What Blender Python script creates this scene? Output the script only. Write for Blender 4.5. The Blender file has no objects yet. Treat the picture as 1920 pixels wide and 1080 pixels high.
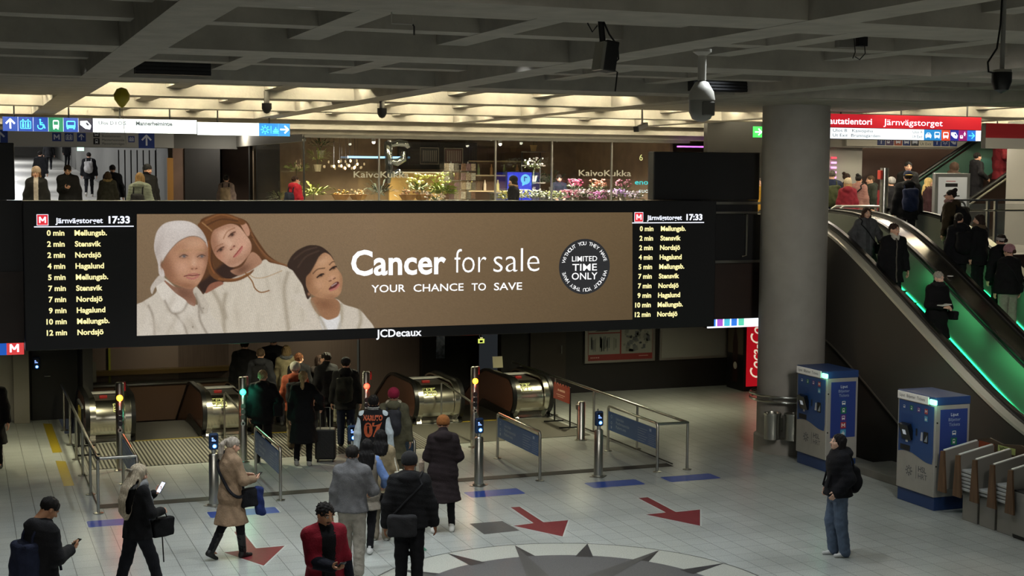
import bpy, math, random, time
import numpy as np
from mathutils import Vector, Matrix
from math import sin, cos, pi, radians, sqrt, atan2

SC = bpy.context.scene
COL = SC.collection
# ---------------------------------------------------------------- camera
CAM = Vector((0, 0, 5.3))
FPX = 2700.0                                   # focal length in pixels of a 1920 px wide frame
YAW, PIT, ROLL = radians(21), radians(4.5), radians(.38)
FWD = Vector((sin(YAW)*cos(PIT), cos(YAW)*cos(PIT), -sin(PIT)))
_r = Vector((cos(YAW), -sin(YAW), 0)); _u = _r.cross(FWD)
RT = _r*cos(ROLL) + _u*sin(ROLL); UP = -_r*sin(ROLL) + _u*cos(ROLL)
cam_data = bpy.data.cameras.new('camera')
cam_data.sensor_width = 36; cam_data.lens = 36*FPX/1920
cam_data.clip_start = .1; cam_data.clip_end = 400
cam = bpy.data.objects.new('camera', cam_data); COL.objects.link(cam)
cam.matrix_world = Matrix(((RT.x, UP.x, -FWD.x, CAM.x), (RT.y, UP.y, -FWD.y, CAM.y), (RT.z, UP.z, -FWD.z, CAM.z), (0, 0, 0, 1)))
SC.camera = cam
# ---------------------------------------------------------------- world, exposure
w = bpy.data.worlds.new('world'); SC.world = w; w.use_nodes = True
w.node_tree.nodes['Background'].inputs[0].default_value = (.8, .9, 1, 1)
w.node_tree.nodes['Background'].inputs[1].default_value = .02
SC.view_settings.view_transform = 'Standard'; SC.view_settings.look = 'None'
SC.view_settings.exposure = 0; SC.view_settings.gamma = 1
try: SC.view_settings.use_curve_mapping = False
except Exception: pass
SC.cycles.max_bounces = 6; SC.cycles.diffuse_bounces = 3; SC.cycles.glossy_bounces = 3
SC.cycles.transmission_bounces = 4; SC.cycles.transparent_max_bounces = 6
SC.cycles.sample_clamp_indirect = 4; SC.cycles.caustics_reflective = False; SC.cycles.caustics_refractive = False
# ---------------------------------------------------------------- hall lamps deep in the ceiling coffers, plus added bounce and fill spots
def lamp(kind, loc, watt, col, size=.3, cone=None, blend=.6, target=None, name='hall_and_bounce_spot'):
    d = bpy.data.lights.new(name, kind); d.energy = watt; d.color = col
    if kind == 'SPOT':
        d.spot_size = radians(cone); d.spot_blend = blend; d.shadow_soft_size = size
    elif kind == 'AREA':
        d.shape = 'DISK'; d.size = size
        if cone: d.spread = radians(cone)
    else: d.shadow_soft_size = size
    o = bpy.data.objects.new(name, d); o.location = loc
    if target is not None:
        o.rotation_euler = (Vector(target)-Vector(loc)).to_track_quat('-Z', 'Y').to_euler()
    COL.objects.link(o); return o
COOL = (.92, .98, 1.0); WARM = (1, .86, .5)
for x, y, p in ((2.78, 17.6, 740), (6.28, 17.6, 610), (4.53, 20.6, 450), (8.03, 20.6, 200), (1.0, 20.6, 280), (9.78, 17.6, 260), (4.53, 14, 380), (8.03, 13.9, 300),
                (11.5, 20.6, 90), (11.5, 15.4, 130), (0, 15.4, 260), (13.3, 17.6, 120)):
    lamp('SPOT', (x, y, 7.2), p, COOL, .12, 96, .7)
for x, y, p in ((-4, 8, 1600), (2.78, 8, 2300), (9.78, 8, 2000), (15, 9, 1050), (-2, 2, 1750), (6.28, 2, 2300), (13, 2, 1300), (18, 12, 450)):
    lamp('SPOT', (x, y, 7.2), p, (1, .96, .88), .12, 110, .7)  # unseen spots added so light bounced off the floor brightens the ceiling
for a, b, p, c_ in (((3, 8, 6.55), (8, 24, .5), 900, 44), ((9.5, 8, 6.55), (15, 24, 2.5), 1500, 40), ((-3, 8, 6.55), (2, 24, .5), 700, 44), ((11, 11.5, 6.55), (16.8, 22.5, 3.2), 1300, 44), ((13.6, 14.5, 6.55), (15.85, 20.0, 1.7), 500, 15)):
    lamp('SPOT', a, p, (1, .95, .87), .7, c_, .8, target=b, name='added_fill_spot')  # aimed spots added without fixtures to brighten column, people, escalators and deck edge
# ---------------------------------------------------------------- helpers
rnd = random.Random(7)
def lin(h):
    if isinstance(h, (tuple, list)): return tuple(h)
    c = [int(h[i:i+2], 16)/255 for i in (0, 2, 4)]
    return tuple(v/12.92 if v <= .04045 else ((v+.055)/1.055)**2.4 for v in c)
_MC = {}
def mat(col, rough=.6, metal=0, emit=0, bump=0, bs=40, var=0, vs=8, stretch=None, spec=.5, name='paint', alpha=1, trans=0):
    key = (str(col), rough, metal, emit, bump, bs, var, vs, str(stretch), spec, name, alpha, trans)
    if key in _MC: return _MC[key]
    m = bpy.data.materials.new(name); m.use_nodes = True
    nt = m.node_tree; N = nt.nodes; L = nt.links; b = N['Principled BSDF']
    c = lin(col)
    b.inputs['Base Color'].default_value = (*c, 1); b.inputs['Roughness'].default_value = rough
    b.inputs['Metallic'].default_value = metal; b.inputs['Specular IOR Level'].default_value = spec
    b.inputs['Alpha'].default_value = alpha
    if trans: b.inputs['Transmission Weight'].default_value = trans
    if emit:
        b.inputs['Emission Color'].default_value = (*c, 1); b.inputs['Emission Strength'].default_value = emit
    if bump or var:
        tc = N.new('ShaderNodeTexCoord'); mp = N.new('ShaderNodeMapping'); L.new(tc.outputs['Object'], mp.inputs[0])
        if stretch: mp.inputs['Scale'].default_value = stretch
        if var:
            nz = N.new('ShaderNodeTexNoise'); nz.inputs['Scale'].default_value = vs; nz.inputs['Detail'].default_value = 4
            L.new(mp.outputs[0], nz.inputs['Vector'])
            rp = N.new('ShaderNodeValToRGB'); L.new(nz.outputs[0], rp.inputs[0])
            rp.color_ramp.elements[0].position = .3; rp.color_ramp.elements[1].position = .7
            rp.color_ramp.elements[0].color = (*[v*(1-var) for v in c], 1)
            rp.color_ramp.elements[1].color = (*[min(1, v*(1+var)) for v in c], 1)
            L.new(rp.outputs[0], b.inputs['Base Color'])
        if bump:
            nb = N.new('ShaderNodeTexNoise'); nb.inputs['Scale'].default_value = bs; nb.inputs['Detail'].default_value = 3
            L.new(mp.outputs[0], nb.inputs['Vector'])
            bp = N.new('ShaderNodeBump'); bp.inputs['Strength'].default_value = bump; bp.inputs['Distance'].default_value = .02
            L.new(nb.outputs[0], bp.inputs['Height']); L.new(bp.outputs[0], b.inputs['Normal'])
    _MC[key] = m
    return m
def cloth(h, rough=.9): return mat(h, rough, bump=.35, bs=60, var=.18, vs=14, spec=.25, name='cloth')
def glow(h, s=1.0): return mat(h, .5, emit=s, name='lit_panel')
STEEL = mat('b9b8b0', .28, 1, bump=.04, bs=6, stretch=(1, 1, 30), name='brushed_steel')
CHROME = mat('c8c8c2', .14, 1, name='polished_steel')
BLACK = mat('101012', .5, name='black_paint'); RUBBER = mat('0c0c0c', .35, name='black_rubber')
def tilemat():
    m = bpy.data.materials.new('terrazzo_tiles'); m.use_nodes = True
    nt = m.node_tree; N = nt.nodes; L = nt.links; b = N['Principled BSDF']
    tc = N.new('ShaderNodeTexCoord')
    sx = N.new('ShaderNodeSeparateXYZ'); L.new(tc.outputs['Object'], sx.inputs[0])
    def M(op, a, b_):
        n = N.new('ShaderNodeMath'); n.operation = op
        for k, v in enumerate((a, b_)):
            if isinstance(v, (int, float)): n.inputs[k].default_value = v
            else: L.new(v, n.inputs[k])
        return n.outputs[0]
    gx_ = M('LESS_THAN', M('FRACT', M('DIVIDE', sx.outputs[0], .335), 0), .026); gy_ = M('MULTIPLY', M('LESS_THAN', M('FRACT', M('DIVIDE', sx.outputs[1], .335), 0), .03), .6)
    jo = M('MAXIMUM', gx_, gy_)
    wn = N.new('ShaderNodeTexWhiteNoise'); wn.noise_dimensions = '2D'; cv = N.new('ShaderNodeCombineXYZ'); L.new(M('FLOOR', M('DIVIDE', sx.outputs[0], .335), 0), cv.inputs[0]); L.new(M('FLOOR', M('DIVIDE', sx.outputs[1], .335), 0), cv.inputs[1]); L.new(cv.outputs[0], wn.inputs['Vector'])
    br = N.new('ShaderNodeMix'); br.data_type = 'RGBA'; L.new(wn.outputs['Value'], br.inputs['Factor']); br.inputs['A'].default_value = (.385, .405, .385, 1); br.inputs['B'].default_value = (.35, .37, .35, 1)
    bj = N.new('ShaderNodeMix'); bj.data_type = 'RGBA'; L.new(jo, bj.inputs['Factor']); L.new(br.outputs['Result'], bj.inputs['A']); bj.inputs['B'].default_value = (.09, .095, .09, 1)
    nz = N.new('ShaderNodeTexNoise'); nz.inputs['Scale'].default_value = 75; nz.inputs['Detail'].default_value = 5; L.new(tc.outputs['Object'], nz.inputs['Vector'])
    n2 = N.new('ShaderNodeTexNoise'); n2.inputs['Scale'].default_value = .7; n2.inputs['Detail'].default_value = 3; L.new(tc.outputs['Object'], n2.inputs['Vector'])
    mx = N.new('ShaderNodeMix'); mx.data_type = 'RGBA'; mx.blend_type = 'OVERLAY'; mx.inputs['Factor'].default_value = .8
    L.new(bj.outputs['Result'], mx.inputs['A']); L.new(nz.outputs[0], mx.inputs['B'])
    m2 = N.new('ShaderNodeMix'); m2.data_type = 'RGBA'; m2.blend_type = 'OVERLAY'; m2.inputs['Factor'].default_value = .35
    L.new(mx.outputs['Result'], m2.inputs['A']); L.new(n2.outputs[0], m2.inputs['B'])
    L.new(m2.outputs['Result'], b.inputs['Base Color'])
    b.inputs['Roughness'].default_value = .28; b.inputs['Specular IOR Level'].default_value = .35
    return m
def obj(name, me, parent=None):
    o = bpy.data.objects.new(name, me); COL.objects.link(o)
    if parent is not None: o.parent = parent
    return o
def tag(o, label, cat, group=None):
    o['label'] = label; o['category'] = cat
    if group: o['group'] = group
    return o
def thing(name, label, cat, loc=(0, 0, 0), rz=0, group=None):
    o = bpy.data.objects.new(name, None); COL.objects.link(o); o.empty_display_size = .1
    o.location = loc; o.rotation_euler = (0, 0, rz)
    return tag(o, label, cat, group)
def struct(o): o['kind'] = 'structure'; return o
def copy_tree(o, loc, label=None, group=None, rz=None):
    r = o.copy(); COL.objects.link(r); r.location = loc
    if rz is not None: r.rotation_euler = (0, 0, rz)
    if label: r['label'] = label
    if group: r['group'] = group
    for c in list(o.children):
        d = c.copy(); COL.objects.link(d); d.parent = r
        for g in list(c.children):
            e = g.copy(); COL.objects.link(e); e.parent = d
    return r
class MB:
    def __init__(s): s.v = []; s.f = []; s.m = []
    def add(s, vs, fs, mi=0):
        n = len(s.v); s.v += [tuple(v) for v in vs]
        for f in fs: s.f.append(tuple(i+n for i in f)); s.m.append(mi)
        return s
    def box(s, x0, x1, y0, y1, z0, z1, mi=0, M=None):
        vs = [(x, y, z) for z in (z0, z1) for y in (y0, y1) for x in (x0, x1)]
        if M is not None: vs = [M @ Vector(v) for v in vs]
        return s.add(vs, [(0, 2, 3, 1), (4, 5, 7, 6), (0, 1, 5, 4), (2, 6, 7, 3), (0, 4, 6, 2), (1, 3, 7, 5)], mi)
    def cyl(s, a, b, r0, r1=None, n=16, mi=0):
        a = Vector(a); b = Vector(b); r1 = r0 if r1 is None else r1
        d = (b-a).normalized(); u = d.orthogonal().normalized(); w_ = d.cross(u)
        vs = []
        for p, r in ((a, r0), (b, r1)):
            for i in range(n):
                t = 2*pi*i/n; vs.append(p+(u*cos(t)+w_*sin(t))*r)
        fs = [(i, (i+1) % n, n+(i+1) % n, n+i) for i in range(n)] + [tuple(range(n-1, -1, -1)), tuple(range(n, 2*n))]
        return s.add(vs, fs, mi)
    def tube(s, pts, r, n=8, mi=0, closed=False):
        P = [Vector(p) for p in pts]; k = len(P); vs = []; u = None
        R = r if isinstance(r, (list, tuple)) else [r]*k
        for i, p in enumerate(P):
            a = P[(i-1) % k] if (closed or i > 0) else p; b = P[(i+1) % k] if (closed or i < k-1) else p
            d = (b-a).normalized()
            u = d.orthogonal().normalized() if u is None else (u-d*u.dot(d)).normalized()
            w_ = d.cross(u)
            vs += [p+(u*cos(2*pi*j/n)+w_*sin(2*pi*j/n))*R[i] for j in range(n)]
        fs = []
        for i in range(k if closed else k-1):
            q = (i+1) % k
            fs += [(i*n+j, i*n+(j+1) % n, q*n+(j+1) % n, q*n+j) for j in range(n)]
        if not closed: fs += [tuple(range(n-1, -1, -1)), tuple(range((k-1)*n, k*n))]
        return s.add(vs, fs, mi)
    def lathe(s, prof, c=(0, 0, 0), n=24, mi=0):
        vs = [(c[0]+r*cos(2*pi*i/n), c[1]+r*sin(2*pi*i/n), c[2]+z) for r, z in prof for i in range(n)]
        fs = [(k*n+i, k*n+(i+1) % n, (k+1)*n+(i+1) % n, (k+1)*n+i) for k in range(len(prof)-1) for i in range(n)]
        if prof[0][0] > 1e-4: fs.append(tuple(range(n-1, -1, -1)))
        if prof[-1][0] > 1e-4: fs.append(tuple(range((len(prof)-1)*n, len(prof)*n)))
        return s.add(vs, fs, mi)
    def prism(s, poly, ax, a0, a1, mi=0):
        k = len(poly)
        g = {'x': lambda p, a: (a, p[0], p[1]), 'y': lambda p, a: (p[0], a, p[1]), 'z': lambda p, a: (p[0], p[1], a)}[ax]
        vs = [g(p, a0) for p in poly]+[g(p, a1) for p in poly]
        fs = [(i, (i+1) % k, k+(i+1) % k, k+i) for i in range(k)]+[tuple(range(k-1, -1, -1)), tuple(range(k, 2*k))]
        return s.add(vs, fs, mi)
    def ell(s, c, r, n=14, m=8, mi=0, M=None):
        r = (r, r, r) if not isinstance(r, (tuple, list)) else r
        vs = []
        for j in range(m+1):
            t = pi*j/m
            for i in range(n):
                q = 2*pi*i/n; v = Vector((r[0]*sin(t)*cos(q), r[1]*sin(t)*sin(q), -r[2]*cos(t)))
                if M is not None: v = M @ v
                vs.append(v+Vector(c))
        fs = [(j*n+i, j*n+(i+1) % n, (j+1)*n+(i+1) % n, (j+1)*n+i) for j in range(m) for i in range(n)]
        return s.add(vs, fs, mi)
    def sweep(s, path, x0, x1, th, mi=0):
        """ribbon of thickness th hung under a (y,z) path, between x0 and x1"""
        P = [Vector(p) for p in path]; inn = []
        for i, p in enumerate(P):
            d = (P[min(i+1, len(P)-1)]-P[max(i-1, 0)]).normalized(); inn.append(p+Vector((d.y, -d.x))*th)
        vs = [];
        for a, b in zip(P, inn): vs += [(x0, a.x, a.y), (x1, a.x, a.y), (x1, b.x, b.y), (x0, b.x, b.y)]
        k = len(P); fs = []
        for i in range(k-1):
            for j in range(4): fs.append((4*i+j, 4*i+(j+1) % 4, 4*i+4+(j+1) % 4, 4*i+4+j))
        fs += [(3, 2, 1, 0), (4*k-4, 4*k-3, 4*k-2, 4*k-1)]
        return s.add(vs, fs, mi)
    def build(s, name, mats, parent=None, bev=0, smooth=False):
        me = bpy.data.meshes.new(name); me.from_pydata(s.v, [], s.f)
        for m in (mats if isinstance(mats, (list, tuple)) else [mats]): me.materials.append(m)
        if len(me.materials) > 1: me.polygons.foreach_set('material_index', s.m)
        import bmesh
        bm = bmesh.new(); bm.from_mesh(me); bmesh.ops.recalc_face_normals(bm, faces=bm.faces); bm.to_mesh(me); bm.free()
        if smooth:
            me.polygons.foreach_set('use_smooth', [True]*len(me.polygons)); me.set_sharp_from_angle(angle=radians(40))
        me.update()
        o = obj(name, me, parent)
        if bev:
            b = o.modifiers.new('bevel', 'BEVEL'); b.width = bev; b.segments = 2; b.limit_method = 'ANGLE'; b.angle_limit = radians(40)
        return o
def at(px, py, X=None, Y=None, z=None):
    """point of the place seen at a pixel of the photograph, on the given wall, plane or floor"""
    d = FWD*FPX+RT*(px-960)+UP*(540-py)
    t = (z-CAM.z)/d.z if z is not None else (Y/d.y if Y is not None else X/d.x)
    return CAM+d*t
# ---- lettering
_CAPH = [None]
def text_mesh(s, bold=0, depth=0):
    cu = bpy.data.curves.new('lettering', 'FONT'); cu.body = s; cu.size = 1; cu.offset = bold; cu.extrude = depth
    cu.resolution_u = 3; cu.align_x = 'LEFT'
    o = bpy.data.objects.new('lettering', cu); COL.objects.link(o)
    dg = bpy.context.evaluated_depsgraph_get(); dg.update()
    me = bpy.data.meshes.new_from_object(o.evaluated_get(dg))
    bpy.data.objects.remove(o); bpy.data.curves.remove(cu)
    return me
def text(s, o, h, m, parent, w=None, align='L', ux=(1, 0, 0), uz=(0, 0, 1), bold=0, name='lettering', shear=0, mirror=False):
    """lettering with cap height h (and width w if given); o = left, centre or right end of its base line"""
    if _CAPH[0] is None:
        t = text_mesh('H'); _CAPH[0] = max(v.co.y for v in t.vertices); bpy.data.meshes.remove(t)
    me = text_mesh(s, bold)
    me.name = name
    k = h/_CAPH[0]
    co = np.empty(len(me.vertices)*3); me.vertices.foreach_get('co', co); co = co.reshape(-1, 3)
    x0, x1 = co[:, 0].min(), co[:, 0].max()
    kx = k if w is None else w/(x1-x0)
    xs = (co[:, 0]-x0)*kx; W = (x1-x0)*kx
    if align == 'C': xs = xs-W/2
    if align == 'R': xs = xs-W
    if mirror: xs = -xs
    zs = co[:, 1]*k; xs = xs+shear*zs
    out = np.array(o)[None]+xs[:, None]*np.array(ux)[None]+zs[:, None]*np.array(uz)[None]
    me.vertices.foreach_set('co', out.ravel()); me.materials.clear(); me.materials.append(m); me.update()
    return obj(name, me, parent)
class Flat:
    """flat graphics on a board: local plane origin O, directions ux, uz, each layer lifted a little along the normal"""
    def __init__(s, O, ux=(1, 0, 0), uz=(0, 0, 1), lift=.0015):
        s.O = Vector(O); s.ux = Vector(ux); s.uz = Vector(uz); s.n = s.ux.cross(s.uz); s.lift = lift; s.mb = MB(); s.mats = []
    def mi(s, m):
        if m not in s.mats: s.mats.append(m)
        return s.mats.index(m)
    def P(s, x, z, l): return s.O+s.ux*x+s.uz*z+s.n*(s.lift*l)
    def poly(s, pts, m, l=1):
        s.mb.add([s.P(x, z, l) for x, z in pts], [tuple(range(len(pts)))], s.mi(m))
    def rect(s, x0, x1, z0, z1, m, l=1): s.poly([(x0, z0), (x1, z0), (x1, z1), (x0, z1)], m, l)
    def rrect(s, x0, x1, z0, z1, r, m, l=1):
        pts = []
        for cx, cz, a in ((x1-r, z0+r, -90), (x1-r, z1-r, 0), (x0+r, z1-r, 90), (x0+r, z0+r, 180)):
            pts += [(cx+r*cos(radians(a+q)), cz+r*sin(radians(a+q))) for q in (0, 30, 60, 90)]
        s.poly(pts, m, l)
    def disc(s, x, z, r, m, l=1, n=24, rz=None): s.poly([(x+r*cos(2*pi*i/n), z+(rz or r)*sin(2*pi*i/n)) for i in range(n)], m, l)
    def ring(s, x, z, r, t, m, l=1, a0=0, a1=360, n=24):
        for i in range(n):
            a, b = radians(a0+(a1-a0)*i/n), radians(a0+(a1-a0)*(i+1)/n)
            s.poly([(x+r*cos(a), z+r*sin(a)), (x+r*cos(b), z+r*sin(b)), (x+(r-t)*cos(b), z+(r-t)*sin(b)), (x+(r-t)*cos(a), z+(r-t)*sin(a))], m, l)
    def bar(s, a, b, t, m, l=1):
        a = Vector(a); b = Vector(b); d = (b-a).normalized(); n = Vector((-d.y, d.x))*t/2
        s.poly([a-n, b-n, b+n, a+n], m, l)
    def icon(s, kind, x, z, e, bg, fg, l=1):
        """pictogram in a square of edge e whose lower left corner is x, z"""
        if bg: s.rect(x, x+e, z, z+e, bg, l)
        c, d = x+e/2, z+e/2; L = l+1; t = e*.09
        if kind in ('up', 'right', 'down', 'left'):
            q = {'up': 0, 'left': 90, 'down': 180, 'right': -90}[kind]
            R = lambda u, v: (c+e*(u*cos(radians(q))-v*sin(radians(q))), d+e*(u*sin(radians(q))+v*cos(radians(q))))
            s.bar(R(0, -.33), R(0, .31), e*.11, fg, L)
            s.bar(R(-.29, .02), R(.02, .35), e*.11, fg, L); s.bar(R(.29, .02), R(-.02, .35), e*.11, fg, L)
        elif kind in ('bus', 'tram', 'train'):
            w_, h = (.31, .29) if kind == 'bus' else ((.2, .32) if kind == 'tram' else (.27, .31))
            s.rrect(c-w_*e, c+w_*e, d-h*e*.8, d+h*e, e*.09, fg, L)
            s.rect(c-w_*e*.76, c+w_*e*.76, d-.02*e, d+h*e*.72, bg or fg, L+1)
            s.rect(c-w_*e*.9, c-w_*e*.5, d-h*e*1.05, d-h*e*.8, fg, L); s.rect(c+w_*e*.5, c+w_*e*.9, d-h*e*1.05, d-h*e*.8, fg, L)
        elif kind == 'car':
            s.rrect(c-.34*e, c+.34*e, d-.22*e, d+.04*e, e*.06, fg, L); s.poly([(c-.25*e, d+.02*e), (c+.25*e, d+.02*e), (c+.17*e, d+.2*e), (c-.17*e, d+.2*e)], fg, L)
            s.poly([(c-.17*e, d+.04*e), (c+.17*e, d+.04*e), (c+.12*e, d+.15*e), (c-.12*e, d+.15*e)], bg or fg, L+1)
            s.rect(c-.3*e, c-.2*e, d-.3*e, d-.2*e, fg, L); s.rect(c+.2*e, c+.3*e, d-.3*e, d-.2*e, fg, L)
        elif kind == 'fast':
            s.poly([(c-.38*e, d+.28*e), (c+.1*e, d+.3*e), (c+.38*e, d-.02*e), (c+.3*e, d-.3*e), (c-.02*e, d-.26*e), (c-.38*e, d+.02*e)], fg, L)
            s.poly([(c-.02*e, d+.18*e), (c+.12*e, d+.18*e), (c+.28*e, d-.02*e), (c+.08*e, d-.02*e)], bg or fg, L+1)
        elif kind == 'plane':
            s.rrect(c-.34*e, c, d-.28*e, d+.02*e, e*.06, fg, L); s.rect(c-.27*e, c-.07*e, d-.12*e, d-.02*e, bg, L+1)
            s.bar((c+.2*e, d-.02*e), (c+.2*e, d+.36*e), e*.07, fg, L); s.poly([(c+.03*e, d+.12*e), (c+.37*e, d+.12*e), (c+.2*e, d+.26*e)], fg, L); s.rect(c+.13*e, c+.27*e, d-.02*e, d+.03*e, fg, L)
        elif kind == 'lift':
            for a, b in (((-.34, -.3), (.34, -.3)), ((-.34, .2), (.34, .2)), ((-.34, -.3), (-.34, .2)), ((.34, -.3), (.34, .2)), ((0, -.3), (0, .2))):
                s.bar((c+a[0]*e, d+a[1]*e), (c+b[0]*e, d+b[1]*e), t*.6, fg, L)
            for q in (-.17, .17):
                s.disc(c+q*e, d+.09*e, .06*e, fg, L, 10); s.rect(c+(q-.07)*e, c+(q+.07)*e, d-.24*e, d+.02*e, fg, L)
                s.poly([(c+(q-.08)*e, d+.27*e), (c+(q+.08)*e, d+.27*e), (c+q*e, d+.37*e)], fg, L)
        elif kind == 'chair':
            s.disc(c-.04*e, d+.32*e, .07*e, fg, L, 10); s.bar((c-.04*e, d+.24*e), (c-.02*e, d-.04*e), t, fg, L); s.bar((c-.04*e, d-.02*e), (c+.2*e, d-.02*e), t, fg, L)
            s.bar((c+.18*e, d), (c+.28*e, d-.28*e), t, fg, L); s.ring(c-.02*e, d-.14*e, .22*e, .07*e, fg, L, 150, 400, 14); s.bar((c-.04*e, d+.12*e), (c+.14*e, d+.12*e), t*.7, fg, L)
        elif kind == 'sun':
            s.ring(c, d, .2*e, .06*e, fg, L, n=14)
            for i in range(8):
                a = pi*i/4; s.bar((c+.24*e*cos(a), d+.24*e*sin(a)), (c+.36*e*cos(a), d+.36*e*sin(a)), t, fg, L)
        elif kind == 'M':
            for a, b in (((-.26, -.3), (-.26, .3)), ((.26, -.3), (.26, .3)), ((-.26, .28), (0, -.1)), ((.26, .28), (0, -.1))):
                s.bar((c+a[0]*e, d+a[1]*e), (c+b[0]*e, d+b[1]*e), t*1.5, fg, L)
        elif kind == 'ferry':
            s.poly([(c-.34*e, d-.05*e), (c+.34*e, d-.05*e), (c+.22*e, d-.22*e), (c-.22*e, d-.22*e)], fg, L); s.rect(c-.18*e, c+.18*e, d, d+.1*e, fg, L); s.rect(c-.04*e, c+.04*e, d+.1*e, d+.3*e, fg, L)
            s.bar((c-.32*e, d-.3*e), (c+.32*e, d-.3*e), t*.6, fg, L)
    def build(s, name, parent=None): return s.mb.build(name, s.mats, parent)
# ---------------------------------------------------------------- floors, walls, slab
FL = 3.65                                            # upper floor level
CONC = mat('a7a297', .85, bump=.15, bs=25, var=.12, vs=3, name='concrete')
DARKW = mat('15120f', .55, var=.2, vs=3, name='dark_wall'); BROWNW = mat('2c1f19', .5, var=.15, vs=2, name='brown_cladding')
GREYW = mat('8a8a86', .6, var=.05, vs=2, name='grey_panel')
def S(name, m, *boxes, bev=0):
    mb = MB()
    for b in boxes: mb.box(*b)
    return struct(mb.build(name, m, bev=bev))
fl = MB(); fl.add([(-9, -6, 0), (26, -6, 0), (26, 30.2, 0), (-9, 30.2, 0), (-9, 30.2, 0), (1.9, 30.2, 0), (1.9, 34, 0), (-9, 34, 0), (11.9, 30.2, 0), (26, 30.2, 0), (26, 34, 0), (11.9, 34, 0)],
                  [(0, 1, 2, 3), (4, 5, 6, 7), (8, 9, 10, 11)])
struct(fl.build('floor', tilemat()))
FLU = mat('8d8a84', .35, var=.1, vs=20, name='upper_terrazzo')
S('floor_upper', FLU, (-9, 30, 24.9, 46, 2.51, FL), (15.75, 18.95, 24.3, 24.9, 3.3, FL))
rp = MB(); rp.add([(-3, 46, FL), (6.2, 46, FL), (6.2, 104, FL+2.7), (-3, 104, FL+2.7)], [(0, 1, 2, 3)])
struct(rp.build('floor_passage', mat('b9b6ae', .4, var=.12, vs=6, stretch=(1, 3, 1), name='passage_floor')))
S('trim_slab', BROWNW, (-9, 15.75, 24.78, 24.9, 2.5, FL+.02), (18.95, 26, 24.78, 24.9, 2.5, FL+.02))
S('trim_parapet', mat('17171a', .45, name='parapet_panel'), (-9, 14.7, 24.8, 24.88, FL+.02, 4.83))
# parapet and upper display backs
for x0, x1 in ((-1.2, .85), (12.35, 14.67)):
    o = MB().box(x0, x1, 24.7, 24.95, 4.835, 5.76).build('display_cabinet', BLACK, bev=.02)
    tag(o, 'black display cabinet seen from behind at the %s end of the parapet' % ('left' if x0 < 0 else 'right'), 'display')
# lower back walls
S('wall_back', DARKW, (12.0, 20, 31.95, 32.2, 0, 2.52), (1.2, 2.5, 32.1, 32.3, 0, 2.52))
S('wall_shutter', mat('9a958b', .55, var=.06, vs=2, name='light_wall'), (-6, 1.0, 32.0, 32.3, 0, 2.52))
S('wall_pier', mat('8f8a80', .6, name='pier'), (.98, 1.3, 31.75, 32.1, 0, 2.52), bev=.01)
S('baseboard_left', STEEL, (-6, .98, 31.97, 32, .02, .06))
def woodmat():
    m = bpy.data.materials.new('wood_panels'); m.use_nodes = True; nt = m.node_tree; N = nt.nodes; L = nt.links; b = N['Principled BSDF']
    tc = N.new('ShaderNodeTexCoord'); mp = N.new('ShaderNodeMapping'); mp.inputs['Scale'].default_value = (.85, 1, 0.001); L.new(tc.outputs['Object'], mp.inputs[0])
    wn = N.new('ShaderNodeTexWhiteNoise'); wn.noise_dimensions = '1D'; fl = N.new('ShaderNodeMath'); fl.operation = 'FLOOR'; sx = N.new('ShaderNodeSeparateXYZ')
    L.new(mp.outputs[0], sx.inputs[0]); L.new(sx.outputs[0], fl.inputs[0]); L.new(fl.outputs[0], wn.inputs['W'])
    m2 = N.new('ShaderNodeMapping'); m2.inputs['Scale'].default_value = (14, 1, .5); L.new(tc.outputs['Object'], m2.inputs[0])
    nz = N.new('ShaderNodeTexNoise'); nz.inputs['Scale'].default_value = 3; nz.inputs['Detail'].default_value = 6; L.new(m2.outputs[0], nz.inputs['Vector'])
    ad = N.new('ShaderNodeMath'); ad.operation = 'MULTIPLY_ADD'; L.new(nz.outputs[0], ad.inputs[0]); ad.inputs[1].default_value = .7; L.new(wn.outputs[0], ad.inputs[2])
    r = N.new('ShaderNodeValToRGB'); L.new(ad.outputs[0], r.inputs[0]); r.color_ramp.elements[0].color = (.045, .028, .024, 1); r.color_ramp.elements[1].color = (.17, .125, .108, 1); r.color_ramp.elements[1].position = 1.3
    L.new(r.outputs[0], b.inputs['Base Color']); b.inputs['Roughness'].default_value = .45
    return m
WOOD = woodmat()
S('wall_escalator', WOOD, (2.5, 10.6, 34, 34.2, -3.2, 2.52))
S('wall_dark', DARKW, (10.6, 12.1, 33.8, 34.2, -3.2, 2.52), (12.0, 12.1, 30.2, 34, -3.2, 0), (2.3, 2.5, 30.6, 34.2, -3.2, 2.52))
S('trim_ledge', mat('5a4726', .45, .4, name='brass_ledge'), (2.5, 5.9, 33.75, 34, .66, .76))
S('trim_rail', STEEL, (2.5, 5.9, 33.6, 34, .43, .47))
S('wall_ledge', mat('5a4232', .5, name='ledge_front'), (2.5, 5.9, 33.62, 34, -.4, .42))
S('ceiling_lower', mat('3a3a38', .8, name='slab_soffit'), (-9, 26, 24.9, 34.2, 2.5, 2.52))
S('wall_right', DARKW, (18.95, 19.1, 24.9, 32, 0, 2.5), (15.8, 16.0, 18, 24.9, 0, 0.05))
for x0, x1, lb in ((3.12, 3.17, 'yellow vertical strip on the wood wall behind the escalators'), (9.0, 9.04, 'grey vertical pole on the wood wall behind the escalators')):
    o = MB().box(x0, x1, 33.95, 34, -.2, 2.5).build('wall_strip', mat('8d8f2a' if x0 < 5 else '6d7078', .5, name='strip')); tag(o, lb, 'strip')
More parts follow.
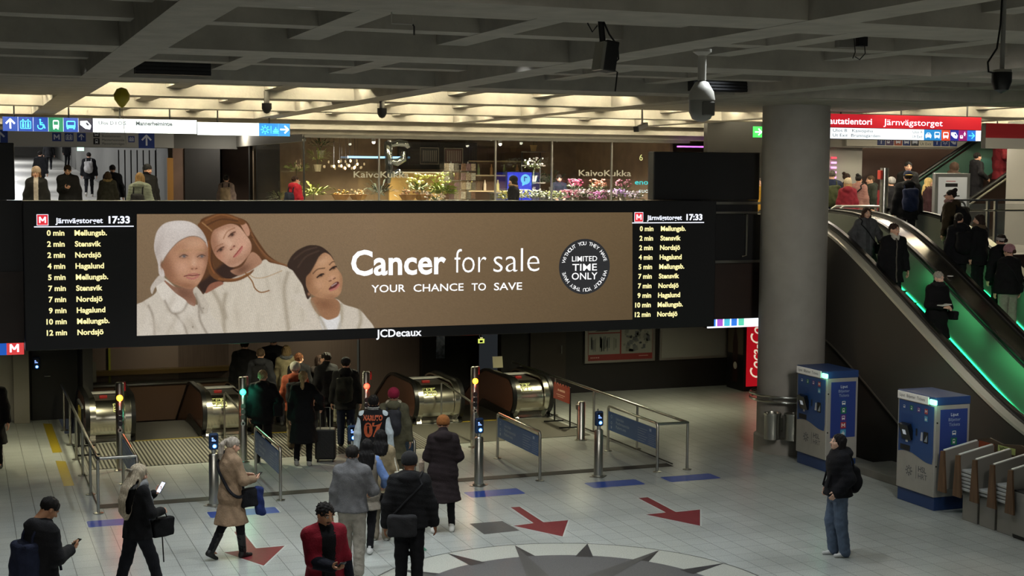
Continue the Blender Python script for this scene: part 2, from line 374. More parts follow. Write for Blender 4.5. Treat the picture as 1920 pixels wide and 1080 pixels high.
# doors in the dark wall right of the escalators
d = struct(MB().box(12.72, 13.65, 31.88, 31.95, 0, 2.1).build('door_1', mat('2b221a', .5, name='door_paint'), bev=.01))
MB().tube([(13.5, 31.86, 1.0), (13.5, 31.8, 1.0), (13.5, 31.8, 1.2), (13.5, 31.86, 1.2)], .012).build('handle', STEEL, d)
d = struct(MB().box(1.35, 2.35, 32.05, 32.1, 0, 2.1).build('door_2', mat('100f0f', .5, name='door_dark'), bev=.01))
MB().tube([(1.62, 32.05, .95), (1.62, 31.98, .95), (1.74, 31.98, .95)], .012).build('handle', STEEL, d)
# upper rear walls
S('wall_upper', mat('6f6e69', .7, var=.05, vs=2, name='plaster'), (6.15, 8.3, 49, 49.2, FL, 7.4), (6.15, 6.3, 46.2, 104, FL, 10))
S('trim_lintel', mat('55544f', .6, name='lintel_panel'), (-4, 8.3, 46, 46.4, 6.05, 7.4))
S('wall_passage', mat('77746d', .6, name='passage_wall'), (-3.2, 1.35, 46, 46.3, FL, 7), (-3.2, -3, 46, 104, FL, 10), (-3.2, 6.3, 104, 104.2, FL+2, 10))
S('ceiling_passage', mat('55534e', .8, name='passage_soffit'), (-3, 6.2, 46.4, 104, 9.0, 9.1))
S('wall_far', DARKW, (18.9, 30, 34.6, 34.8, FL, 8), (8.3, 19, 44, 44.2, FL, 7.4))
S('wall_grey', mat('8b8984', .6, name='grey_wall'), (21.3, 22.75, 33.0, 33.4, FL, 6.2))
S('wall_pillar', mat('8b8984', .6, name='grey_wall'), (24.55, 26.2, 28.6, 29.4, FL, 6.7))
S('trim_header', mat('9b988f', .6, name='header_panel'), (21.3, 30, 32.7, 33.0, 6.08, 6.7))
S('wall_brown', mat('2a1712', .5, var=.15, vs=2, name='brown_wall'), (22.7, 30, 34.2, 34.4, FL, 7))
S('wall_side', CONC, (-9.2, -9, -6, 46, 0, 8), (30, 30.2, 20, 36, 0, 8))
# ---------------------------------------------------------------- waffle ceiling
c = MB(); ZB, ZS, ZT = 6.65, 6.80, 7.55
def ribX(y, wd, z, x0=-9, x1=30):
    h = wd/2; t = h+.07; c.prism([(y-t, ZT), (y-h, z), (y+h, z), (y+t, ZT)], 'x', x0, x1)
def ribY(x, wd, z, y0=-6, y1=37):
    z -= .004
    h = wd/2; t = h+.07; c.prism([(x-t, ZT), (x-h, z), (x+h, z), (x+t, ZT)], 'y', y0, y1)
YM = [-4.3, .95, 6.2, 11.28, 16.52, 21.75, 26.5, 31.45, 36.3]; XM = [-8.6, -3.35, 1.9, 7.15, 12.4, 17.65, 22.9, 28.15]
for y in YM: ribX(y, .84 if y < 24 else .6, ZB)
for a, b in zip(YM, YM[1:]):
    for k in (1, 2): ribX(a+(b-a)*k/3, .36, ZS)
for x in XM: ribY(x, .5, ZB)
for a, b in zip(XM, XM[1:]):
    for k in (1, 2): ribY(a+(b-a)*k/3, .36, ZS)
c.box(-9, 30, -6, 37, ZT, ZT+.2); c.box(-3.35, 1.9, 21.75, 26.3, ZB-.009, ZT); c.box(12.6, 17.4, 21.75, 26.3, ZB-.009, ZT)
c.box(-9, 30, 36.2, 36.5, 6.42, ZT); c.box(-9, 8.3, 36.5, 46, 6.75, 6.95); c.box(8.3, 30, 36.5, 46, 6.75, 6.95)
c.box(-9, 30, 36.5, 37.2, 6.3, 6.42)
struct(c.build('ceiling', CONC))
# ---------------------------------------------------------------- column
cx, cy = 15.0, 23.95
col = MB(); col.lathe([(.69, 0), (.69, .3), (.66, .32), (.64, .34), (.64, 6.66)], (cx, cy, 0), 56)
struct(col.build('column', mat('918e87', .7, bump=.05, bs=30, var=.06, vs=4, name='column_render'), smooth=True))
t = thing('guard_ring', 'double steel guard rail ring around the grey column', 'railing', (cx, cy, 0))
for z in (1.02, 1.12):
    MB().tube([(.77*cos(2*pi*i/40), .77*sin(2*pi*i/40), z) for i in range(40)], .025, closed=True).build('ring', STEEL, t, smooth=True)
for i in range(4):
    a = 2*pi*i/4+.5; MB().cyl((.62*cos(a), .62*sin(a), 1.07), (.77*cos(a), .77*sin(a), 1.07), .02).build('bracket', STEEL, t)
# ---------------------------------------------------------------- tubes in the upper level's coffers
TUBE = mat('fff3cf', .5, emit=110, name='fluorescent_tube')
def tube_light(x, y, z, first=[None]):
    lb = 'warm white fluorescent tube high in a coffer over the upper level'
    if first[0] is None:
        t = thing('tube_light', lb, 'lamp', (x, y, z), 0, 'fluorescent tubes in the ceiling coffers')
        MB().box(-.62, .62, -.05, .05, .03, .09).build('batten', mat('d8d6ce', .5, name='batten'), t)
        MB().cyl((-.6, 0, 0), (.6, 0, 0), .022, n=8).build('tube', TUBE, t, smooth=True)
        first[0] = t
    else: copy_tree(first[0], (x, y, z))
for y in (23.4, 25.55, 28.9, 30.5, 33.6, 35.4):
    for a, b in zip(XM[1:], XM[2:]):
        for k in range(3):
            x = a+(b-a)*(k+.5)/3
            if y < 26.3 and (-3.4 < x < 1.9 or 12.4 < x < 17.6): continue
            tube_light(x, y, 6.98)
# soft ceiling lights of the passage, the shop and the area under the slab
for x, y, p in ((2, 48.5, 120), (2, 53, 170), (2, 59, 210), (2, 66, 260), (2, 74, 300), (2, 83, 320), (2, 93, 340)):
    lamp('AREA', (x, y, 8.0+(y-50)*.02), p, (.95, .97, 1), 1.6, name='passage_lamp')
for x, y, p in ((2.2, 28, 40), (4.8, 27.4, 62), (7.2, 28, 52), (9.6, 27.4, 56), (12.4, 28.2, 44), (15.4, 29, 32), (.2, 28.6, 22), (4.5, 32.6, 20), (8, 32.6, 24)):
    t = thing('downlight', 'small round downlight flush in the soffit above the escalators', 'lamp', (x, y, 2.49), 0, 'downlights under the upper floor')
    MB().cyl((0, 0, 0), (0, 0, .02), .11, n=20).build('housing', STEEL, t)
    l = lamp('AREA', (0, 0, -.012), p, (1, .93, .62), .2, 150, name='lamp_light'); l.parent = t
for x, y in ((2.77, 12.05), (9.77, 11.85)):
    t = thing('ceiling_lamp', 'shallow round ceiling lamp in a dark coffer %s' % ('above the departure screen' if x < 5 else 'at the right edge beside the hanging camera'), 'lamp', (x, y, 0))
    MB().lathe([(.02, 6.69), (.12, 6.70), (.14, 6.73), (.14, 6.84)], n=28).build('diffuser', mat('c9ccd0', .3, name='diffuser'), t, smooth=True)
    MB().lathe([(.15, 6.84), (.15, 7.5)], n=28).build('housing', mat('6a6a66', .6, name='housing'), t, smooth=True)
# ---------------------------------------------------------------- the big screen
scr = thing('led_screen', 'long black hanging screen showing an advert with three children and two departure boards', 'screen', (.95, 24.55, 0))
SX, SZ0, SZ1 = 12.62, 2.40, 4.83
MB().box(0, SX, -.12, .22, SZ0, SZ1).build('housing', mat('131316', .5, name='screen_housing'), scr, bev=.015)
def sp(px, py, l=0):                                    # pixel of the photograph -> point on the screen's face
    p = at(px, py, Y=24.40); return Vector((p.x-.95, -.125-.002*l, p.z))
# ---- the advert: a picture shown by the diodes, one coloured face per diode cluster
def smooth_poly(pts, n=8):
    P = np.array(pts, float); k = len(P); out = []
    for i in range(k):
        a, b, c_, d_ = P[i-1], P[i], P[(i+1) % k], P[(i+2) % k]
        for t in np.linspace(0, 1, n, endpoint=False):
            out.append(.5*((2*b)+(-a+c_)*t+(2*a-5*b+4*c_-d_)*t*t+(-a+3*b-3*c_+d_)*t**3))
    return np.array(out)
def poly_sd(X, Y, P):
    d = np.full(X.shape, 1e9); ins = np.zeros(X.shape, bool)
    for i in range(len(P)):
        a, b = P[i-1], P[i]; e = b-a; L = e@e+1e-9
        t = np.clip(((X-a[0])*e[0]+(Y-a[1])*e[1])/L, 0, 1)
        d = np.minimum(d, (X-a[0]-t*e[0])**2+(Y-a[1]-t*e[1])**2)
        c_ = ((a[1] > Y) != (b[1] > Y)) & (X < (b[0]-a[0])*(Y-a[1])/(b[1]-a[1]+1e-12)+a[0]); ins ^= c_
    return np.sqrt(d)*np.where(ins, -1, 1)
PX0, PX1, PY0, PY1 = 257, 706, 397, 632
gx = np.arange(PX0, PX1+.01, 1.0); gy = np.arange(PY0, PY1+.01, 1.0)
GX, GY = np.meshgrid(gx, gy)
def rgb(h): return np.array([int(h[i:i+2], 16)/255 for i in (0, 2, 4)])
IMG = rgb('90775a')[None, None]*np.ones(GX.shape+(3,))
IMG = IMG*(.89+.03*((GX-PX0)/(PX1-PX0)))[..., None]*(1.03-.13*((GY-PY0)/(PY1-PY0)))[..., None]
rs = np.random.RandomState(3)
def paint(mask, col):
    global IMG
    col = rgb(col) if isinstance(col, str) else col
    m = np.clip(mask, 0, 1)[..., None]; IMG = IMG*(1-m)+col*m
def shp(pts, col, soft=.8, n=8, smooth=True, k=1.0):
    P = smooth_poly(pts, n) if smooth else np.array(pts, float)
    d = poly_sd(GX, GY, P); m = np.clip(.5-d/(2*soft), 0, 1)*k; paint(m, col); return np.clip(.5-d/1.6, 0, 1)
def blob(x, y, rx, ry, col, k=.5, ang=0, clip=None):
    a = radians(ang); u = (GX-x)*cos(a)+(GY-y)*sin(a); v = -(GX-x)*sin(a)+(GY-y)*cos(a)
    m = np.exp(-(u/rx)**2-(v/ry)**2)*k
    if clip is not None: m = m*clip
    paint(m, col)
def stroke(pts, wd, col, k=1., n=6, clip=None, soft=False):
    P = np.array(pts, float); Q = []
    for i in range(len(P)-1):
        a, b, c_, d_ = P[max(i-1, 0)], P[i], P[i+1], P[min(i+2, len(P)-1)]
        for t in np.linspace(0, 1, n, endpoint=False): Q.append(.5*((2*b)+(-a+c_)*t+(2*a-5*b+4*c_-d_)*t*t+(-a+3*b-3*c_+d_)*t**3))
    Q.append(P[-1]); d = np.full(GX.shape, 1e9)
    for a, b in zip(Q, Q[1:]):
        e = b-a; t = np.clip(((GX-a[0])*e[0]+(GY-a[1])*e[1])/(e@e+1e-9), 0, 1); d = np.minimum(d, np.hypot(GX-a[0]-t*e[0], GY-a[1]-t*e[1]))
    m = (np.exp(-(d/(wd*1.8))**2) if soft else np.clip((wd-d)/1.0+.5, 0, 1))*k
    if clip is not None: m = m*clip
    paint(m, col)
c1 = lambda q: [(257+x/4.556, 398+y/4.556) for x, y in q]      # coordinates read off enlarged crops of the advert
c2 = lambda q: [(480+x/4.556, 398+y/4.556) for x, y in q]
# middle child: hair behind, jumper, face
shp(c1([(540, 80), (620, 30), (740, 8), (850, 40), (940, 80), (990, 170), (1060, 280), (1130, 370), (1230, 440), (1290, 470), (1200, 470), (1080, 440), (1000, 620), (760, 640), (560, 700), (520, 600), (590, 400), (580, 200)]), '5b3a22')
shp(c1([(525, 620), (600, 560), (700, 470), (760, 440), (860, 520), (820, 620), (600, 700)]), '33211a', 3)
J = shp(c1([(560, 720), (700, 620), (860, 545), (1000, 480), (1090, 405), (1140, 430), (1250, 455), (1340, 500), (1400, 580), (1440, 700), (1480, 850), (1560, 1040), (1500, 1100), (620, 1100), (600, 900)]), 'cfc4b2')
for i in range(14): blob(430+rs.rand()*160, 520+rs.rand()*110, 3+rs.rand()*5, 18+rs.rand()*20, 'b3a794' if i % 2 else 'ddd3c2', .35, -20+rs.rand()*40, J)
for q in ([(640, 660), (700, 760), (740, 900), (745, 1040)], [(1290, 520), (1260, 640), (1270, 800), (1300, 1020)], [(760, 700), (740, 800), (760, 900)]): stroke(c1(q), 2.4, '9a8d79', .6, clip=J, soft=True)
ribs = .5+.5*np.sin((GX*.9+GY*.25)*1.9); IMG *= (1-.05*(ribs*J))[..., None]
shp(c1([(800, 500), (900, 460), (985, 340), (1070, 420), (1000, 480), (930, 520), (860, 540)]), 'a87d63')
blob(*c1([(900, 490)])[0], 18, 9, '5c3b2a', .7, -30)
F2 = shp(c1([(640, 170), (720, 120), (800, 100), (870, 120), (930, 190), (975, 260), (975, 330), (930, 400), (870, 455), (800, 468), (740, 430), (680, 380), (645, 310), (630, 230)]), 'c49a80')
shp(c1([(880, 85), (925, 85), (960, 140), (965, 190), (945, 205), (915, 160)]), 'b98a70')
blob(*c1([(640, 240)])[0], 10, 46, '83573f', .7, -10, F2); blob(*c1([(740, 130)])[0], 34, 7, '8f6148', .6, -14, F2); blob(*c1([(950, 370)])[0], 9, 26, '9c6f56', .6, 20, F2); blob(*c1([(700, 380)])[0], 14, 14, 'b07a60', .7, 0, F2); blob(*c1([(660, 260)])[0], 9, 22, '9c6e54', .7, 0, F2); blob(*c1([(830, 420)])[0], 24, 9, '9a6d54', .6, -25, F2)
blob(*c1([(770, 190)])[0], 16, 12, 'd6ae94', .7, -30, F2); blob(*c1([(900, 270)])[0], 10, 16, 'cf9d84', .7, -30, F2); blob(*c1([(800, 280)])[0], 5, 12, 'd8b097', .7, -35, F2)
for x, y in ((815, 190), (718, 318)):
    blob(*c1([(x, y)])[0], 8, 4.2, '7e523e', .75, -38, F2); stroke(c1([(x-32, y+20), (x-4, y-10), (x+26, y-22)]), .9, '4a2e22', .9); blob(*c1([(x, y+3)])[0], 3.2, 2.4, '33241f', .95, -38)
stroke(c1([(740, 225), (775, 165), (835, 135)]), 1.3, '8c6045', .6); stroke(c1([(660, 330), (680, 295), (735, 270)]), 1.3, '8c6045', .6)
blob(*c1([(822, 300)])[0], 5, 3, '9a6450', .7, -35, F2); stroke(c1([(800, 322), (812, 318)]), 1, '5e3528', .9); stroke(c1([(828, 292), (836, 288)]), 1, '5e3528', .9)
stroke(c1([(828, 382), (862, 340), (900, 292)]), 1.1, '8a3d38', 1); stroke(c1([(842, 378), (880, 342), (900, 304)]), 1.7, 'b96d62', .75)
H2 = shp(c1([(520, 110), (560, 75), (640, 30), (740, 10), (850, 40), (930, 85), (900, 110), (870, 100), (800, 95), (700, 130), (650, 165), (630, 260), (650, 420), (680, 520), (780, 570), (900, 550), (1000, 490), (960, 540), (850, 590), (720, 590), (630, 540), (595, 420), (600, 270), (560, 180)]), '6b4427')
for q, cc in (([(560, 90), (620, 140), (640, 160)], 'a07850'), ([(590, 70), (720, 20), (860, 60)], '8a5c36'), ([(600, 110), (720, 60), (860, 75)], '4d2f1c'), ([(610, 250), (620, 420), (660, 520)], '8a5430'), ([(640, 330), (650, 470), (740, 570)], '4a2c1b'), ([(700, 570), (850, 570), (960, 520)], '8a5630')): stroke(c1(q), 1.4, cc, .75)
for i in range(9):
    o = i*13; stroke(c1([(960+o*.3, 120+o), (1010+o*.5, 250+o*.7), (1090+o*.6, 380+o*.25), (1200+o, 440+o*.2)]), 1, ('7d5230', '482b1a', '936440')[i % 3], .55)
stroke(c1([(930, 520), (985, 590), (1010, 650), (1060, 685), (1130, 670)]), 1.1, '7a4f2a', .9); stroke(c1([(950, 520), (1010, 560), (1100, 555), (1240, 500)]), .7, '9c7448', .6)
shp(c1([(585, 690), (620, 620), (700, 590), (740, 610), (690, 640), (620, 680)]), '8d5a45')
# left child: shirt, neck, scarf, face
SH = shp(c1([(-30, 830), (60, 760), (160, 690), (180, 600), (230, 560), (330, 640), (430, 730), (520, 790), (500, 640), (560, 700), (620, 800), (640, 880), (700, 940), (750, 1060), (700, 1110), (-40, 1110)]), 'c9bfb0')
shp(c1([(235, 580), (330, 640), (440, 640), (490, 650), (500, 795), (430, 775), (330, 700), (250, 620)]), '8e6550')
blob(*c1([(400, 690)])[0], 20, 10, '6d4a39', .7, 25)
shp(c1([(200, 555), (250, 610), (330, 690), (430, 770), (380, 850), (300, 860), (230, 760), (170, 660), (170, 600)]), 'd5ccbf')
shp(c1([(510, 640), (570, 710), (615, 800), (590, 870), (560, 850), (520, 760), (480, 680)]), 'c0b5a5')
for q in ([(240, 760), (300, 860), (385, 850), (430, 780)], [(500, 700), (530, 780), (560, 860)], [(530, 800), (540, 920), (600, 1040)], [(100, 800), (140, 900), (150, 1040)], [(330, 870), (400, 960), (430, 1040)]): stroke(c1(q), 1.4, '84786a', .6, soft=True)
for i in range(16): blob(262+rs.rand()*110, 560+rs.rand()*75, 3+rs.rand()*5, 10+rs.rand()*14, 'ab9f8e' if i % 2 else 'dad1c4', .35, -40+rs.rand()*80, SH)
for x, y in ((478, 980), (568, 822)): blob(*c1([(x, y)])[0], 1.6, 1.6, '7d7263', .9)
shp(c1([(118, 640), (180, 550), (215, 540), (240, 580), (160, 640), (130, 700)]), 'bfb4a8')
F1 = shp(c1([(240, 400), (280, 330), (350, 260), (440, 212), (540, 220), (600, 280), (608, 360), (600, 440), (570, 540), (520, 620), (460, 655), (390, 640), (300, 600), (235, 530), (215, 470)]), 'b98a6c')
blob(*c1([(235, 470)])[0], 16, 44, '76503b', .75, -12, F1); blob(*c1([(400, 275)])[0], 34, 8, '9b6f54', .6, -25, F1); blob(*c1([(600, 360)])[0], 6, 40, '8d634b', .7, 0, F1); blob(*c1([(270, 520)])[0], 14, 26, '8e6147', .75, -20, F1); blob(*c1([(420, 630)])[0], 26, 8, '84583f', .7, 10, F1); blob(*c1([(590, 460)])[0], 7, 30, '8a5f47', .6, 5, F1)
blob(*c1([(480, 260)])[0], 22, 10, 'cba284', .6, 0, F1); blob(*c1([(390, 470)])[0], 14, 11, 'cb9c82', .65, 0, F1); blob(*c1([(490, 440)])[0], 5, 14, 'd2a88d', .75, 0, F1); blob(*c1([(555, 450)])[0], 9, 10, 'c6957a', .6, 0, F1)
for x in (400, 552):
    y = 377; blob(*c1([(x, y-4)])[0], 9.5, 5.5, '8a6450', .75, 0, F1); blob(*c1([(x, y)])[0], 5.0, 1.9, 'a99a92', .7); blob(*c1([(x+4, y)])[0], 2.5, 2.3, '45454a', .9); stroke(c1([(x-30, y+14), (x, y+18), (x+30, y+10)]), .6, '8a5f4a', .5); stroke(c1([(x-36, y+6), (x, y-14), (x+32, y-4)]), .8, '4d342a', .85)
blob(*c1([(400, 330)])[0], 12, 2.4, 'a5805c', .7, -8, F1); blob(*c1([(555, 325)])[0], 9, 2.4, 'a5805c', .7, 5, F1)
blob(*c1([(490, 478)])[0], 8.5, 4, 'a06c53', .6, 0, F1); stroke(c1([(468, 486), (478, 484)]), .9, '6a4030', .9); stroke(c1([(502, 484), (514, 480)]), .9, '6a4030', .9)
stroke(c1([(405, 548), (440, 540), (480, 542), (536, 534)]), 1.0, '713c36', 1); stroke(c1([(430, 558), (480, 568), (522, 548)]), 2.0, 'ad6a61', .8); stroke(c1([(440, 534), (480, 526), (520, 528)]), 1.3, 'a5645b', .7)
SCF = shp(c1([(150, 330), (150, 250), (175, 160), (240, 95), (350, 72), (460, 85), (540, 140), (590, 220), (606, 300), (580, 250), (520, 212), (440, 208), (350, 255), (280, 330), (235, 395), (205, 450), (230, 500), (235, 550), (190, 530), (180, 440)]), 'c9beb6')
blob(*c1([(170, 350)])[0], 9, 34, 'a89b93', .6, 15, SCF); blob(*c1([(380, 120)])[0], 32, 14, 'd8cfc8', .7, 0, SCF); blob(*c1([(570, 190)])[0], 8, 24, 'a79b92', .55, -25, SCF)
stroke(c1([(235, 395), (290, 320), (360, 250), (450, 208), (530, 212), (590, 262)]), .8, '7f6656', .7); blob(*c1([(212, 450)])[0], 2.5, 8, '7c543e', .9)
# right child
shp(c2([(300, 720), (430, 700), (520, 760), (680, 740), (760, 790), (880, 830), (950, 900), (1015, 1000), (960, 1100), (200, 1100), (440, 900)]), 'cbc0b0')
shp(c2([(470, 740), (560, 720), (680, 740), (725, 800), (700, 890), (620, 920), (560, 900), (500, 830)]), '9a6f50'); blob(*c2([(590, 790)])[0], 18, 10, '7a5238', .6, 10)
shp(c2([(545, 890), (620, 922), (700, 895), (725, 880), (720, 1000), (590, 1020)]), 'dcd9d6')
for q in ([(470, 760), (540, 880), (600, 1010)], [(730, 790), (735, 900), (710, 1000)], [(890, 840), (900, 920), (880, 990)]): stroke(c2(q), 2.0, '94876f', .55, soft=True)
shp(c2([(275, 470), (285, 410), (340, 340), (420, 295), (480, 282), (560, 295), (630, 350), (665, 410), (600, 380), (530, 420), (470, 520), (430, 620), (470, 700), (440, 740), (400, 620), (350, 520)]), '33241d')
F3 = shp(c2([(430, 600), (440, 520), (500, 430), (560, 360), (610, 345), (660, 400), (690, 470), (735, 540), (740, 620), (720, 700), (660, 735), (580, 735), (500, 715), (450, 670)]), 'b98c68')
blob(*c2([(440, 600)])[0], 12, 40, '83593c', .75, 8, F3); blob(*c2([(540, 390)])[0], 22, 7, '8f6547', .6, -45, F3); blob(*c2([(735, 600)])[0], 5, 34, '946a4c', .6, 0, F3); blob(*c2([(480, 680)])[0], 16, 16, '946a4b', .7, 0, F3); blob(*c2([(640, 725)])[0], 20, 6, '8c6146', .6, 0, F3); blob(*c2([(570, 420)])[0], 14, 9, 'c9a07f', .6, -30, F3); blob(*c2([(545, 620)])[0], 9, 9, 'c79877', .6, 0, F3)
shp(c2([(290, 440), (340, 345), (420, 296), (490, 284), (560, 300), (640, 365), (590, 345), (545, 375), (510, 440), (470, 510), (430, 560), (425, 640), (460, 700), (400, 620)]), '35261e', 1.2)
for q in ([(330, 400), (420, 330), (520, 300)], [(360, 470), (430, 380), (540, 330)]): stroke(c2(q), 1.6, '4d3a2f', .6)
for x, y, a in ((557, 540, -28), (665, 477, -32)):
    blob(*c2([(x, y)])[0], 7, 3, '6d4a36', .7, a, F3); stroke(c2([(x-32, y+18), (x, y-8), (x+24, y-12)]), 1.2, '241712', .95); blob(*c2([(x+2, y)])[0], 2.6, 2, '1e1512', .9)
stroke(c2([(490, 525), (530, 488), (590, 478)]), 1.1, '5b412e', .8); stroke(c2([(630, 450), (655, 425), (672, 424)]), 1.1, '5b412e', .8)
blob(*c2([(652, 560)])[0], 7, 4.5, 'c8987a', .8, -25, F3); stroke(c2([(628, 590), (645, 584)]), 1, '5c3828', .8); stroke(c2([(664, 572), (680, 562)]), 1, '5c3828', .8)
shp(c2([(625, 655), (655, 620), (690, 595), (712, 600), (700, 630), (660, 655), (635, 665)]), '5a2c2a', .6); stroke(c2([(640, 668), (685, 650), (710, 620)]), 2, 'b26a62', .85); stroke(c2([(650, 632), (690, 606)]), .9, 'ddd0c6', .7)
blob(*c2([(455, 700)])[0], 3, 3.5, 'a87a5a', .9)
IMG = IMG*(1+rs.normal(0, .035, GX.shape)[..., None])
IMG = np.clip(IMG, 0, 1); LIN = np.where(IMG <= .04045, IMG/12.92, ((IMG+.055)/1.055)**2.4)
def picture(px0, px1, nx, ny, colf):
    a, b, c_, d_ = sp(px0, top(px0)), sp(px1, top(px1)), sp(px0, bot(px0)), sp(px1, bot(px1))
    return a, b, c_, d_
def scr_mat():
    m = bpy.data.materials.new('led_picture'); m.use_nodes = True; nt = m.node_tree; b = nt.nodes['Principled BSDF']
    v = nt.nodes.new('ShaderNodeVertexColor'); v.layer_name = 'picture'
    b.inputs['Base Color'].default_value = (.01, .01, .01, 1); b.inputs['Emission Strength'].default_value = .9
    nt.links.new(v.outputs[0], b.inputs['Emission Color']); b.inputs['Roughness'].default_value = .6
    return m
def led_picture():
    ny = len(gy); xs = list(gx)+list(np.linspace(PX1+2, 1187, 240)); nx = len(xs)
    zT, zB = 4.61, 2.59
    vs = []; cols = []
    for j, y in enumerate(gy):
        for i, x in enumerate(xs):
            p = at(x, y, Y=24.40); vs.append((p.x-.95, -.1235, min(max(p.z, zB), zT)))
            if i < len(gx): cols.append((*LIN[j, i], 1))
            else:
                u = (x-PX0)/930; v = (y-PY0)/235
                c_ = np.array([144, 119, 90])/255*(.92-.40*max(0, u-.48))*(1+rs.normal(0, .022))*(1.03-.13*v-.12*v*max(0, u-.6)); c_ = np.clip(c_+np.array([.004, -.004, -.04])*max(0, u-.4), 0, 1)
                cols.append((*(((c_+.055)/1.055)**2.4), 1))
    fs = [(j*nx+i, j*nx+i+1, (j+1)*nx+i+1, (j+1)*nx+i) for j in range(ny-1) for i in range(nx-1)]
    me = bpy.data.meshes.new('advert_picture'); me.from_pydata(vs, [], fs)
    a = me.color_attributes.new('picture', 'FLOAT_COLOR', 'POINT'); a.data.foreach_set('color', np.array(cols, dtype=np.float32).ravel())
    me.materials.append(scr_mat()); me.update()
    return obj('advert_picture', me, scr)
led_picture()
WHT = glow('ffffff', 1.0); ICE = glow('eef2ff', 1.15); YEL = glow('fff4b0', 1.0)
UXS = Vector((1, 0, 0))
def stxt(s, px, py, h, m, wpx=None, align='L', bold=0, name='lettering'):
    """lettering on the screen; px, py = left end of the base line in the photograph, h and wpx its size there"""
    p = sp(px, py, 2); sc = (sp(px+10, py)-sp(px, py)).x/10; sz = (sp(px, py)-sp(px, py+10)).z/10
    return text(s, p, h*sz, m, scr, w=None if wpx is None else wpx*sc, align=align, bold=bold, name=name)
stxt('Cancer', 659, 516, 45, WHT, 182, bold=.022); stxt('for', 853, 512, 45, WHT, 60, bold=-.012); stxt('sale', 926, 510.5, 45, WHT, 87, bold=-.012)
for s_, x_, w_ in (('YOUR', 697, 64), ('CHANCE', 776, 95), ('TO', 885, 27), ('SAVE', 927, 53)): stxt(s_, x_, 548.5-(x_-697)*.018, 13.5, WHT, w_, bold=.008)
stxt('JCDecaux', 706, 632.5, 13.5, glow('f4f6fa', .95), 86, bold=.02)
b = Flat(sp(1097, 500, 0), lift=.001); b.disc(0, 0, .515, glow('2a2a2c', .9), 1, 48); b.build('advert_badge', scr)
stxt('LIMITED', 1097, 490, 9.5, WHT, 47, 'C', bold=.004); stxt('TIME', 1097, 507.5, 12.5, WHT, 46, 'C', bold=.006); stxt('ONLY', 1097, 524, 12.5, WHT, 48, 'C', bold=.006)
cc = sp(1097, 500, 2)
def ringtext(s, a0, a1, r, flip):
    wd = [text_mesh(ch) if ch != ' ' else None for ch in s]
    n = len(s)
    for i, ch in enumerate(s):
        if wd[i] is not None: bpy.data.meshes.remove(wd[i])
        if ch == ' ': continue
        a = radians(a0+(a1-a0)*i/(n-1)); rad = Vector((cos(a), 0, sin(a))); tan = Vector((sin(a), 0, -cos(a)))
        if flip: rad, tan = -rad, -tan
        pos = cc+Vector((cos(a), 0, sin(a)))*(r+(.066 if flip else 0))+Vector((0, -.004, 0))
        text(ch, pos, .066, WHT, scr, align='C', ux=tan, uz=rad, name='badge_letter')
ringtext('WITHOUT YOU THEY HAVE', 164, 16, .40, False); ringtext('WITHOUT YOU THEY HAVE', -16, -164, .40, False)
def board(xm, xh, xt, y0, dy, rows, hh, xline, lw, xs, wscale, hx):
    for i, (mi, nm) in enumerate(rows):
        y = y0+dy*i; k = (9-i)*.0
        stxt(mi, xm+(i*.55 if xm < 600 else -i*.6), y, hh, YEL, None, 'R', bold=.03, name='departure_minutes'); stxt(nm, xh+(i*.6 if xm < 600 else -i*.75), y, hh, YEL, None, bold=.03, name='departure_name')
rows = [('0 min', 'Mellungsb.'), ('2 min', 'Stensvik'), ('2 min', 'Nordsjö'), ('4 min', 'Hagalund'), ('5 min', 'Mellungsb.'), ('7 min', 'Stensvik'), ('7 min', 'Nordsjö'), ('9 min', 'Hagalund'), ('10 min', 'Mellungsb.'), ('12 min', 'Nordsjö')]
board(121, 140, 0, 441.5, 20.75, rows, 9.6, 0, 0, 0, 0, 0); board(1226, 1240, 0, 433, 17.85, rows, 8.6, 0, 0, 0, 0, 0)
stxt('Järnvägstorget', 104, 418.5, 9.5, ICE, 90, bold=.02); stxt('17:33', 204, 418.5, 12.5, ICE, 40, bold=.035)
stxt('Järnvägstorget', 1214, 412.5, 8.5, ICE, 66, bold=.02); stxt('17:33', 1288, 412.5, 10.5, ICE, 30, bold=.035)
RED = glow('d8303a', 1.0)
for x0, x1, y, sx, sy, e in ((64, 251, 425.5, 70, 422, 20), (1186, 1321, 418, 1191, 415.5, 15)):
    p, q = sp(x0, y, 2), sp(x1, y-.3, 2); s = sp(sx, sy, 2); es = (sp(sx+e, sy)-s).x
    MB().box(p.x, q.x, p.y-.004, p.y, p.z-.008, p.z+.008).build('header_line', ICE, scr)
    f = Flat(s, lift=.002); f.rect(-.008, es+.008, -.008, es+.008, ICE, 1); f.rect(0, es, 0, es, RED, 2); f.icon('M', 0, 0, es, None, ICE, 3); f.build('metro_logo', scr)
# ---------------------------------------------------------------- metro escalators (run down, away from the hall)
T30 = math.tan(radians(30))
def rail_path(y0, zt, r, ybk, yend, n=10):
    """(y,z) outline of a balustrade: floor, round newel, flat top, then down 30 degrees"""
    P = [(y0+.16, .02)]
    for i in range(n+1):
        a = radians(-62+152*i/n); P.append((y0+r*1.05-r*1.05*cos(a), zt-r+r*sin(a)))
    for k in range(5):
        q = k/4; P.append((ybk-.35+.7*q, zt-.5*T30*.7*q*q))
    P.append((yend, P[-1][1]-T30*(yend-P[-1][0])))
    return P
BRN = mat('54372b', .25, .15, bump=.03, bs=2, name='balustrade_panel')
DECK = mat('e0dccb', .22, 1, bump=.12, bs=3, stretch=(.4, 5, 5), name='rolled_steel')
DKTOP = mat('3a352e', .45, name='deck_top')
XB = [2.20, 4.45, 6.62, 8.87, 11.08]; XW = [.95, 1.0, 1.02, 1.1, .95]
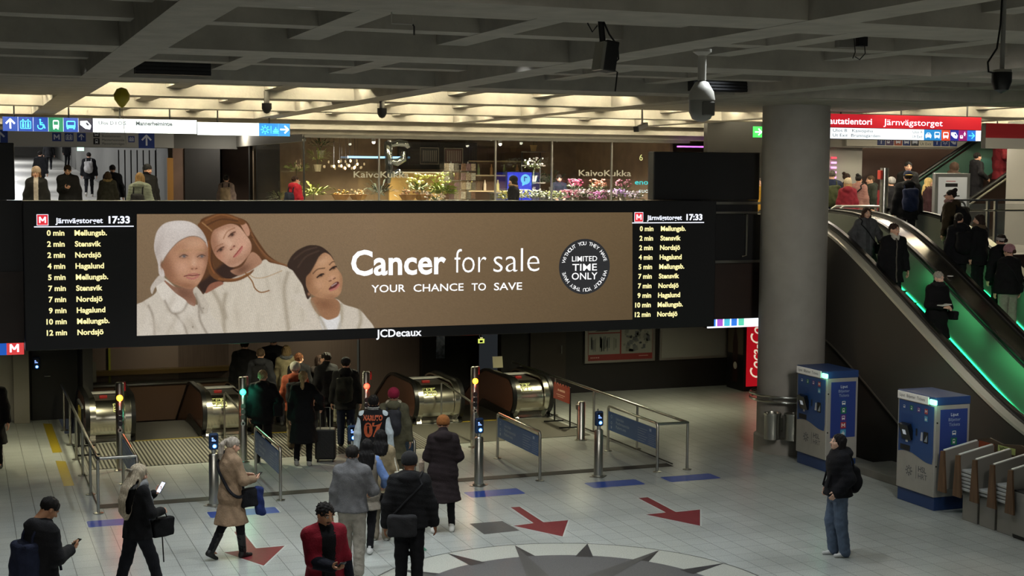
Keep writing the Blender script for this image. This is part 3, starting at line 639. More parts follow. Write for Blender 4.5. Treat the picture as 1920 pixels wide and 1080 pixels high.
side = ['at the left end of the row', 'second from the left, behind the green signal post', 'in the middle of the row, behind the queue', 'second from the right', 'at the right end beside the red board']
TAPE = mat('c9cf8a', .5, name='tape_letters')
for i, (x, wd) in enumerate(zip(XB, XW)):
    t = thing('escalator_balustrade', 'steel-clad escalator newel block with black handrails '+side[i], 'escalator', (x, 0, 0), 0, 'escalator newel blocks')
    Y0 = 28.72
    hp = rail_path(Y0, .92, .44, 30.75, 34.0)
    # inner panels, following the handrail a little inside
    ip = rail_path(Y0+.05, .87, .40, 30.75, 34.0)
    for k, (a, b) in enumerate(((.02, .05), (wd-.05, wd-.02))):
        poly = ip+[(34.0, -3.0), (31.0, -1.0), (30.2, -.3), (29.1, .01)]
        MB().prism(poly, 'x', a, b).build('inner_panel', BRN, t)
    for a, b in ((0, .085), (wd-.085, wd)):
        MB().sweep(hp, a, b, .055).build('handrail', RUBBER, t, smooth=True)
    for a, b in ((.085, .20), (wd-.20, wd-.085)):
        MB().sweep(rail_path(Y0+.03, .88, .41, 30.75, 34.0)[:16], a, b, .04).build('newel_cover', DECK, t, smooth=True)
    dp = rail_path(Y0+.10, .80, .36, 30.75, 34.0)
    MB().sweep(dp[:12], .2, wd-.2, .05).build('drum_cladding', DECK, t, smooth=True)
    MB().sweep([dp[11]]+dp[12:], .2, wd-.2, .05).build('deck', DKTOP, t, smooth=True)
    MB().box(.05, wd-.05, 29.0, 30.2, 0, .12).build('skirt', mat('6b675e', .4, .8, name='skirt_steel'), t)
    pm = MB(); pz = .82
    pm.prism([(.12, 29.95), (wd*.72, 29.95), (wd*.86, 30.02), (wd*.72, 30.1), (.12, 30.1)], 'z', pz, pz+.03).build('light_pad', mat('b8b6a6', .3, emit=.12, name='pad_glass'), t)
    MB().box(wd*.34, wd*.50, 29.45, 29.53, .80, .86).build('stop_button', mat('8c1f1c', .4, name='red_button'), t, bev=.01)
    if i != 2:                                           # yellowish letter tape on the drum
        k0 = .62 if i == 0 else .24
        for r in range(3):
            for c_ in range(3):
                a = radians(20+r*17); yy, zz = Y0+.10+.36*1.05*(1-cos(a))-.012, .80-.36+.36*sin(a)
                M = Matrix.Translation((wd*k0+c_*.105, yy, zz)) @ Matrix.Rotation(-a, 4, 'X')
                f = Flat((0, 0, 0), lift=.001)
                w_, h_ = .045, .043
                for q0, q1 in (((-w_, -h_), (w_, -h_)), ((-w_, h_), (w_, h_)), ((-w_, -h_), (-w_, h_)), ((w_, -h_), (w_, h_)))[:4 if (r+c_) % 2 else 3]:
                    f.bar(q0, q1, .014, TAPE, 1)
                f.bar((-w_, 0), (w_*.4, h_*.3), .013, TAPE, 1)
                if r == 0: continue
                f.mb.v = [tuple(M @ Vector(v)) for v in f.mb.v]; f.build('tape_mark', t)
STEP = mat('3b3934', .45, .5, name='step_ribs'); YLW = mat('8a7a1c', .5, name='yellow_edge')
def grate_mat():
    m = bpy.data.materials.new('ribbed_plate'); m.use_nodes = True; nt = m.node_tree; N = nt.nodes; L = nt.links; b = N['Principled BSDF']
    tc = N.new('ShaderNodeTexCoord'); wv = N.new('ShaderNodeTexWave'); wv.inputs['Scale'].default_value = 4.5; wv.bands_direction = 'X'; L.new(tc.outputs['Object'], wv.inputs[0])
    r = N.new('ShaderNodeValToRGB'); L.new(wv.outputs[0], r.inputs[0]); r.color_ramp.elements[0].color = (.05, .05, .045, 1); r.color_ramp.elements[1].color = (.34, .33, .29, 1)
    r.color_ramp.elements[0].position = .35; r.color_ramp.elements[1].position = .6
    L.new(r.outputs[0], b.inputs['Base Color']); b.inputs['Metallic'].default_value = .5; b.inputs['Roughness'].default_value = .4
    return m
GRATE = grate_mat()
for i in range(4):
    x0 = XB[i]+XW[i]-.02; x1 = XB[i+1]+.02
    t = thing('escalator_steps', 'flight of dark ribbed escalator steps leading down %s' % ('at the far left', 'under the queue', 'right of the queue', 'between the two rightmost newel blocks')[i], 'escalator', (0, 0, 0))
    mb = MB(); mb.box(x0, x1, 28.9, 30.75, -.05, .006)
    y, z = 30.75, 0.0
    for k in range(9):
        mb.box(x0, x1, y, y+.42, z-.4, z-.01); y += .40; z -= .23*(1 if k > 0 else .4)
    mb.build('treads', STEP, t)
    MB().box(x0, x1, 28.86, 28.94, .004, .012).build('comb_plate', YLW, t)
    for a in (x0, x1-.03): MB().prism([(28.95, .0), (28.95, .16), (30.7, .2), (34, -1.62), (34, -2.2), (30.7, -.1)], 'x', a, a+.03).build('skirt_panel', mat('2e2a26', .3, .6, name='skirt_dark'), t)
for k, (x0, x1) in enumerate(((2.05, 5.3), (5.34, 8.6), (8.64, 11.95))):
    o = MB().box(x0, x1, 26.35 if k < 2 else 26.6, 28.85, .001, .009).build('access_plate', GRATE if k < 2 else mat('57554d', .5, .4, bump=.5, bs=90, name='studded_plate'))
    tag(o, ('ribbed metal floor plate before the two left escalators', 'ribbed metal floor plate under the waiting queue', 'studded grey floor plate before the two right escalators')[k], 'floor plate')
o = MB().box(1.95, 12.1, 23.22, 23.5, .0005, .004).build('fare_line', mat('171514', .65, name='dark_stone')); tag(o, 'dark stone strip across the floor marking the ticket limit', 'floor strip')
# ---------------------------------------------------------------- street escalators (run up to the upper floor)
SIDE = mat('55514b', .42, .45, bump=.03, bs=1.5, name='clad_steel'); GLP = mat('8f948c', .32, .6, name='satin_panel')
OUT = mat('e2decb', .4, .45, bump=.1, bs=2, stretch=(1, .3, .3), name='deck_steel')  # pale, more diffuse colour stands in for a lamp's reflection on the deck
LED = mat('2cf094', .5, emit=3.0, name='green_led')
CH = -9.4
def epath(dz, lo=16.4, hi=26.6):
    """(y,z) line a given height above the steps' noses, from the lower to the upper landing"""
    P = [(lo, dz)]; ys = np.linspace(17.3, 24.9, 20)
    for y in np.linspace(lo+.2, hi, 40):
        s = T30*y-10.35                                  # height of the inclined steps
        u = s/.42; sm = .42*math.log1p(math.exp(u)) if u < 30 else s
        v = (FL-sm)/.30; sm2 = FL-.30*math.log1p(math.exp(v)) if v < 30 else sm
        P.append((y, sm2+dz))
    return P
def newel(P, r=.42):
    """close both ends of a handrail path with half rounds"""
    a, b = P[0], P[-1]
    A = [(a[0]-r*sin(radians(q)), a[1]-r+r*cos(radians(q))) for q in range(170, 0, -20)]
    Bq = [(b[0]+r*sin(radians(q)), b[1]-r+r*cos(radians(q))) for q in range(10, 180, 20)]
    return A+P+Bq
def street_block(name, label, xa, xb, rails, inner):
    t = thing(name, label, 'escalator', (0, 0, 0))
    top_, low = epath(.90), epath(-.28)
    for x0, x1 in inner: MB().prism(top_+low[::-1], 'x', x0, x1).build('inner_panel', GLP, t)
    for x0, x1 in rails:
        MB().sweep(newel(epath(.98)), x0, x1, .05).build('handrail', RUBBER, t, smooth=True)
        MB().sweep(epath(.93), x0-.015, x1+.015, .03).build('rail_track', mat('4a4a48', .55, .3, name='track_grey'), t, smooth=True)
    return t
t = street_block('escalator_balustrade', 'near side of the down escalator, dark steel cladding with a bright deck edge', 0, 0, ((15.92, 16.0),), ((16.0, 16.03),))
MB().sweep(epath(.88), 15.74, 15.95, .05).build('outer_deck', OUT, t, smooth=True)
tp, bt = epath(.84), epath(-1.22)
MB().prism([p for p in tp]+[(26.6, 2.5), (24.9, 2.5)]+[(y, max(z, 0)) for y, z in bt[::-1] if y < 23.9], 'x', 15.76, 15.8).build('outer_cladding', SIDE, t)
MB().sweep(epath(-1.2), 15.745, 15.765, .03).build('cladding_joint', mat('9a958a', .3, .8, name='joint_strip'), t)
t = street_block('escalator_balustrade', 'middle steel deck between the two street escalators with two black handrails', 0, 0, ((17.1, 17.18), (17.69, 17.77)), ((17.07, 17.1), (17.77, 17.8)))
MB().sweep(epath(.91), 17.17, 17.7, .05).build('deck', mat('8d8880', .22, .95, bump=.05, bs=2, name='mid_deck'), t, smooth=True)
sg = at(1782, 513, X=17.4); MB().lathe([(.001, .0), (.055, 0), (.055, .012), (.001, .012)], n=20).build('deck_sign', mat('e8e8e8', .4, name='white_disc'), t).location = (17.4, sg.y, T30*sg.y-10.35+.92)
t = street_block('escalator_balustrade', 'far side of the up escalator behind the climbing passengers', 0, 0, ((18.93, 19.01),), ((18.9, 18.93),))
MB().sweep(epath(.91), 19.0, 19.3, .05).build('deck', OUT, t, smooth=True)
for x0, x1, lb in ((16.03, 17.07, 'down escalator steps with a green glowing skirt light'), (17.8, 18.9, 'up escalator steps with a green glowing skirt light')):
    t = thing('escalator_steps', lb, 'escalator', (0, 0, 0))
    mb = MB(); mb.box(x0, x1, 16.2, 17.9, -.02, .01); mb.box(x0, x1, 24.25, 26.8, FL-.05, FL+.005)
    y = 24.26; z = FL-.02
    while z > .1:
        mb.box(x0, x1, y-.40, y, z-.5, z-.115); y -= .2/T30; z -= .2
    mb.build('treads', STEP, t)
    lp = [(y_, z_) for y_, z_ in epath(.10) if 16.8 < y_ < 24.2]
    MB().sweep([(y_, z_) for y_, z_ in lp], x1-.025, x1-.004, .022).build('skirt_light', LED, t)
    MB().sweep([(y_, z_) for y_, z_ in epath(.075) if 16.8 < y_ < 24.2], x0+.004, x0+.02, .022).build('skirt_light', LED, t)
    MB().prism(epath(.06)+epath(-.5)[::-1], 'x', x1-.004, x1+.02).build('skirt_panel', mat('2b2b29', .35, .5, name='skirt_dark'), t)
    MB().prism(epath(.04)+epath(-.5)[::-1], 'x', x0-.02, x0+.004).build('skirt_panel', mat('2b2b29', .35, .5, name='skirt_dark'), t)
    l = lamp('AREA', (x0+.10, 20.9, T30*20.9-10.35+.12), 13, (.12, 1, .34), .25, name='skirt_glow'); l.data.shape = 'RECTANGLE'; l.data.size = 6.6; l.data.size_y = .05
    zx = Vector((-1, 0, -.0)); yx = Vector((0, cos(radians(30)), sin(radians(30)))); l.rotation_euler = Matrix((yx, zx.cross(yx), zx)).transposed().to_euler(); l.parent = t
# wall under the truss and plinth
struct(MB().prism([(16.6, 0), (23.9, 0), (24.9, 0), (24.9, 2.5), (23.9, 2.14), (19.9, 0)][::1], 'x', 15.82, 15.9).build('wall_truss', mat('2c2926', .5, name='under_truss')))
struct(MB().box(14.95, 15.8, 19.62, 21.75, 0, .14).build('trim_plinth', mat('6f6d66', .6, var=.1, vs=6, name='plinth_stone'), bev=.008))
# ---------------------------------------------------------------- upper escalator to the street, climbing to the right
t = thing('escalator', 'escalator on the upper level climbing to the right behind the poster stand', 'escalator', (0, 0, 0))
for k, (yy, x0) in enumerate(((31.0, 24.5), (32.4, 22.9))):
    z0 = FL+.9
    a = [(x0-.9, FL), (x0-.9, z0-.3), (x0-.6, z0), (x0, z0), (x0+6, z0+6*T30), (x0+6, z0+6*T30-1.3), (x0+.4, FL)]
    MB().prism(a, 'y', yy, yy+.05).build('balustrade', mat('3f5a50' if k else '2b201c', .3, .4, name='upper_panel'), t)
    MB().tube([(x0-.9, yy, z0-.3), (x0-.6, yy, z0+.03), (x0, yy, z0+.05), (x0+6, yy, z0+.05+6*T30)], .05, 8).build('handrail', RUBBER, t, smooth=True)
    MB().tube([(x0, yy-.03, z0-.06), (x0+6, yy-.03, z0-.06+6*T30)], .03, 6).build('rail_track', CHROME, t, smooth=True)
mb = MB(); x0 = 24.5
for k in range(20): mb.box(x0+.35*k, x0+.35*k+.36, 31.05, 32.4, FL+.2*k-.3 if k else FL-.02, FL+.2*k+.002)
mb.build('treads', STEP, t)
l = lamp('AREA', (x0+2.2, 31.7, FL+2.2), 7, (.5, 1, .75), .5, name='skirt_glow'); l.parent = t
# ---------------------------------------------------------------- lower hall furniture
BLUE = mat('263f70', .4, bump=.05, bs=80, name='blue_panel'); BLU2 = mat('27497f', .4, name='blue_foil'); WT = mat('d8d8d4', .5, name='white_print')
GREYM = mat('a9a7a0', .45, .3, var=.05, vs=5, name='grey_enamel')
# ---- signal posts
XS = (2.59, 4.77, 7.1, 9.27)
for i, x in enumerate(XS):
    green = i == 1
    t = thing('signal_post', ('round steel signal post with a glowing red lamp before the leftmost newel block', 'round steel signal post with a glowing green lamp beside the queue',
              'round steel signal post with a red ring lamp right of the queue', 'round steel signal post with an amber-red lamp near the right escalators')[i], 'signal', (x, 26.15, 0), 0, 'signal posts before the escalators')
    MB().lathe([(.12, 0), (.12, .012), (.085, .02), (.075, .03), (.075, 1.56), (.06, 1.58)], n=28).build('post', STEEL, t, smooth=True)
    MB().box(-.02, .11, .0, .08, 1.42, 1.58).build('top_box', mat('7d1c20', .4, name='red_cap'), t, bev=.01)
    M = Matrix.Translation((0, -.078, 0))
    def ldisc(z, r, m, nm):
        MB().cyl((-.01, -.065, z), (-.01, -.088, z), r, n=20).build(nm, m, t)
    col_ = mat('2bffb0', .4, emit=4.5, name='green_signal') if green else (mat('ff3a2a', .4, emit=4, name='red_signal') if i == 2 else mat('ffae20', .4, emit=6, name='amber_signal'))
    ldisc(1.31, .055, col_, 'signal_lamp')
    for k, z in enumerate((1.05, .95, .85)): ldisc(z, .045, mat('77756e' if green else '3b3f45', .3, .4, name='dark_lens'), 'lens')
    ldisc(.73, .042, mat('d9d9d2', .4, name='white_lens'), 'lens'); MB().cyl((-.01, -.088, .73), (-.01, -.094, .73), .025, n=4).build('lens_mark', BLACK, t)
    l = lamp('POINT', (-.01, -.16, 1.31), 5, (.1, 1, .6) if green else (1, .12, .06), .04, name='signal_glow'); l.parent = t
# ---- plain bollard
t = thing('bollard', 'plain round steel bollard between the right barrier and the red board', 'bollard', (11.55, 26.18, 0))
MB().lathe([(.13, 0), (.13, .012), (.085, .02), (.08, .03), (.08, .76), (.065, .78)], n=28).build('post', STEEL, t, smooth=True)
MB().box(-.1, -.07, -.04, .04, .62, .72).build('side_plate', STEEL, t)
# ---- card readers on bollards
def reader(par, y0=0):
    MB().box(-.075, .075, y0-.05, y0+.04, .90, 1.17).build('reader', mat('17365c', .35, name='reader_blue'), par, bev=.03)
    f = Flat((0, y0-.0525, 0), lift=.002); f.rrect(-.05, .05, 1.03, 1.14, .01, mat('0a1020', .2, name='reader_glass'), 1)
    SCR = glow('8fb4ff', 1.4)
    f.rect(-.036, -.01, 1.085, 1.105, SCR, 2); f.rect(-.036, .012, 1.066, 1.076, SCR, 2); f.rect(-.036, .03, 1.045, 1.058, SCR, 2)
    f.disc(.008, .965, .034, glow('4fa0ff', 1.2), 1); f.ring(.008, .965, .022, .008, glow('ffffff', 1.5), 2); f.disc(.008, .965, .008, glow('ffffff', 1.5), 2, 10)
    f.build('reader_display', par)
RDL = ('card reader on a steel post behind the woman in the camel coat', 'card reader on a steel post at the left of the varsity jacket man', 'card reader on a steel post right of the woman in the orange beanie', 'card reader on a steel post before the rightmost blue barrier')
for i, x in enumerate((3.7, 5.97, 8.19, 10.43)):
    t = thing('card_reader', 'blue '+RDL[i], 'card reader', (x, 22.86, 0), 0, 'card readers')
    MB().lathe([(.17, 0), (.17, .008)], n=4).build('base_plate', mat('8a8880', .4, .8, name='base_steel'), t)
    MB().lathe([(.11, .008), (.11, .02), (.08, .03), (.077, .82), (.06, .84), (.03, .845)], n=28).build('post', STEEL, t, smooth=True)
    MB().cyl((0, 0, .84), (0, 0, 1.0), .032, n=16).build('neck', CHROME, t, smooth=True)
    reader(t); MB().cyl((-.02, 0, 1.16), (-.02, 0, 1.205), .012, n=10).build('aerial', CHROME, t)
t = thing('card_reader', 'blue card reader mounted on the dark door at the far left', 'card reader', (1.46, 32.0, .2)); reader(t)
# ---- blue barrier panels
BAR = ('at the left rail corner', 'left of the queue', 'behind the varsity jacket man', 'in front of the escalator exits', 'at the right rail corner')
for i, x in enumerate((2.51, 4.77, 7.04, 9.31, 11.58)):
    t = thing('barrier', 'steel tube barrier with a blue platform area panel '+BAR[i], 'barrier', (x, 22.85, 0), 0, 'blue platform area barriers')
    h = .86 if i != 4 else .88
    MB().tube([(0, 0, .01), (0, 0, h-.06), (0, .02, h-.015), (0, .07, h), (0, 2.03, h), (0, 2.08, h-.02), (0, 2.1, h-.06), (0, 2.1, .01)], .026, 10).build('frame', STEEL, t, smooth=True)
    for y in (0, 2.1): MB().lathe([(.075, 0), (.075, .012), (.03, .02)], (0, y, 0), 20).build('foot', STEEL, t, smooth=True)
    MB().box(-.012, .012, .03, 2.07, .42, .78).build('panel', mat('3a6094', .4, name='barrier_blue'), t)
    for ux, xx in (((0, -1, 0), -.0135), ):
        LT = mat('a9bccf', .5, name='panel_print')
        text('Laituriulue', (xx, 1.72, .665), .055, LT, t, ux=ux); text('Plattformsområde', (xx, 1.72, .585), .055, LT, t, ux=ux); text('Platform area', (xx, 1.72, .505), .055, LT, t, ux=ux)
        f = Flat((xx, 0, 0), ux=ux, lift=.001)
        for k in range(6):
            f.rect(-.78, -.78+.28+.06*(k % 3), .46+.045*k, .466+.045*k, LT, 1)
            f.rect(-.34, -.34+.24+.05*(k % 2), .46+.035*k, .464+.035*k, LT, 1)
        f.rect(-.3, -.22, .69, .74, LT, 1); f.ring(-1.92, .70, .035, .01, LT, 1); f.ring(-1.92, .58, .03, .01, LT, 1); f.rect(-1.945, -1.9, .47, .52, LT, 1)
        f.build('panel_print', t)
# ---- long railings
def railing(label, top_, posts, foot=True, low=None, r=.026):
    t = thing('railing', label, 'railing', (0, 0, 0))
    MB().tube(top_, r, 10).build('top_rail', STEEL, t, smooth=True)
    for p in posts:
        MB().cyl((p[0], p[1], .0), (p[0], p[1], p[2]), .024, n=12).build('post', STEEL, t, smooth=True)
        MB().lathe([(.08, 0), (.08, .012), (.03, .022)], (p[0], p[1], 0), 18).build('foot', STEEL, t, smooth=True)
    if low: MB().tube(low, .012, 6).build('low_rail', mat('45423c', .4, .6, name='low_rail'), t)
    return t
railing('long steel hand rail running from the right barrier back past the red board', [(12.2, 31.7, .86), (12.2, 22.87, .86), (11.58, 22.85, .87)], [(12.2, y, .84) for y in (22.88, 24.95, 27.0, 29.1, 31.2)], low=[(12.12, 31.5, .03), (12.12, 23.3, .03)])
railing('steel hand rail at the left of the escalators, ending in a square corner', [(1.92, 31.3, .86), (1.92, 22.95, .86), (1.95, 22.88, .87), (2.51, 22.88, .87)], [(1.92, y, .84) for y in (22.9, 24.3, 25.9, 27.4, 28.9, 30.6)], low=[(1.95, 30, .02), (1.95, 23.3, .02)])
for x, y, lb in ((4.95, 26.9, 'green'), (9.5, 26.9, 'amber'), (7.35, 26.9, 'red ring')):
    t = thing('railing', 'short bent steel grab rail between the %s signal post and its newel block' % lb, 'railing', (x, y, 0))
    MB().tube([(-.1, 1.7, 0), (-.1, 1.7, .92), (-.09, 1.6, .94), (-.05, 0, .78), (-.05, -.05, .72), (-.05, -.05, 0)], .02, 8).build('rail', STEEL, t, smooth=True)
# ---- red cut-out board on a black frame and the yellow one on the left
t = thing('sign_board', 'small red notice board on a black floor frame beside the right newel block', 'sign', (11.87, 27.9, 0))
for y in (-.42, .42):
    MB().box(-.012, .012, y-.018, y+.018, 0, .86).build('leg', BLACK, t); MB().box(-.24, .2, y-.02, y+.02, .01, .035).build('foot', BLACK, t)
pts = [(-.44, .52), (.44, .52), (.44, .84)]
for k in range(6): q = .44-.88*(k+.5)/6; pts += [(q+.05, .84), (q+.03, .875), (q-.03, .875), (q-.05, .84)]
pts += [(-.44, .84)]
MB().prism(pts, 'x', -.022, -.012).build('board', mat('8f3a2c', .5, name='red_board'), t)
f = Flat((-.024, 0, 0), ux=(0, -1, 0)); f.disc(-.16, .735, .025, mat('e8c9b8', .5, name='print')); f.rect(-.11, .2, .71, .755, mat('d8a890', .5, name='print')); f.rect(-.26, .2, .63, .645, mat('e0b9a5', .5, name='print2')); f.rect(-.2, .12, .59, .602, mat('e0b9a5', .5, name='print2')); f.build('print_lines', t)
t = thing('sign_board', 'yellow notice in a black frame beside the leftmost newel block', 'sign', (2.06, 28.15, 0))
MB().tube([(0, .48, 0), (0, .48, .9), (0, .45, .93), (0, -.45, .93), (0, -.48, .9), (0, -.48, 0)], .025, 8).build('frame', BLACK, t)
MB().box(-.012, .012, -.4, .4, .52, .84).build('board', mat('9a8a1e', .5, name='yellow_board'), t)
for y in (-.48, .48): MB().box(-.1, .3, y-.025, y+.025, .01, .035).build('foot', BLACK, t)
# ---- floor markings
RED_ = mat('6e2229', .45, var=.12, vs=20, name='red_floor_film'); BLF = mat('2f4a96', .4, var=.1, vs=10, name='blue_floor_film'); LGT = mat('b9c0bb', .45, name='film_edge')
def floor_poly(name, pts, m, label, cat, z=.002, group=None, edge=True):
    mb = MB(); mb.add([(x, y, z) for x, y in pts], [tuple(range(len(pts)))]); o = mb.build(name, m); tag(o, label, cat, group)
    if edge:
        mb = MB()
        for a, b in zip(pts, pts[1:]+pts[:1]):
            a = Vector(a); b = Vector(b); d = (b-a).normalized(); n = Vector((-d.y, d.x))*.012
            mb.add([(p.x, p.y, z+.001) for p in (a-n-d*.012, b-n+d*.012, b+n+d*.012, a+n-d*.012)], [(0, 1, 2, 3)])
        mb.build('edge', LGT, o)
    return o
AR = [(-.14, 1.05), (.14, 1.05), (.14, -.15), (.72, -.15), (0, -.98), (-.72, -.15), (-.14, -.15)]
def arrow(ptip, ptail, label):
    """ptip and ptail: pixels of the arrow's tip and tail middle in the photograph"""
    a = at(*ptip, z=0); b = at(*ptail, z=0); d = (a-b); L = d.length; d.normalize(); n = Vector((-d.y, d.x, 0))
    k = L/2.03; c_ = b+d*(1.05*k)
    floor_poly('floor_arrow', [tuple((c_+n*(x*k)-d*(y*k))[:2]) for x, y in AR], RED_, label, 'floor marking', group='red floor arrows')
def P0(*pp): return [tuple(at(x, y, z=0)[:2]) for x, y in pp]
floor_poly('floor_arrow', P0((955, 951), (975, 950), (1020, 979), (1067, 975), (1056, 1007), (959, 986), (999, 981)), RED_, 'red arrow on the floor beside the compass rose, the middle one', 'floor marking', group='red floor arrows')
floor_poly('floor_arrow', P0((1195, 934), (1215, 932), (1268, 960), (1314, 955), (1314, 987), (1208, 965), (1247, 961)), RED_, 'red arrow on the floor nearest the ticket machines', 'floor marking', group='red floor arrows')
floor_poly('floor_arrow', P0((437, 997), (456, 996), (481, 1028), (536, 1023), (495, 1062), (417, 1036), (460, 1031)), RED_, 'red arrow on the floor under the woman in the camel coat', 'floor marking', group='red floor arrows')
for i, (x0, x1) in enumerate(((1.69, 2.7), (3.5, 4.6), (7.76, 8.72), (9.96, 10.94), (11.42, 12.42))):
    o = floor_poly('floor_strip', [(x0+.03, 22.0), (x1-.03, 22.0), (x1, 22.04), (x1, 22.4), (x1-.03, 22.44), (x0+.03, 22.44), (x0, 22.4), (x0, 22.04)], BLF, 'blue stand-here strip on the floor '+('behind the blond woman', 'under the camel coat woman', 'before the third card reader', 'before the fourth card reader', 'at the right rail corner')[i], 'floor marking', group='blue floor strips', edge=i < 2)
    text('WAIT', ((x0+x1)/2+.1, 22.24, .0035), .06, WT, o, uz=(0, 1, 0), name='strip_print') if False else None
for i, (y0, y1) in enumerate(((28.2, 31.6), (25.1, 27.4))):
    floor_poly('floor_line', [(1.55, y0), (1.72, y0), (1.72, y1-.1), (1.55, y1)], mat('8f7d1a', .5, var=.1, vs=20, name='yellow_tape'), 'yellow tape line on the floor at the left, %s' % ('the far one by the wall' if i == 0 else 'the near one'), 'floor marking', group='yellow floor lines', edge=False)
GRF = mat('2c6a52', .5, name='green_film')
floor_poly('floor_mark', P0((718, 978), (742, 978), (742, 1004), (716, 1002)), GRF, 'green floor sticker behind the legs of the waiting women', 'floor marking', edge=False)
floor_poly('floor_mark', P0((792, 1023), (801, 1032), (786, 1034)), GRF, 'green floor sticker tip beside the black puffer man', 'floor marking', edge=False)
# darker repaired tiles
for i, q in enumerate((P0((880, 982), (942, 977), (974, 995), (908, 1002)), )):
    floor_poly('repaired_tiles', q, mat('4a4b4b', .5, var=.15, vs=30, name='dark_tile'), 'dark replaced floor tiles beside the middle red arrow', 'floor marking', z=.0015, edge=False)
# ---- compass rose in terrazzo
ccx, ccy, R1, R2 = 7.1, 16.25, 2.72, 2.07
rose = thing('compass_rose', 'grey terrazzo compass rose with pointed star set in the floor', 'floor inlay', (ccx, ccy, 0))
def disc(name, r, z, m, r0=0):
    n = 96; mb = MB()
    if r0: mb.add([(q*cos(2*pi*i/n), q*sin(2*pi*i/n), z) for q in (r, r0) for i in range(n)], [(i, (i+1) % n, n+(i+1) % n, n+i) for i in range(n)])
    else: mb.add([(r*cos(2*pi*i/n), r*sin(2*pi*i/n), z) for i in range(n)], [tuple(range(n))])
    return mb.build(name, m, rose)
disc('outer_field', R1, .001, mat('a9aba3', .35, var=.3, vs=70, name='pale_terrazzo'))
disc('outer_line', R1+.012, .0015, mat('4c4f4c', .4, name='joint'), R1-.012)
disc('inner_disc', R2, .002, mat('58585a', .35, var=.4, vs=70, name='grey_terrazzo'))
D1 = mat('313133', .35, var=.2, vs=60, name='dark_terrazzo'); D2 = mat('4a4a4a', .35, var=.2, vs=60, name='mid_terrazzo')
for k in range(8):                                    # eight long points, each of a paler and a darker half
    v = lambda r, a: (r*sin(radians(a)), r*cos(radians(a)), .005)
    a = 5.0+45*k
    MB().add([(0, 0, .005), v(2.69, a), v(.9, a-22.5)], [(0, 1, 2)]).build('star_point', D2, rose)
    MB().add([(0, 0, .005), v(.9, a+22.5), v(2.69, a)], [(0, 1, 2)]).build('star_point', D1, rose)
    b = a+22.5; MB().add([v(2.0, b-3.6), v(2.71, b), v(2.0, b+3.6)], [(0, 1, 2)]).build('small_point', D1, rose)
    rose.children[-1].location.z = -.0035
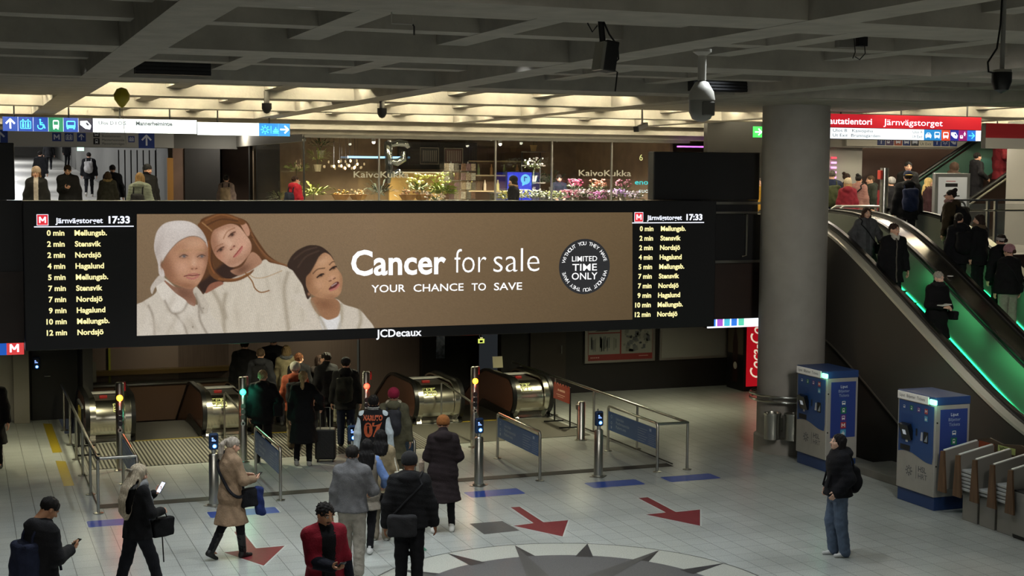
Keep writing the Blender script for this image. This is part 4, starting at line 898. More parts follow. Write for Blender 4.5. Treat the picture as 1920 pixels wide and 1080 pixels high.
# ---- ticket machines (front faces -X, side faces the viewer)
def ticket_machine(x, y, label):
    t = thing('ticket_machine', label, 'ticket machine', (x, y, 0), 0, 'blue and grey ticket machines')
    W, Dp, H = .66, .98, 1.83                      # along X, along Y, height
    MB().box(0.03, W, 0.02, Dp, 0, .22).build('base', BLUE, t, bev=.01)
    MB().box(0, W, 0, Dp, .22, 1.70).build('body', GREYM, t, bev=.012)
    MB().box(-.01, W, -.01, Dp, 1.70, H).build('top', BLUE, t, bev=.008)
    MB().box(-.03, 0, .16, Dp-.02, 1.69, H-.015).build('header', mat('d5d5cf', .4, emit=.10, name='header_white'), t, bev=.006)
    MB().box(-.03, .02, -.02, .14, 1.70, 1.79).build('status_lamp', mat('7dffc4', .4, emit=3.2, name='green_lamp'), t, bev=.02)
    l = lamp('POINT', (-.08, -.08, 1.74), 1.2, (.3, 1, .65), .03, name='lamp_glow'); l.parent = t
    text('Liput  Biljetter  Tickets', (-.0315, .90, 1.735), .05, mat('2e3136', .5, name='dark_print'), t, w=.66, ux=(0, -1, 0))
    # front: blue field with a wavy lower edge
    pts = [(.04, 1.67), (.04, .86)]+[(q, .80+.055*cos((q-.1)*5.2)*(-1)) for q in np.linspace(.06, Dp-.04, 14)]+[(Dp-.04, 1.67)]
    MB().prism([(a, b) for a, b in pts], 'x', -.006, 0).build('front_panel', BLU2, t)
    f = Flat((-.0075, Dp, 0), ux=(0, -1, 0), lift=.002)
    e = .085
    for k, (ic, bg) in enumerate((('bus', '1f4a86'), ('tram', '1d6b50'), ('train', '5a2a78'), ('M', 'a13038'))): f.icon(ic, .14+k*.19, 1.53, e, mat(bg, .5, name='icon'), WT, 1); f.build('front_icon', t); f = Flat((-.0075, Dp, 0), ux=(0, -1, 0), lift=.002)
    f.icon('ferry', .14+3*.19, 1.41, e, mat('4d93b5', .5, name='icon'), WT, 1); f.build('front_icon', t); f = Flat((-.0075, Dp, 0), ux=(0, -1, 0), lift=.002)
    f.rrect(.10, .42, .98, 1.46, .03, mat('1a417a', .4, name='recess_blue'), 1)
    f.rect(.10, .36, .86, .95, mat('15181d', .5, name='tray_dark'), 2)
    f.build('front_recess', t); f = Flat((-.0075, Dp, 0), ux=(0, -1, 0), lift=.002); f.rect(.24, .30, 1.0, 1.10, mat('c9c9c4', .4, name='label'), 2); f.build('coin_label', t); f = Flat((-.0075, Dp, 0), ux=(0, -1, 0), lift=.002); f.rect(.50, .54, 1.14, 1.26, mat('22262c', .3, name='slot'), 2)
    f.poly([(.62, 1.08), (.68, 1.08), (.68, 1.22), (.64, 1.22)], mat('b7bcc2', .4, name='label2'), 2); f.rect(.70, .82, 1.06, 1.24, mat('14181e', .2, name='display'), 2); f.poly([(.72, 1.08), (.80, 1.08), (.80, 1.2)], mat('7d8894', .3, name='display_mark'), 3)
    f.build('front_fittings', t)
    Ms = Matrix.Translation((-.05, Dp-.30, 1.18)) @ Matrix.Rotation(radians(-18), 4, 'Y')
    MB().box(-.03, .05, -.12, .12, -.13, .13, M=Ms).build('touch_screen', mat('0d1014', .15, name='screen_glass'), t)
    MB().box(-.035, -.031, -.03, .05, -.04, .04, M=Ms).build('screen_image', glow('dfe8f2', .16), t)
    lg = mat('55585c', .5, name='logo_grey'); f = Flat((-.0015, Dp, 0), ux=(0, -1, 0)); f.icon('sun', .22, .42, .24, None, lg); f.rect(.52, .528, .44, .66, lg); f.build('logo', t)
    text('HSL', (-.002, Dp-.58, .57), .085, lg, t, ux=(0, -1, 0), bold=.02); text('HRT', (-.002, Dp-.58, .455), .085, lg, t, ux=(0, -1, 0))
    # side towards the viewer
    MB().box(.09, W-.05, -.008, 0, .62, 1.63).build('side_panel', mat('2d3f80', .4, name='side_blue'), t)
    for s, z in (('Liput', 1.52), ('Biljetter', 1.44), ('Tickets', 1.36)): text(s, (.36, -.0095, z), .05, mat('cfd8e4' if s == 'Liput' else '93a3bd', .5, name='side_print'), t, align='C')
    f = Flat((0, -.0085, 0), lift=.001)
    for k, (ic, bg) in enumerate((('bus', '1f4a86'), ('tram', '1d6b50'), ('train', '5a2a78'), ('M', 'a13038'), ('ferry', '4d93b5'))): f.icon(ic, .30, 1.19-k*.135, .115, mat(bg, .5, name='icon'), WT, 1)
    f.build('side_icons', t)
    for z in (.72, 1.42): MB().cyl((.035, -.006, z), (.035, 0, z), .014, n=10).build('lock', BLACK, t)
    return t
ticket_machine(14.42, 21.82, 'blue and grey ticket machine standing beside the round column')
ticket_machine(14.36, 18.66, 'blue and grey ticket machine next to the newspaper rack')
# ---- bins on the column
for k, (x, y) in enumerate(((14.24, 23.34), (14.55, 23.12))):
    t = thing('litter_bin', 'round steel litter bin on the column, %s' % ('the one nearer the drinks machine' if k == 0 else 'the one nearer the ticket machine'), 'bin', (x, y, 0), 0, 'steel bins on the column')
    MB().lathe([(.135, .36), (.15, .36), (.155, .80), (.165, .82), (.165, .86), (.14, .86), (.135, .84), (.13, .5)], n=28).build('body', STEEL, t, smooth=True)
    MB().lathe([(.0, .80), (.128, .80)], n=24).build('liner', BLACK, t)
t = thing('bin_bracket', 'small grey bracket between the two steel litter bins', 'bracket', (14.38, 23.3, 0)); MB().box(-.05, .05, -.02, .05, .52, .76).build('plate', STEEL, t)
# ---- newspaper rack
OAK = mat('5f4630', .5, bump=.1, bs=10, stretch=(3, 3, .4), var=.3, vs=7, name='worn_oak'); RKG = mat('8d8a84', .5, .2, name='rack_grey')
t = thing('newspaper_rack', 'grey newspaper rack with oak fronts beside the ticket machine', 'rack', (14.4, 16.88, 0))
n = 4
for k in range(n):
    y0 = .02+k*.40
    if k < 3: MB().box(.06, .62, y0+.02, y0+.37, 0, .46).build('base_cabinet', RKG, t, bev=.006)
for k in range(5):
    y0 = k*.40 if k < 4 else 1.6
    if k > 3: y0 = 1.57
    MB().prism([(-.02, .40), (.66, .40), (.66, 1.12), (.60, 1.14), (-.0, 1.02)], 'y', y0-.015, y0+.015).build('divider', RKG, t)
    MB().prism([(-.035, .40), (-.005, .40), (-.005, 1.02), (-.035, 1.02)], 'y', y0-.03, y0+.03).build('oak_front', OAK, t) if k == 9 else None
    MB().prism([(y0-.10, .36), (y0+.10, .36), (y0+.055, 1.01), (y0-.03, 1.02)], 'x', -.055, -.02).build('oak_front', OAK, t, bev=.006)
    MB().prism([(-.02, 1.02), (.60, 1.14), (.60, 1.155), (-.02, 1.035)], 'y', y0-.022, y0+.022).build('white_edge', mat('e4e4de', .4, name='white_edge'), t)
MB().prism([(0, .4), (1.6, .4), (1.6, 1.16), (1.3, 1.23), (1.0, 1.18), (.6, 1.24), (.2, 1.18), (0, 1.14)], 'x', .63, .66).build('back_panel', mat('4a3a2b', .5, name='back_oak'), t)
f = Flat((.628, 1.6, 0), ux=(0, -1, 0)); f.rect(.5, .9, 1.06, 1.16, mat('a8b36a', .5, name='poster')); f.rect(.05, .42, 1.04, 1.15, mat('8a3d22', .5, name='poster')); f.build('back_posters', t)
text('VOICE', (.625, 1.06, 1.075), .06, BLACK, t, ux=(0, -1, 0), bold=.03)
NP = mat('aeb0ad', .8, bump=.3, bs=40, stretch=(1, 1, 12), name='newsprint')
for k in range(1, 4):
    for j in range((3, 5, 2, 6)[k]):
        o = MB().box(-.0, .5, -.135, .135, 0, .045).build('newspaper', NP, None, bev=.01); o.location = (14.40+rnd.uniform(0, .02), 16.95+k*.40-.2+.39-.39, .47+j*.056+.002); o.rotation_euler = (rnd.uniform(-.01, .01), rnd.uniform(-.02, .02), rnd.uniform(-.04, .04))
        tag(o, 'bundle of newspapers in the %s bay of the rack' % ('nearest the grey bin', 'middle', 'farthest')[k-1], 'newspaper', 'newspaper bundles in the rack')
f = Flat((0, -.0165, 0)); f.rect(.2, .56, .62, .86, mat('dcdcd8', .5, name='notice_paper'), 1); f.rect(.2, .56, .80, .88, mat('9a2f33', .5, name='notice_red'), 2)
for j in range(4): f.rect(.23, .26, .65+j*.035, .67+j*.035, BLACK, 2); f.rect(.28, .53, .655+j*.035, .662+j*.035, mat('8a8a8a', .5, name='notice_line'), 2)
f.build('notice', t)
f = Flat((0, -.0195, 0)); f.rect(.25, .51, .83, .85, WT, 1); f.build('notice_title', t)
t = thing('waste_bin', 'square grey metal bin standing in front of the newspaper rack', 'bin', (14.42, 16.42, 0))
MB().box(.02, .56, .02, .46, 0, .06).build('plinth', BLACK, t); MB().box(0, .58, 0, .48, .06, .70).build('body', RKG, t, bev=.008); MB().box(.0, .58, .0, .48, .70, .725).build('lid', mat('2f2e2c', .4, name='lid'), t, bev=.006)
MB().box(-.003, 0, .06, .2, .46, .6).build('green_sticker', mat('6f8a4a', .5, name='sticker'), t); MB().box(.25, .45, .1, .3, .726, .73).build('paper', mat('c9d0b0', .6, name='paper'), t)
# ---- map case, white board, drinks machine
t = thing('map_case', 'framed area map with a red lower band on the dark back wall', 'notice board', (14.15, 31.9, 0))
MB().box(0, 1.9, -.03, .04, .72, 1.95).build('frame', mat('9d9a94', .35, .7, name='alu'), t, bev=.006)
f = Flat((0, -.031, 0), lift=.002); PAP = mat('8b8d86', .5, name='map_paper'); MRED = mat('7e2a28', .5, name='map_red')
f.rect(.08, 1.82, .78, 1.9, MRED, 1); f.rect(.09, .93, .93, 1.44, PAP, 2); f.rect(.97, 1.81, .93, 1.9, PAP, 2); f.rect(.09, .93, 1.47, 1.9, PAP, 2)
gl = [mat(h, .6, name='map_ink') for h in ('6f726f', '62666a', '777a72', '555a60')]
for k in range(26):
    x = .13+.76*rnd.random(); f.rect(x, x+.012+.02*rnd.random(), 1.0+.1*rnd.random(), 1.38-.1*rnd.random(), gl[k % 4], 3)
for k in range(60):
    x, z, a, b = 1.0+.66*rnd.random(), .97+.72*rnd.random(), .03+.09*rnd.random(), .03+.08*rnd.random(); s = rnd.uniform(-.04, .04); f.poly([(x, z), (x+a, z+s), (x+a-s, z+b+s), (x-s, z+b)], gl[k % 4], 3+k % 3)
f.poly([(.25, 1.5), (.6, 1.5), (.85, 1.62), (.6, 1.6)], mat('2a1a1a', .5, name='map_arrow'), 3)
for k in range(5): f.disc(.16+.05*k, .855, .016, mat('c9a9a0', .5, name='map_dot'), 2, 8)
f.rect(1.45, 1.7, .86, .872, mat('c9a9a0', .5, name='map_dot'), 2); f.build('map_sheet', t)
t = thing('white_board', 'blank pale notice board in a thin metal frame right of the area map', 'notice board', (16.18, 31.9, 0))
MB().box(0, 1.9, -.03, .04, .72, 1.95).build('frame', mat('9d9a94', .35, .7, name='alu'), t, bev=.006); MB().box(.05, 1.85, -.034, -.028, .78, 1.9).build('sheet', mat('8f908c', .45, name='blank_sheet'), t)
t = thing('vending_machine', 'tall drinks vending machine with a lit red front beside the column', 'vending machine', (18.02, 30.85, 0))
MB().box(-.04, .95, 0, .85, 0, 1.95).build('cabinet', mat('0e0d0e', .4, name='vending_black'), t, bev=.01)
MB().box(.02, .93, -.03, 0, .12, 1.9).build('front', mat('c31522', .35, emit=.55, name='lit_red'), t, bev=.01)
text('Coca-Cola', (.42, -.033, .30), .30, mat('f7ead0', .4, emit=.7, name='lit_white'), t, w=1.5, ux=(0, 0, 1), uz=(-1, 0, 0), shear=.25, bold=.01)
f = Flat((-.0415, .85, 0), ux=(0, -1, 0)); f.rect(.05, .8, .9, 1.9, mat('5a5244', .4, name='bottle_photo'), 1); f.poly([(.3, .2), (.55, .2), (.55, 1.2), (.46, 1.5), (.46, 1.75), (.38, 1.75), (.38, 1.5), (.3, 1.2)], mat('2c1410', .3, name='bottle_photo2'), 2); f.disc(.43, .6, .09, mat('b9b2a6', .5, name='bottle_cap'), 3); f.build('side_picture', t)
lamp('AREA', (18.7, 30.3, 1.1), 10, (1, .12, .10), .9, target=(18.0, 27.5, .2), name='vending_glow').parent = None
# ---- lit signs under the slab
def hang_sign(x0, x1, z0, z1, y, label, draw, mats=None, depth=.16, posts=(), ztop=6.9, cat='sign', case='1a1b1f', hcol='2a2a2a'):
    t = thing('hanging_sign', label, cat, (x0, y, z0))
    W, H = x1-x0, z1-z0
    MB().box(0, W, 0, depth, 0, H).build('case', mat(case, .4, name='sign_case'), t, bev=.005)
    for p in posts: MB().cyl((p, depth/2, H), (p, depth/2, ztop-z0), .018, n=8).build('hanger', mat(hcol, .5, name='hanger'), t)
    f = Flat((0, -.002, 0), lift=.002); draw(f, W, H, t); f.build('sign_face', t)
    return t
GB, GW, GR, GRN = glow('1f55b0', 1.0), glow('f2f6ff', 1.5), glow('c42a2c', 1.0), glow('2fae4a', 1.2)
def d0(f, W, H, t):
    f.rect(0, W-.27, 0, H, GB); f.rect(W-.27, W, 0, H, glow('d04040', 1)); f.icon('M', W-.26, 0, H, None, GW, 2); f.icon('down', W-.62, 0, H, None, glow('7fe0e8', 1.2), 2)
hang_sign(-.6, .95, 2.28, 2.5, 25.0, 'lit blue sign with a red metro letter under the slab at the left edge', d0, posts=(.2, 1.3), ztop=2.52)
def d1(f, W, H, t):
    f.rect(0, W, 0, H, GW)
    for k, c_ in enumerate(('3c7cd8', '9a4fb8', '49b0c8', '2f6fd0', '57c0a0')): f.rect(.06+k*.16, .19+k*.16, .03, H-.03, glow(c_, 1.2), 2)
hang_sign(13.75, 15.0, 2.30, 2.5, 25.05, 'brightly lit coloured sign under the slab beside the column', d1, posts=(.2, 1.2), ztop=2.52)
def d2(f, W, H, t): f.rect(0, W, 0, H, GRN); f.icon('down', 0, 0, H, None, GW, 2)
hang_sign(11.5, 11.66, 1.28, 1.42, 32.2, 'small green lit exit sign on the dark wall', lambda f, W, H, t: (f.rect(0, W, 0, H*.75, glow('d9e66a', 1.1)), f.rect(.04, .12, .02, H*.5, BLACK, 2), f.rect(.05, .12, H*.8, H, glow('e6d9a0', .8), 2)), depth=.05, posts=(.08,), ztop=2.5)
t = thing('poster', 'tall narrow glossy poster on the dark wall behind the escalators', 'poster', (10.95, 33.72, 0)); MB().box(0, .22, 0, .03, .75, 1.5).build('sheet', mat('8a92a6', .15, .6, var=.6, vs=9, name='gloss'), t)
t = thing('notice_plate', 'small tilted pale plate on the deck of the right newel block', 'sign', (11.3, 30.6, .9)); MB().box(0, .24, 0, .012, 0, .26, M=Matrix.Rotation(radians(-12), 4, 'X')).build('plate', mat('b5ad84', .4, emit=.1, name='plate'), t)
t = thing('notice_plate', 'grey square box on the wall behind the leftmost newel block', 'sign', (2.52, 33.6, .55)); MB().box(0, .3, 0, .1, 0, .45).build('plate', mat('6b685f', .5, name='grey_box'), t)
# ---------------------------------------------------------------- hanging signs of the upper level
CY = glow('58d8f0', 1.1); DB = glow('1c3f96', 1.0); WL = glow('f4fbff', 1.12); TXT = glow('38464e', .5)
def s1(f, W, H, t):
    f.rect(0, W, 0, H, WL); e = H
    for k, (ic, bg, fg) in enumerate((('up', DB, GW), ('lift', DB, CY), ('chair', DB, CY), ('tram', glow('1f7a5a', .9), GW), ('bus', DB, CY), ('fast', glow('10142c', 1), GW))): f.icon(ic, k*e*1.02, 0, e, bg, fg, 2)
    text('Ulos D I O S', (6.5*e, -.0075, H*.56), .08, TXT, t, w=.62, bold=.02); text('Ut Exit', (6.5*e, -.0075, H*.2), .07, glow('b8c4ca', 1), t, w=.3)
    text('Mannerheimintie', (9.1*e, -.0075, H*.56), .09, TXT, t, w=.84, bold=.035); text('Mannerheimvägen', (9.1*e, -.0075, H*.2), .08, glow('9fc4b8', 1), t, w=.76)
hang_sign(.97, 5.34, 6.22, 6.545, 35, 'long lit direction sign with six pictograms hanging at the upper left', s1, posts=(.25, 1.45, 2.6, 3.75))
def s2(f, W, H, t):
    f.rect(0, W-.76, 0, H, WL); f.rect(W-.76, W, 0, H, glow('2f86d0', 1.0)); f.rect(W-.285, W-.28, 0, H, CY, 2)
    f.icon('sun', W-.76, 0, H, None, CY, 2); f.rect(W-.47, W-.455, .06, H-.06, CY, 2); f.icon('ferry', W-.47, .02, H*.8, None, CY, 2); f.icon('right', W-.29, .01, H, None, GW, 2)
    f.rect(W-1.25, W-.86, H*.68, H*.76, glow('c4ced2', 1), 2)
hang_sign(5.36, 7.6, 6.2, 6.505, 35.05, 'lit sign with a blue arrow end hanging next to the long direction sign', s2, posts=(.5, 1.75))
def s3(f, W, H, t):
    f.rect(0, W, H*.47, H, glow('b81e28', 1.0)); f.rect(0, W, H*.02, H*.45, WL)
    text('Rautatientori', (.06-.12, -.0075, H*.60), .125, GW, t, w=1.17, bold=.012); text('Järnvägstorget', (1.4, -.0075, H*.60), .125, GW, t, w=1.5)
    e = H*.43; f.rect(-.12, .06, H*.02, H*.45, DB, 2)
    text('Ulos B   Kaivopiha', (.16, -.0075, H*.29), .062, TXT, t, w=.98); text('Ut Exit  Brunnsgården', (.16, -.0075, H*.10), .062, TXT, t, w=1.16)
    text('Ulos A', (W-1.52, -.0075, H*.29), .062, TXT, t, align='R'); text('Ut Exit', (W-1.52, -.0075, H*.10), .062, TXT, t, align='R')
    for k, (ic, bg, fg) in enumerate((('car', '2a86c8', GW), ('bus', '2a86c8', GW), ('bus', 'd2482a', GW), ('fast', '2b2f8a', GW), ('plane', '8a2068', GW), ('right', '2a6fd0', CY))): f.icon(ic, W-1.48+k*(e*1.0), H*.02, e, glow(bg, 1.0), fg, 2)
hang_sign(16.75, 20.66, 6.08, 6.60, 25.6, 'large red and white lit station sign hanging right of the column', s3, posts=(.4, 1.9, 3.6), ztop=7.3)
def s4(f, W, H, t): f.rect(0, W, H*.42, H, mat('8e2225', .5, emit=.25, name='dim_red')); f.rect(0, W, 0, H*.42, mat('9f9a8a', .5, emit=.25, name='dim_white'))
hang_sign(22.9, 26.5, 6.0, 6.6, 28.2, 'second red and white sign, partly cut by the right edge', s4, posts=(.4, 2.4), ztop=7.3)
# signs flat on the passage lintel and on the header at the right
t = thing('passage_sign', 'pale sign band over the passage with two white arrows on blue squares', 'sign', (.9, 45.95, 6.06)); MB().box(0, 5.4, 0, .05, 0, .52).build('board', mat('8f8d85', .5, emit=.10, name='sign_board_grey'), t)  # slight emission added to the board so the band reads lighter
def picts(par, *items):
    for x, z, e, ic, bg, fg in items: f = Flat((0, -.002, 0)); f.icon(ic, x, z, e, bg, fg); f.build('pictogram', par)
DBL = mat('1b2f66', .5, emit=.12, name='sign_blue'); DKG = mat('2b2f38', .5, name='sign_dark'); GWM = mat('b9bcc0', .5, emit=.08, name='sign_white')
picts(t, (.03, .02, .48, 'up', DBL, GWM), (4.33, -.02, .48, 'up', DBL, GWM), *[(1.78+k*.36, .16, .26, ic, DBL, GWM) for k, ic in enumerate(('M', 'lift', 'up'))], (2.98, .30, .19, 'bus', DKG, GWM), (2.98, .08, .19, 'tram', DKG, GWM), (4.02, .16, .19, 'lift', DBL, GWM))
for k, s in enumerate(('Linja-autoasema', 'Busstationen', 'Mannerheimintie', 'Mannerheimvägen')): text(s, (3.24, -.003, .42-.115*k), .07, DKG, t, w=.66 if k > 1 else (.72, .55)[k])
t = thing('exit_light', 'tiny lit exit light on the passage lintel', 'lamp', (3.42, 46.2, 5.94)); MB().box(0, .2, 0, .06, 0, .11).build('case', glow('c8f0d8', 1.6), t)
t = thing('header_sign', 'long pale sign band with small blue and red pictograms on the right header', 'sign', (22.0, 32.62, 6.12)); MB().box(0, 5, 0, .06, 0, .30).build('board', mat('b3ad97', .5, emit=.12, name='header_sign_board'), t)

for k, (ic, bg) in enumerate((('up', '1b2f66'), ('plane', '3a2050'), ('bus', '8a3a20'), ('bus', '1b2f66'), ('car', '2b2f38'))): picts(t, (.95+k*.27, .03, .25, ic, mat(bg, .5, name='sign_sq'), GWM))
picts(t, *[(2.75+k*.27, .03, .25, ic, DBL, GWM) for k, ic in enumerate(('up', 'sun', 'fast'))], (4.6, .03, .25, 'M', mat('a03030', .5, name='sign_sq'), GWM))
for s, x, z in (('Ulos A', 2.33, .18), ('Ut Exit', 2.33, .05)): text(s, (x, -.003, z), .07, DKG, t, w=.36, name='lettering')
hang_sign(20.3, 20.95, 6.36, 6.66, 34.6, 'green lit emergency exit sign left of the column', lambda f, W, H, t: (f.rect(0, W, 0, H, GRN), f.icon('right', .02, 0, H, None, GW, 2), f.rect(.36, .58, .04, H-.04, glow('bfffd0', 1), 2)), posts=(.3,))
# ---------------------------------------------------------------- flower shop behind glass
SX0, SX1, SY = 8.3, 18.6, 36.6
GLS = mat('cfe0dc', .03, 0, trans=1, name='shop_glass', alpha=.12); FRM = mat('3a3a38', .4, .6, name='dark_alu')
S('wall_shop', mat('75624c', .6, var=.25, vs=2, name='shop_wall'), (8.35, 26, 43.6, 43.8, FL, 7), (18.95, 19.05, 36.9, 43.6, FL, 7))
S('trim_fascia', mat('7d7b75', .5, name='fascia'), (SX0, 19.4, SY-.06, SY+.2, 6.22, 6.45), (SX0-.04, SX0+.06, SY, 46, 6.12, 6.45))
S('ceiling_shop', mat('3a3936', .8, name='shop_soffit'), (SX0, 18.9, SY+.2, 43.6, 6.5, 6.55))
w0 = struct(thing('window_1', '', '')); del w0['label'], w0['category']
for a, b in ((SX0, 10.3), (10.3, 11.95), (11.95, 13.55), (13.55, 15.2), (15.2, 17.0), (17.0, SX1)): MB().box(a+.02, b-.02, SY, SY+.012, FL+.05, 6.22).build('pane', GLS, w0)
for x in (SX0, 10.3, 13.55, 15.2, 17.0): MB().box(x-.018, x+.018, SY-.02, SY+.05, FL, 6.25).build('mullion', FRM if x == SX0 else mat('8d8b85', .4, .6, name='alu_light'), w0)
w1 = struct(thing('window_2', '', '')); del w1['label'], w1['category']
for a, b in ((SY+.05, 39.5), (39.5, 43.4)): MB().box(SX0-.006, SX0+.006, a+.02, b-.02, FL+.05, 6.15).build('pane', GLS, w1)
S('door_3', mat('a89c84', .5, var=.2, vs=4, stretch=(8, 1, .4), name='grey_boards'), (9.6, 10.35, 48.6, 48.8, FL, 6.0))
S('wall_lobby', mat('6a5344', .6, var=.15, vs=2, name='lobby_panels'), (7.74, 26, 49, 49.2, FL, 7.2), (6.26, 6.62, 45.95, 46.05, FL, 6.05))
lamp('AREA', (8.0, 44.5, 6.7), 90, (1, .93, .8), .8, name='lobby_fill')  # light added without a fixture to brighten the grey boards
S('wall_niche', DARKW, (6.62, 7.72, 45.9, 46.0, FL, 6.05), (8.4, 9.1, 43.4, 43.5, FL, 6.4), (12.8, 15.4, 43.3, 43.4, 5.45, 6.3))
S('trim_door', mat('a8793a', .5, emit=0, name='ochre_frame'), (6.08, 6.26, 45.85, 46, FL, 5.75))
for k in range(7):
    o = MB().cyl((4.75+.19*k, 47.2, FL), (4.75+.19*k, 47.2, 6.0), .02, n=8).build('fence_bar', mat('1e1e20', .4, .5, name='dark_bar')); tag(o, 'dark vertical bar of the gate in the passage', 'gate bar', 'gate bars in the passage')
for x, y, z, p, c_ in ((9.6, 38.2, 6.4, 34, (1, .9, .7)), (12.2, 38.4, 6.4, 40, (1, .92, .75)), (14.6, 38.6, 6.4, 36, (1, .95, .85)), (16.6, 38.4, 6.4, 46, (1, .92, .8)), (11.5, 41.5, 6.3, 30, (1, .85, .55)), (15.5, 41.5, 6.3, 40, (1, .9, .7))):
    t = thing('spot_lamp', 'small bright spot lamp under the flower shop ceiling', 'lamp', (x, y, z), 0, 'spot lamps in the flower shop')
    MB().cyl((0, 0, .1), (0, -.03, -.06), .05, .065, 14).build('housing', mat('d9d9d4', .4, name='lamp_white'), t); MB().ell((0, -.035, -.07), .05, 10, 6).build('bulb', glow('fff4dc', 9), t, smooth=True)
    l = lamp('SPOT', (0, -.04, -.14), p*34, c_, .06, 140, .8, name='lamp_light'); l.parent = t
# lettering on the panes
for x, wd in ((9.61, 1.5), (16.0, 1.6)): text('KaivoKukka', (x, SY-.004, 5.2 if x < 12 else 5.28), .16, mat('a9a79a', .4, emit=.06, name='pane_letters'), w0, w=wd, bold=.01)
text('6', (17.85, SY-.004, 5.72), .17, mat('b7c08a', .4, emit=.3, name='pane_letters2'), w0); text('enon', (17.72, SY-.004, 5.05), .13, mat('35b8c8', .4, emit=.5, name='pane_letters3'), w0, w=.55, bold=.02); text('suoy', (17.85, SY-.004, 4.82), .12, mat('c8e4f0', .4, emit=.5, name='pane_letters4'), w0, w=.4)
# plants and bouquets
def leafy(mb, c_, r, n, ln, wd, mi=0, up=.5, rs=rnd):
    for _ in range(n):
        a = rs.uniform(0, 2*pi); e = rs.uniform(-.2, 1.2)*up+rs.uniform(0, .4)
        d = Vector((cos(a)*cos(e), sin(a)*cos(e), sin(e))); b = Vector(c_)+d*r*rs.uniform(.1, .9); s = d.cross(Vector((0, 0, 1)))
        s = (s if s.length > .01 else Vector((1, 0, 0))).normalized()*wd*rs.uniform(.6, 1.2); L = ln*rs.uniform(.6, 1.2)
        tp = b+d*L+Vector((0, 0, -.18*L)); md = b+d*L*.55+Vector((0, 0, .06*L))
        mb.add([b, md-s, tp, md+s], [(0, 1, 2, 3)], mi)
def flowers(mb, c_, r, n, s, mis, rs=rnd):
    for _ in range(n):
        a = rs.uniform(0, 2*pi); q = r*sqrt(rs.random()); p = (c_[0]+q*cos(a), c_[1]+q*sin(a), c_[2]+rs.uniform(-.3, .5)*r)
        mb.ell(p, (s*rs.uniform(.7, 1.3), s*rs.uniform(.7, 1.3), s*.75), 6, 4, rs.choice(mis))
def leafm(h): return mat(h, .6, var=.3, vs=12, name='leaf')
def petal(h): return mat(h, .6, name='petal')
POT = mat('b9b2a2', .5, name='pot'); PAPR = mat('b58a5a', .8, bump=.3, bs=20, name='kraft_paper')
def potplant(x, y, z, label, h, green, fl=(), r=.25, nl=70, ln=.28, wd=.03, pot=POT, nfl=24, fs=.035, name='potted_plant', group='potted plants in the flower shop'):
    t = thing(name, label, 'plant', (x, y, z), 0, group)
    MB().lathe([(.07, 0), (.1, .16), (.11, .18), (.095, .18)], n=16).build('pot', pot, t, smooth=True)
    mb = MB(); leafy(mb, (0, 0, .2+h*.35), r, nl, ln, wd); mb.build('foliage', leafm(green), t)
    MB().cyl((0, 0, .1), (0, 0, .2+h*.5), .012, n=6).build('stem', leafm('4a5230'), t)
    if fl: mb = MB(); flowers(mb, (0, 0, .2+h*.75), r*1.1, nfl, fs, list(range(len(fl)))); mb.build('blooms', [petal(q) for q in fl], t)
    return t
def bouquet(x, y, z, label, fl, s=.16, green='4d5a2c'):
    t = thing('bouquet', label, 'bouquet', (x, y, z), 0, 'wrapped bouquets in the flower shop')
    MB().lathe([(.03, 0), (.06, .1), (s*1.1, .34), (s*1.3, .40)], n=9).build('wrapping', PAPR, t)
    mb = MB(); leafy(mb, (0, 0, .36), s, 26, .16, .025); mb.build('greenery', leafm(green), t)
    mb = MB(); flowers(mb, (0, 0, .42), s, 22, .034, list(range(len(fl)))); mb.build('blooms', [petal(q) for q in fl], t)
BENCH = mat('2a2825', .6, name='display_bench')
for x0, x1, y0, y1, z1, lb in ((9.2, 12.0, 37.1, 38.0, 4.35, 'low dark flower bench behind the left shop panes'), (14.0, 18.4, 37.1, 38.0, 4.35, 'low dark flower bench behind the right shop panes'), (11.0, 14.0, 38.6, 39.4, 4.55, 'dark counter in the middle of the flower shop'), (15.0, 17.8, 40.6, 41.2, 4.75, 'counter at the back of the flower shop')):
    t = thing('display_bench', lb, 'bench', (x0, y0, FL)); MB().box(0, x1-x0, 0, y1-y0, z1-FL-.05, z1-FL).build('top', BENCH, t); MB().box(.05, x1-x0-.05, .05, y1-y0-.05, 0, z1-FL-.05).build('body', BENCH, t)
z0 = 4.35
for k, (x, c_) in enumerate(((9.45, ('c79a2a', 'a87a1e')), (9.95, ('b98a4a', 'd8c9a0')), (11.3, ('9a6a4a', 'c8a890')), (11.75, ('c9b8a8', 'b87a70')))):
    bouquet(x, 37.3+.1*(k % 2), z0, ('bouquet of yellow blooms in brown paper at the left shop corner', 'brown paper bouquet with cream blooms left of the dark palm', 'brown paper bouquet right of the dark palm', 'bouquet of pinkish blooms in brown paper by the card stand')[k], c_, .2)
potplant(10.6, 37.6, z0, 'dark green palm-like plant low behind the left panes', .5, '24331c', r=.3, nl=90, ln=.4, wd=.03)
potplant(12.35, 37.5, z0-.1, 'tall leafy plant with pale yellow-green leaves beside the card stand', .95, '8a9a3a', ('c8cf70', 'aab85a'), r=.34, nl=150, ln=.26, wd=.05, nfl=34, fs=.04)
potplant(11.72, 37.75, z0, 'plant with big yellow blooms left of the card stand', .8, '5a6a30', ('d8d468', 'e4dc90'), r=.3, nl=80, nfl=26, fs=.05)
potplant(12.0, 37.1, z0-.2, 'spray of small white blossoms low by the glass left of the card stand', .35, '55663a', ('e4dcd0', 'd8c0b8'), r=.3, nl=60, nfl=60, fs=.028)
